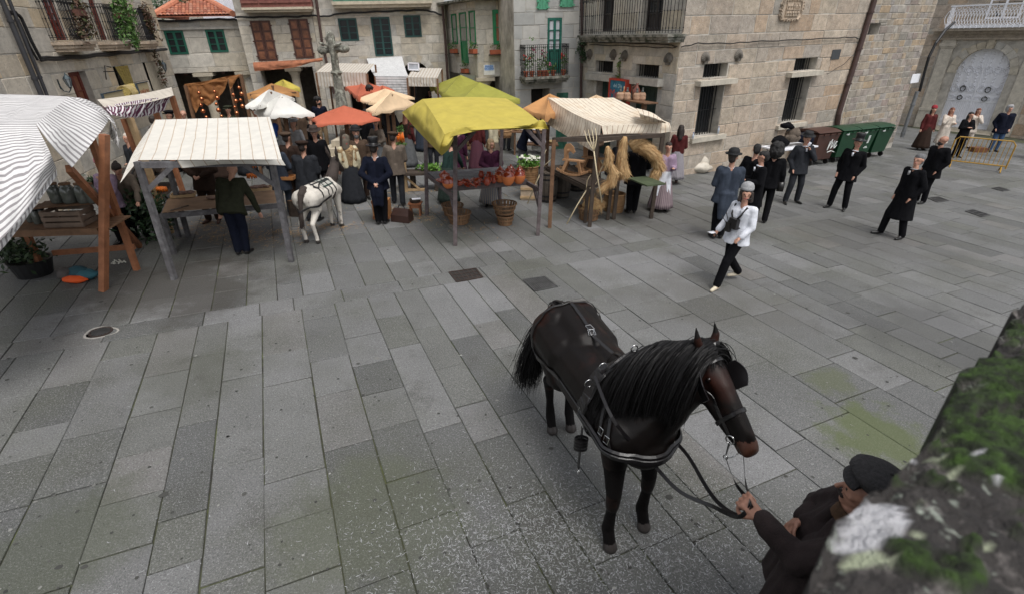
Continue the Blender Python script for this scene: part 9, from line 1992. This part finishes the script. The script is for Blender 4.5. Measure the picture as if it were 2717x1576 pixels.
crest=crom(np.array([Hq(1.02,0,1.60),lerp(n0_,poll,.35)+np.array((0,0,.21)),lerp(n0_,poll,.7)+np.array((0,0,.17)),poll+(0,0,.07),Hh(.10,0,.09)]),60)
for i in range(5200):
 c=crest[rs.randint(0,60)];q,nn=near(c,.004);St.append(q+rs.normal(0,.010,3));sd=near_dir if random.random()<.9 else-near_dir;Di.append(sd/np.linalg.norm(sd)+np.array((0,0,.12))+rs.normal(0,.06,3));Ln.append(random.uniform(.40,.66))
mb_m=locks('mane',St,Di,Ln,M_mane,w=.008,steps=9,clear=.012,jit=.025,grav=1.)
St=[Hh(.06,rs.normal(0,.02),.08)for i in range(120)];locks('forelock',St,[hvn*.7+lat*rs.normal(0,.4)+np.array((0,0,.1))for _ in St],[random.uniform(.08,.15)for _ in St],M_mane,w=.008,steps=5,clear=.006)
St,Di,Ln=[],[],[]
for i in range(2300):St.append(Hq(-.36,0,1.18)+rs.normal(0,.028,3));Di.append(-hd*.35-hl*.62+rs.normal(0,.12,3)+np.array((0,0,-.75)));Ln.append(random.uniform(.6,1.0))
locks('tail',St,Di,Ln,M_mane,w=.007,steps=9,tree=bv,clear=.02,jit=.05,grav=.8)
# donkey harness
bd=DON['bvh'];kw=dict(par=donkey,tree=bd)
for t_ in(.2,.42,.56,.7):strap('back_band',[Dq(t_,.35*math.sin(a),.82+.35*math.cos(a))for a in np.linspace(-1.7,1.7,13)],.035 if t_<.3 else.03,**kw)
for z_ in(.35,.7):
 for s in(-1,1):strap('side_strap',[Dq(.15,.35*math.sin(z_)*s,.82+.4*math.cos(z_)),Dq(.75,.35*math.sin(z_)*s,.82+.4*math.cos(z_))],.028,**kw)
strap('breeching',[Dq(.5,-.3,.72),Dq(.1,-.3,.68),Dq(-.25,-.12,.66),Dq(-.25,.12,.66),Dq(.1,.3,.68),Dq(.5,.3,.72)],.045,off=.012,**kw)
P_=[[Dq(t_,.30*math.sin(a),.80+.30*math.cos(a))for a in np.linspace(-.9,.9,11)]for t_ in np.linspace(.38,.76,6)];P_=np.array([[near(p,.008,bd)[0]for p in r]for r in P_]);mb=MB();mb.grid(P_,uv=np.array([[(j*.03,i*.05)for j in range(11)]for i in range(6)]));obj('saddle_blanket',mb,cm('striped_saddle_blanket',(.42,.42,.38),[((.03,.06,.05),14.,.4,0)]),donkey,smooth=True)
locks('mane',[Dq(.88+.35*random.random(),rs.normal(0,.015),0)+np.array((0,0,1.0+.0))for _ in range(160)],[np.array((0,0,1.))+rs.normal(0,.3,3)for _ in range(160)],[random.uniform(.05,.1)for _ in range(160)],M_dond,w=.01,steps=3,tree=bd,par=donkey,clear=.01)
locks('tail_tuft',[Dq(-.20,0,.62)+rs.normal(0,.015,3)for _ in range(160)],[-dd*.2+np.array((0,0,-1.))+rs.normal(0,.1,3)for _ in range(160)],[random.uniform(.2,.36)for _ in range(160)],M_dond,w=.01,steps=4,tree=None,par=donkey)
rein('hanging_strap',[Dq(.5,-.24,.72),Dq(.5,-.28,.45),Dq(.48,-.27,.22)],.014);
# mossy parapet under the camera
zP=3.20;hP=HC-zP
pa,pb=G(2130,1576,zP),G(2717,830,zP);pd=(pb-pa)/np.linalg.norm(pb-pa);pn=np.array([pd[1],-pd[0],0])
if pn@(O3*np.array((1,1,0))-pa)<0 and False:pn=-pn
M_par=mat('dark_lichened_parapet',(.036,.032,.030),.95,var=.45,scale=14,bump=.9,bscale=60,patch=((.02,.018,.018),7,.45,.62,.8),patch2=((.22,.20,.19),18,.58,.70,.7),speck=((.42,.47,.40),34,.64,.7))
M_mossp=mat('parapet_moss',(.014,.024,.004),.98,spec=.1,var=.6,scale=26,bump=1.,bscale=110,patch=((.008,.012,.003),14,.45,.62,.8),patch2=((.035,.075,.008),12,.55,.72,.8))
par=thing('parapet','blurred mossy dark stone parapet crossing the lower right corner','wall',(pa+pb)/2*np.array((1,1,0)))
na,nb_=420,110;La,Lb=4.2,.62;s_,t_=np.meshgrid(np.linspace(-1.4,La-1.4,na),np.linspace(-.10,Lb,nb_),indexing='ij')
Pp=pa[None,None]+pd*s_[...,None]+pn*np.maximum(t_,0)[...,None]
def fbm(P,sc,sd):return vnoise(P,sc,sd)+.5*vnoise(P,sc*2.3,sd+1)+.3*vnoise(P,sc*5.1,sd+2)
edge=.012*fbm(Pp*np.array((1,1,0)),9.,4)+.006*vnoise(Pp,60,5)
Pp=Pp+pn*(edge*np.exp(-np.maximum(t_,0)*25))[...,None]
rough_=.006*fbm(Pp,22,1)+.0025*vnoise(Pp,90.,2)+.0015*rs.normal(0,1,Pp.shape[:2]);mossf=fbm(Pp,3.1,9)+.35*fbm(Pp,13,3)+.9*np.clip((t_-.10)*4,-.3,.7)+.55-1.1*np.clip(.75-s_,0,1)
PV=Pp.reshape(-1,3)-O3;zz=PV@FW;sx_=(CX_+F_*(PV@RV)/zz).reshape(Pp.shape[:2]);sy_=(CY_-F_*(PV@UV)/zz).reshape(Pp.shape[:2]);mk=np.zeros(Pp.shape[:2])
for bx,by,br in((2640,1010,130),(2540,1085,80),(2670,1160,140),(2500,1240,60),(2590,1290,90),(2700,1400,100),(2455,1335,45),(2570,1490,75),(2695,890,60),(2425,1500,40),(2640,930,50),(2760,1200,150),(2480,1150,40)):mk=np.maximum(mk,1.3-np.hypot(sx_-bx,sy_-by)/br)
MF=lambda sc:np.array([MN.fractal(Vector(p)*sc,.7,2.,5)for p in Pp.reshape(-1,3)]).reshape(Pp.shape[:2])
mossf=mk*1.1+1.5*MF(9.)+.8*MF(45.)-.15
mo=np.clip((mossf-.35)*2.2,0,1);Pp[...,2]=zP-.002+rough_+mo*(.010+.008*np.abs(vnoise(Pp,120,6))+.003*rs.rand(*Pp.shape[:2]))
Pp[...,2]=np.where(t_<0,zP+t_*1.6,Pp[...,2]-.02*np.exp(-np.maximum(t_,0)*60))
mb=MB();mb.grid(Pp[:,::1]);
tf=obj('top_face',mb,M_par,par,smooth=True);at_=tf.data.attributes.new('moss','FLOAT','POINT');at_.data.foreach_set('value',mo.ravel().astype('f'))
nt_=M_par.node_tree;bs_=nt_.nodes['Principled BSDF'];src=bs_.inputs['Base Color'].links[0].from_socket;mx=nt_.nodes.new('ShaderNodeMix');mx.data_type='RGBA';ta=nt_.nodes.new('ShaderNodeAttribute');ta.attribute_name='moss'
nn_=nt_.nodes.new('ShaderNodeTexNoise');nn_.inputs['Scale'].default_value=45;nn_.inputs['Detail'].default_value=5;rp_=nt_.nodes.new('ShaderNodeValToRGB');el_=rp_.color_ramp.elements;el_[0].position=.38;el_[0].color=(.006,.010,.002,1);el_[1].position=.68;el_[1].color=(.035,.075,.008,1)
mf2=MF(30.)
def blob(cx,cy,rx,ry,a,wob):ca,sa=math.cos(a),math.sin(a);x,y=sx_-cx,sy_-cy;u_,v_=(x*ca+y*sa)/rx,(-x*sa+y*ca)/ry;return np.clip((1-(np.abs(u_)**2.6+np.abs(v_)**2.6)+mf2*wob)*7,0,1)
lw_=np.maximum.reduce([blob(2325,1385,92,62,-.35,.25),blob(2268,1428,48,26,-.1,.3),blob(2430,1196,32,9,-.85,.5),blob(2640,1285,10,7,0,1.),blob(2590,1215,9,7,0,1.)])
ly_=np.maximum.reduce([blob(2290,1478,66,22,.12,1.6),blob(2345,1505,26,16,.3,1.4),blob(2480,1215,22,12,.5,2.),blob(2520,1265,18,10,.5,2.),blob(2435,1410,16,10,.5,2.),blob(2610,1440,16,10,.5,2.),blob(2500,1130,14,8,.5,2.)])
for nm_,ar_ in(('white_lichen',lw_),('yellow_lichen',ly_)):q_=tf.data.attributes.new(nm_,'FLOAT','POINT');q_.data.foreach_set('value',ar_.ravel().astype('f'))
tc_=nt_.nodes.new('ShaderNodeTexCoord');nt_.links.new(tc_.outputs['Object'],nn_.inputs['Vector']);nt_.links.new(nn_.outputs['Fac'],rp_.inputs[0]);nt_.links.new(src,mx.inputs[6]);nt_.links.new(rp_.outputs[0],mx.inputs[7]);nt_.links.new(ta.outputs['Fac'],mx.inputs[0]);
c_o=mx.outputs[2]
for nm_,cl_ in(('yellow_lichen',(.30,.33,.23)),('white_lichen',(.42,.42,.44))):
 t2_=nt_.nodes.new('ShaderNodeAttribute');t2_.attribute_name=nm_;m3_=nt_.nodes.new('ShaderNodeMix');m3_.data_type='RGBA';m3_.inputs[7].default_value=(*cl_,1);nt_.links.new(c_o,m3_.inputs[6]);nt_.links.new(t2_.outputs['Fac'],m3_.inputs[0]);c_o=m3_.outputs[2]
nt_.links.new(c_o,bs_.inputs['Base Color'])
mb=MB();e0_,e1_=pa-pd*1.4,pa+pd*(La-1.4);dn_=np.array((0,0,-1.))
for a,b in((e0_+dn_*.16,e1_+dn_*.16),):mb.quad(a,b,b*np.array((1,1,0)),a*np.array((1,1,0)));mb.quad(b+pn*.6,a+pn*.6,(a+pn*.6)*np.array((1,1,0)),(b+pn*.6)*np.array((1,1,0)))
obj('side_face',mb,M_par,par)
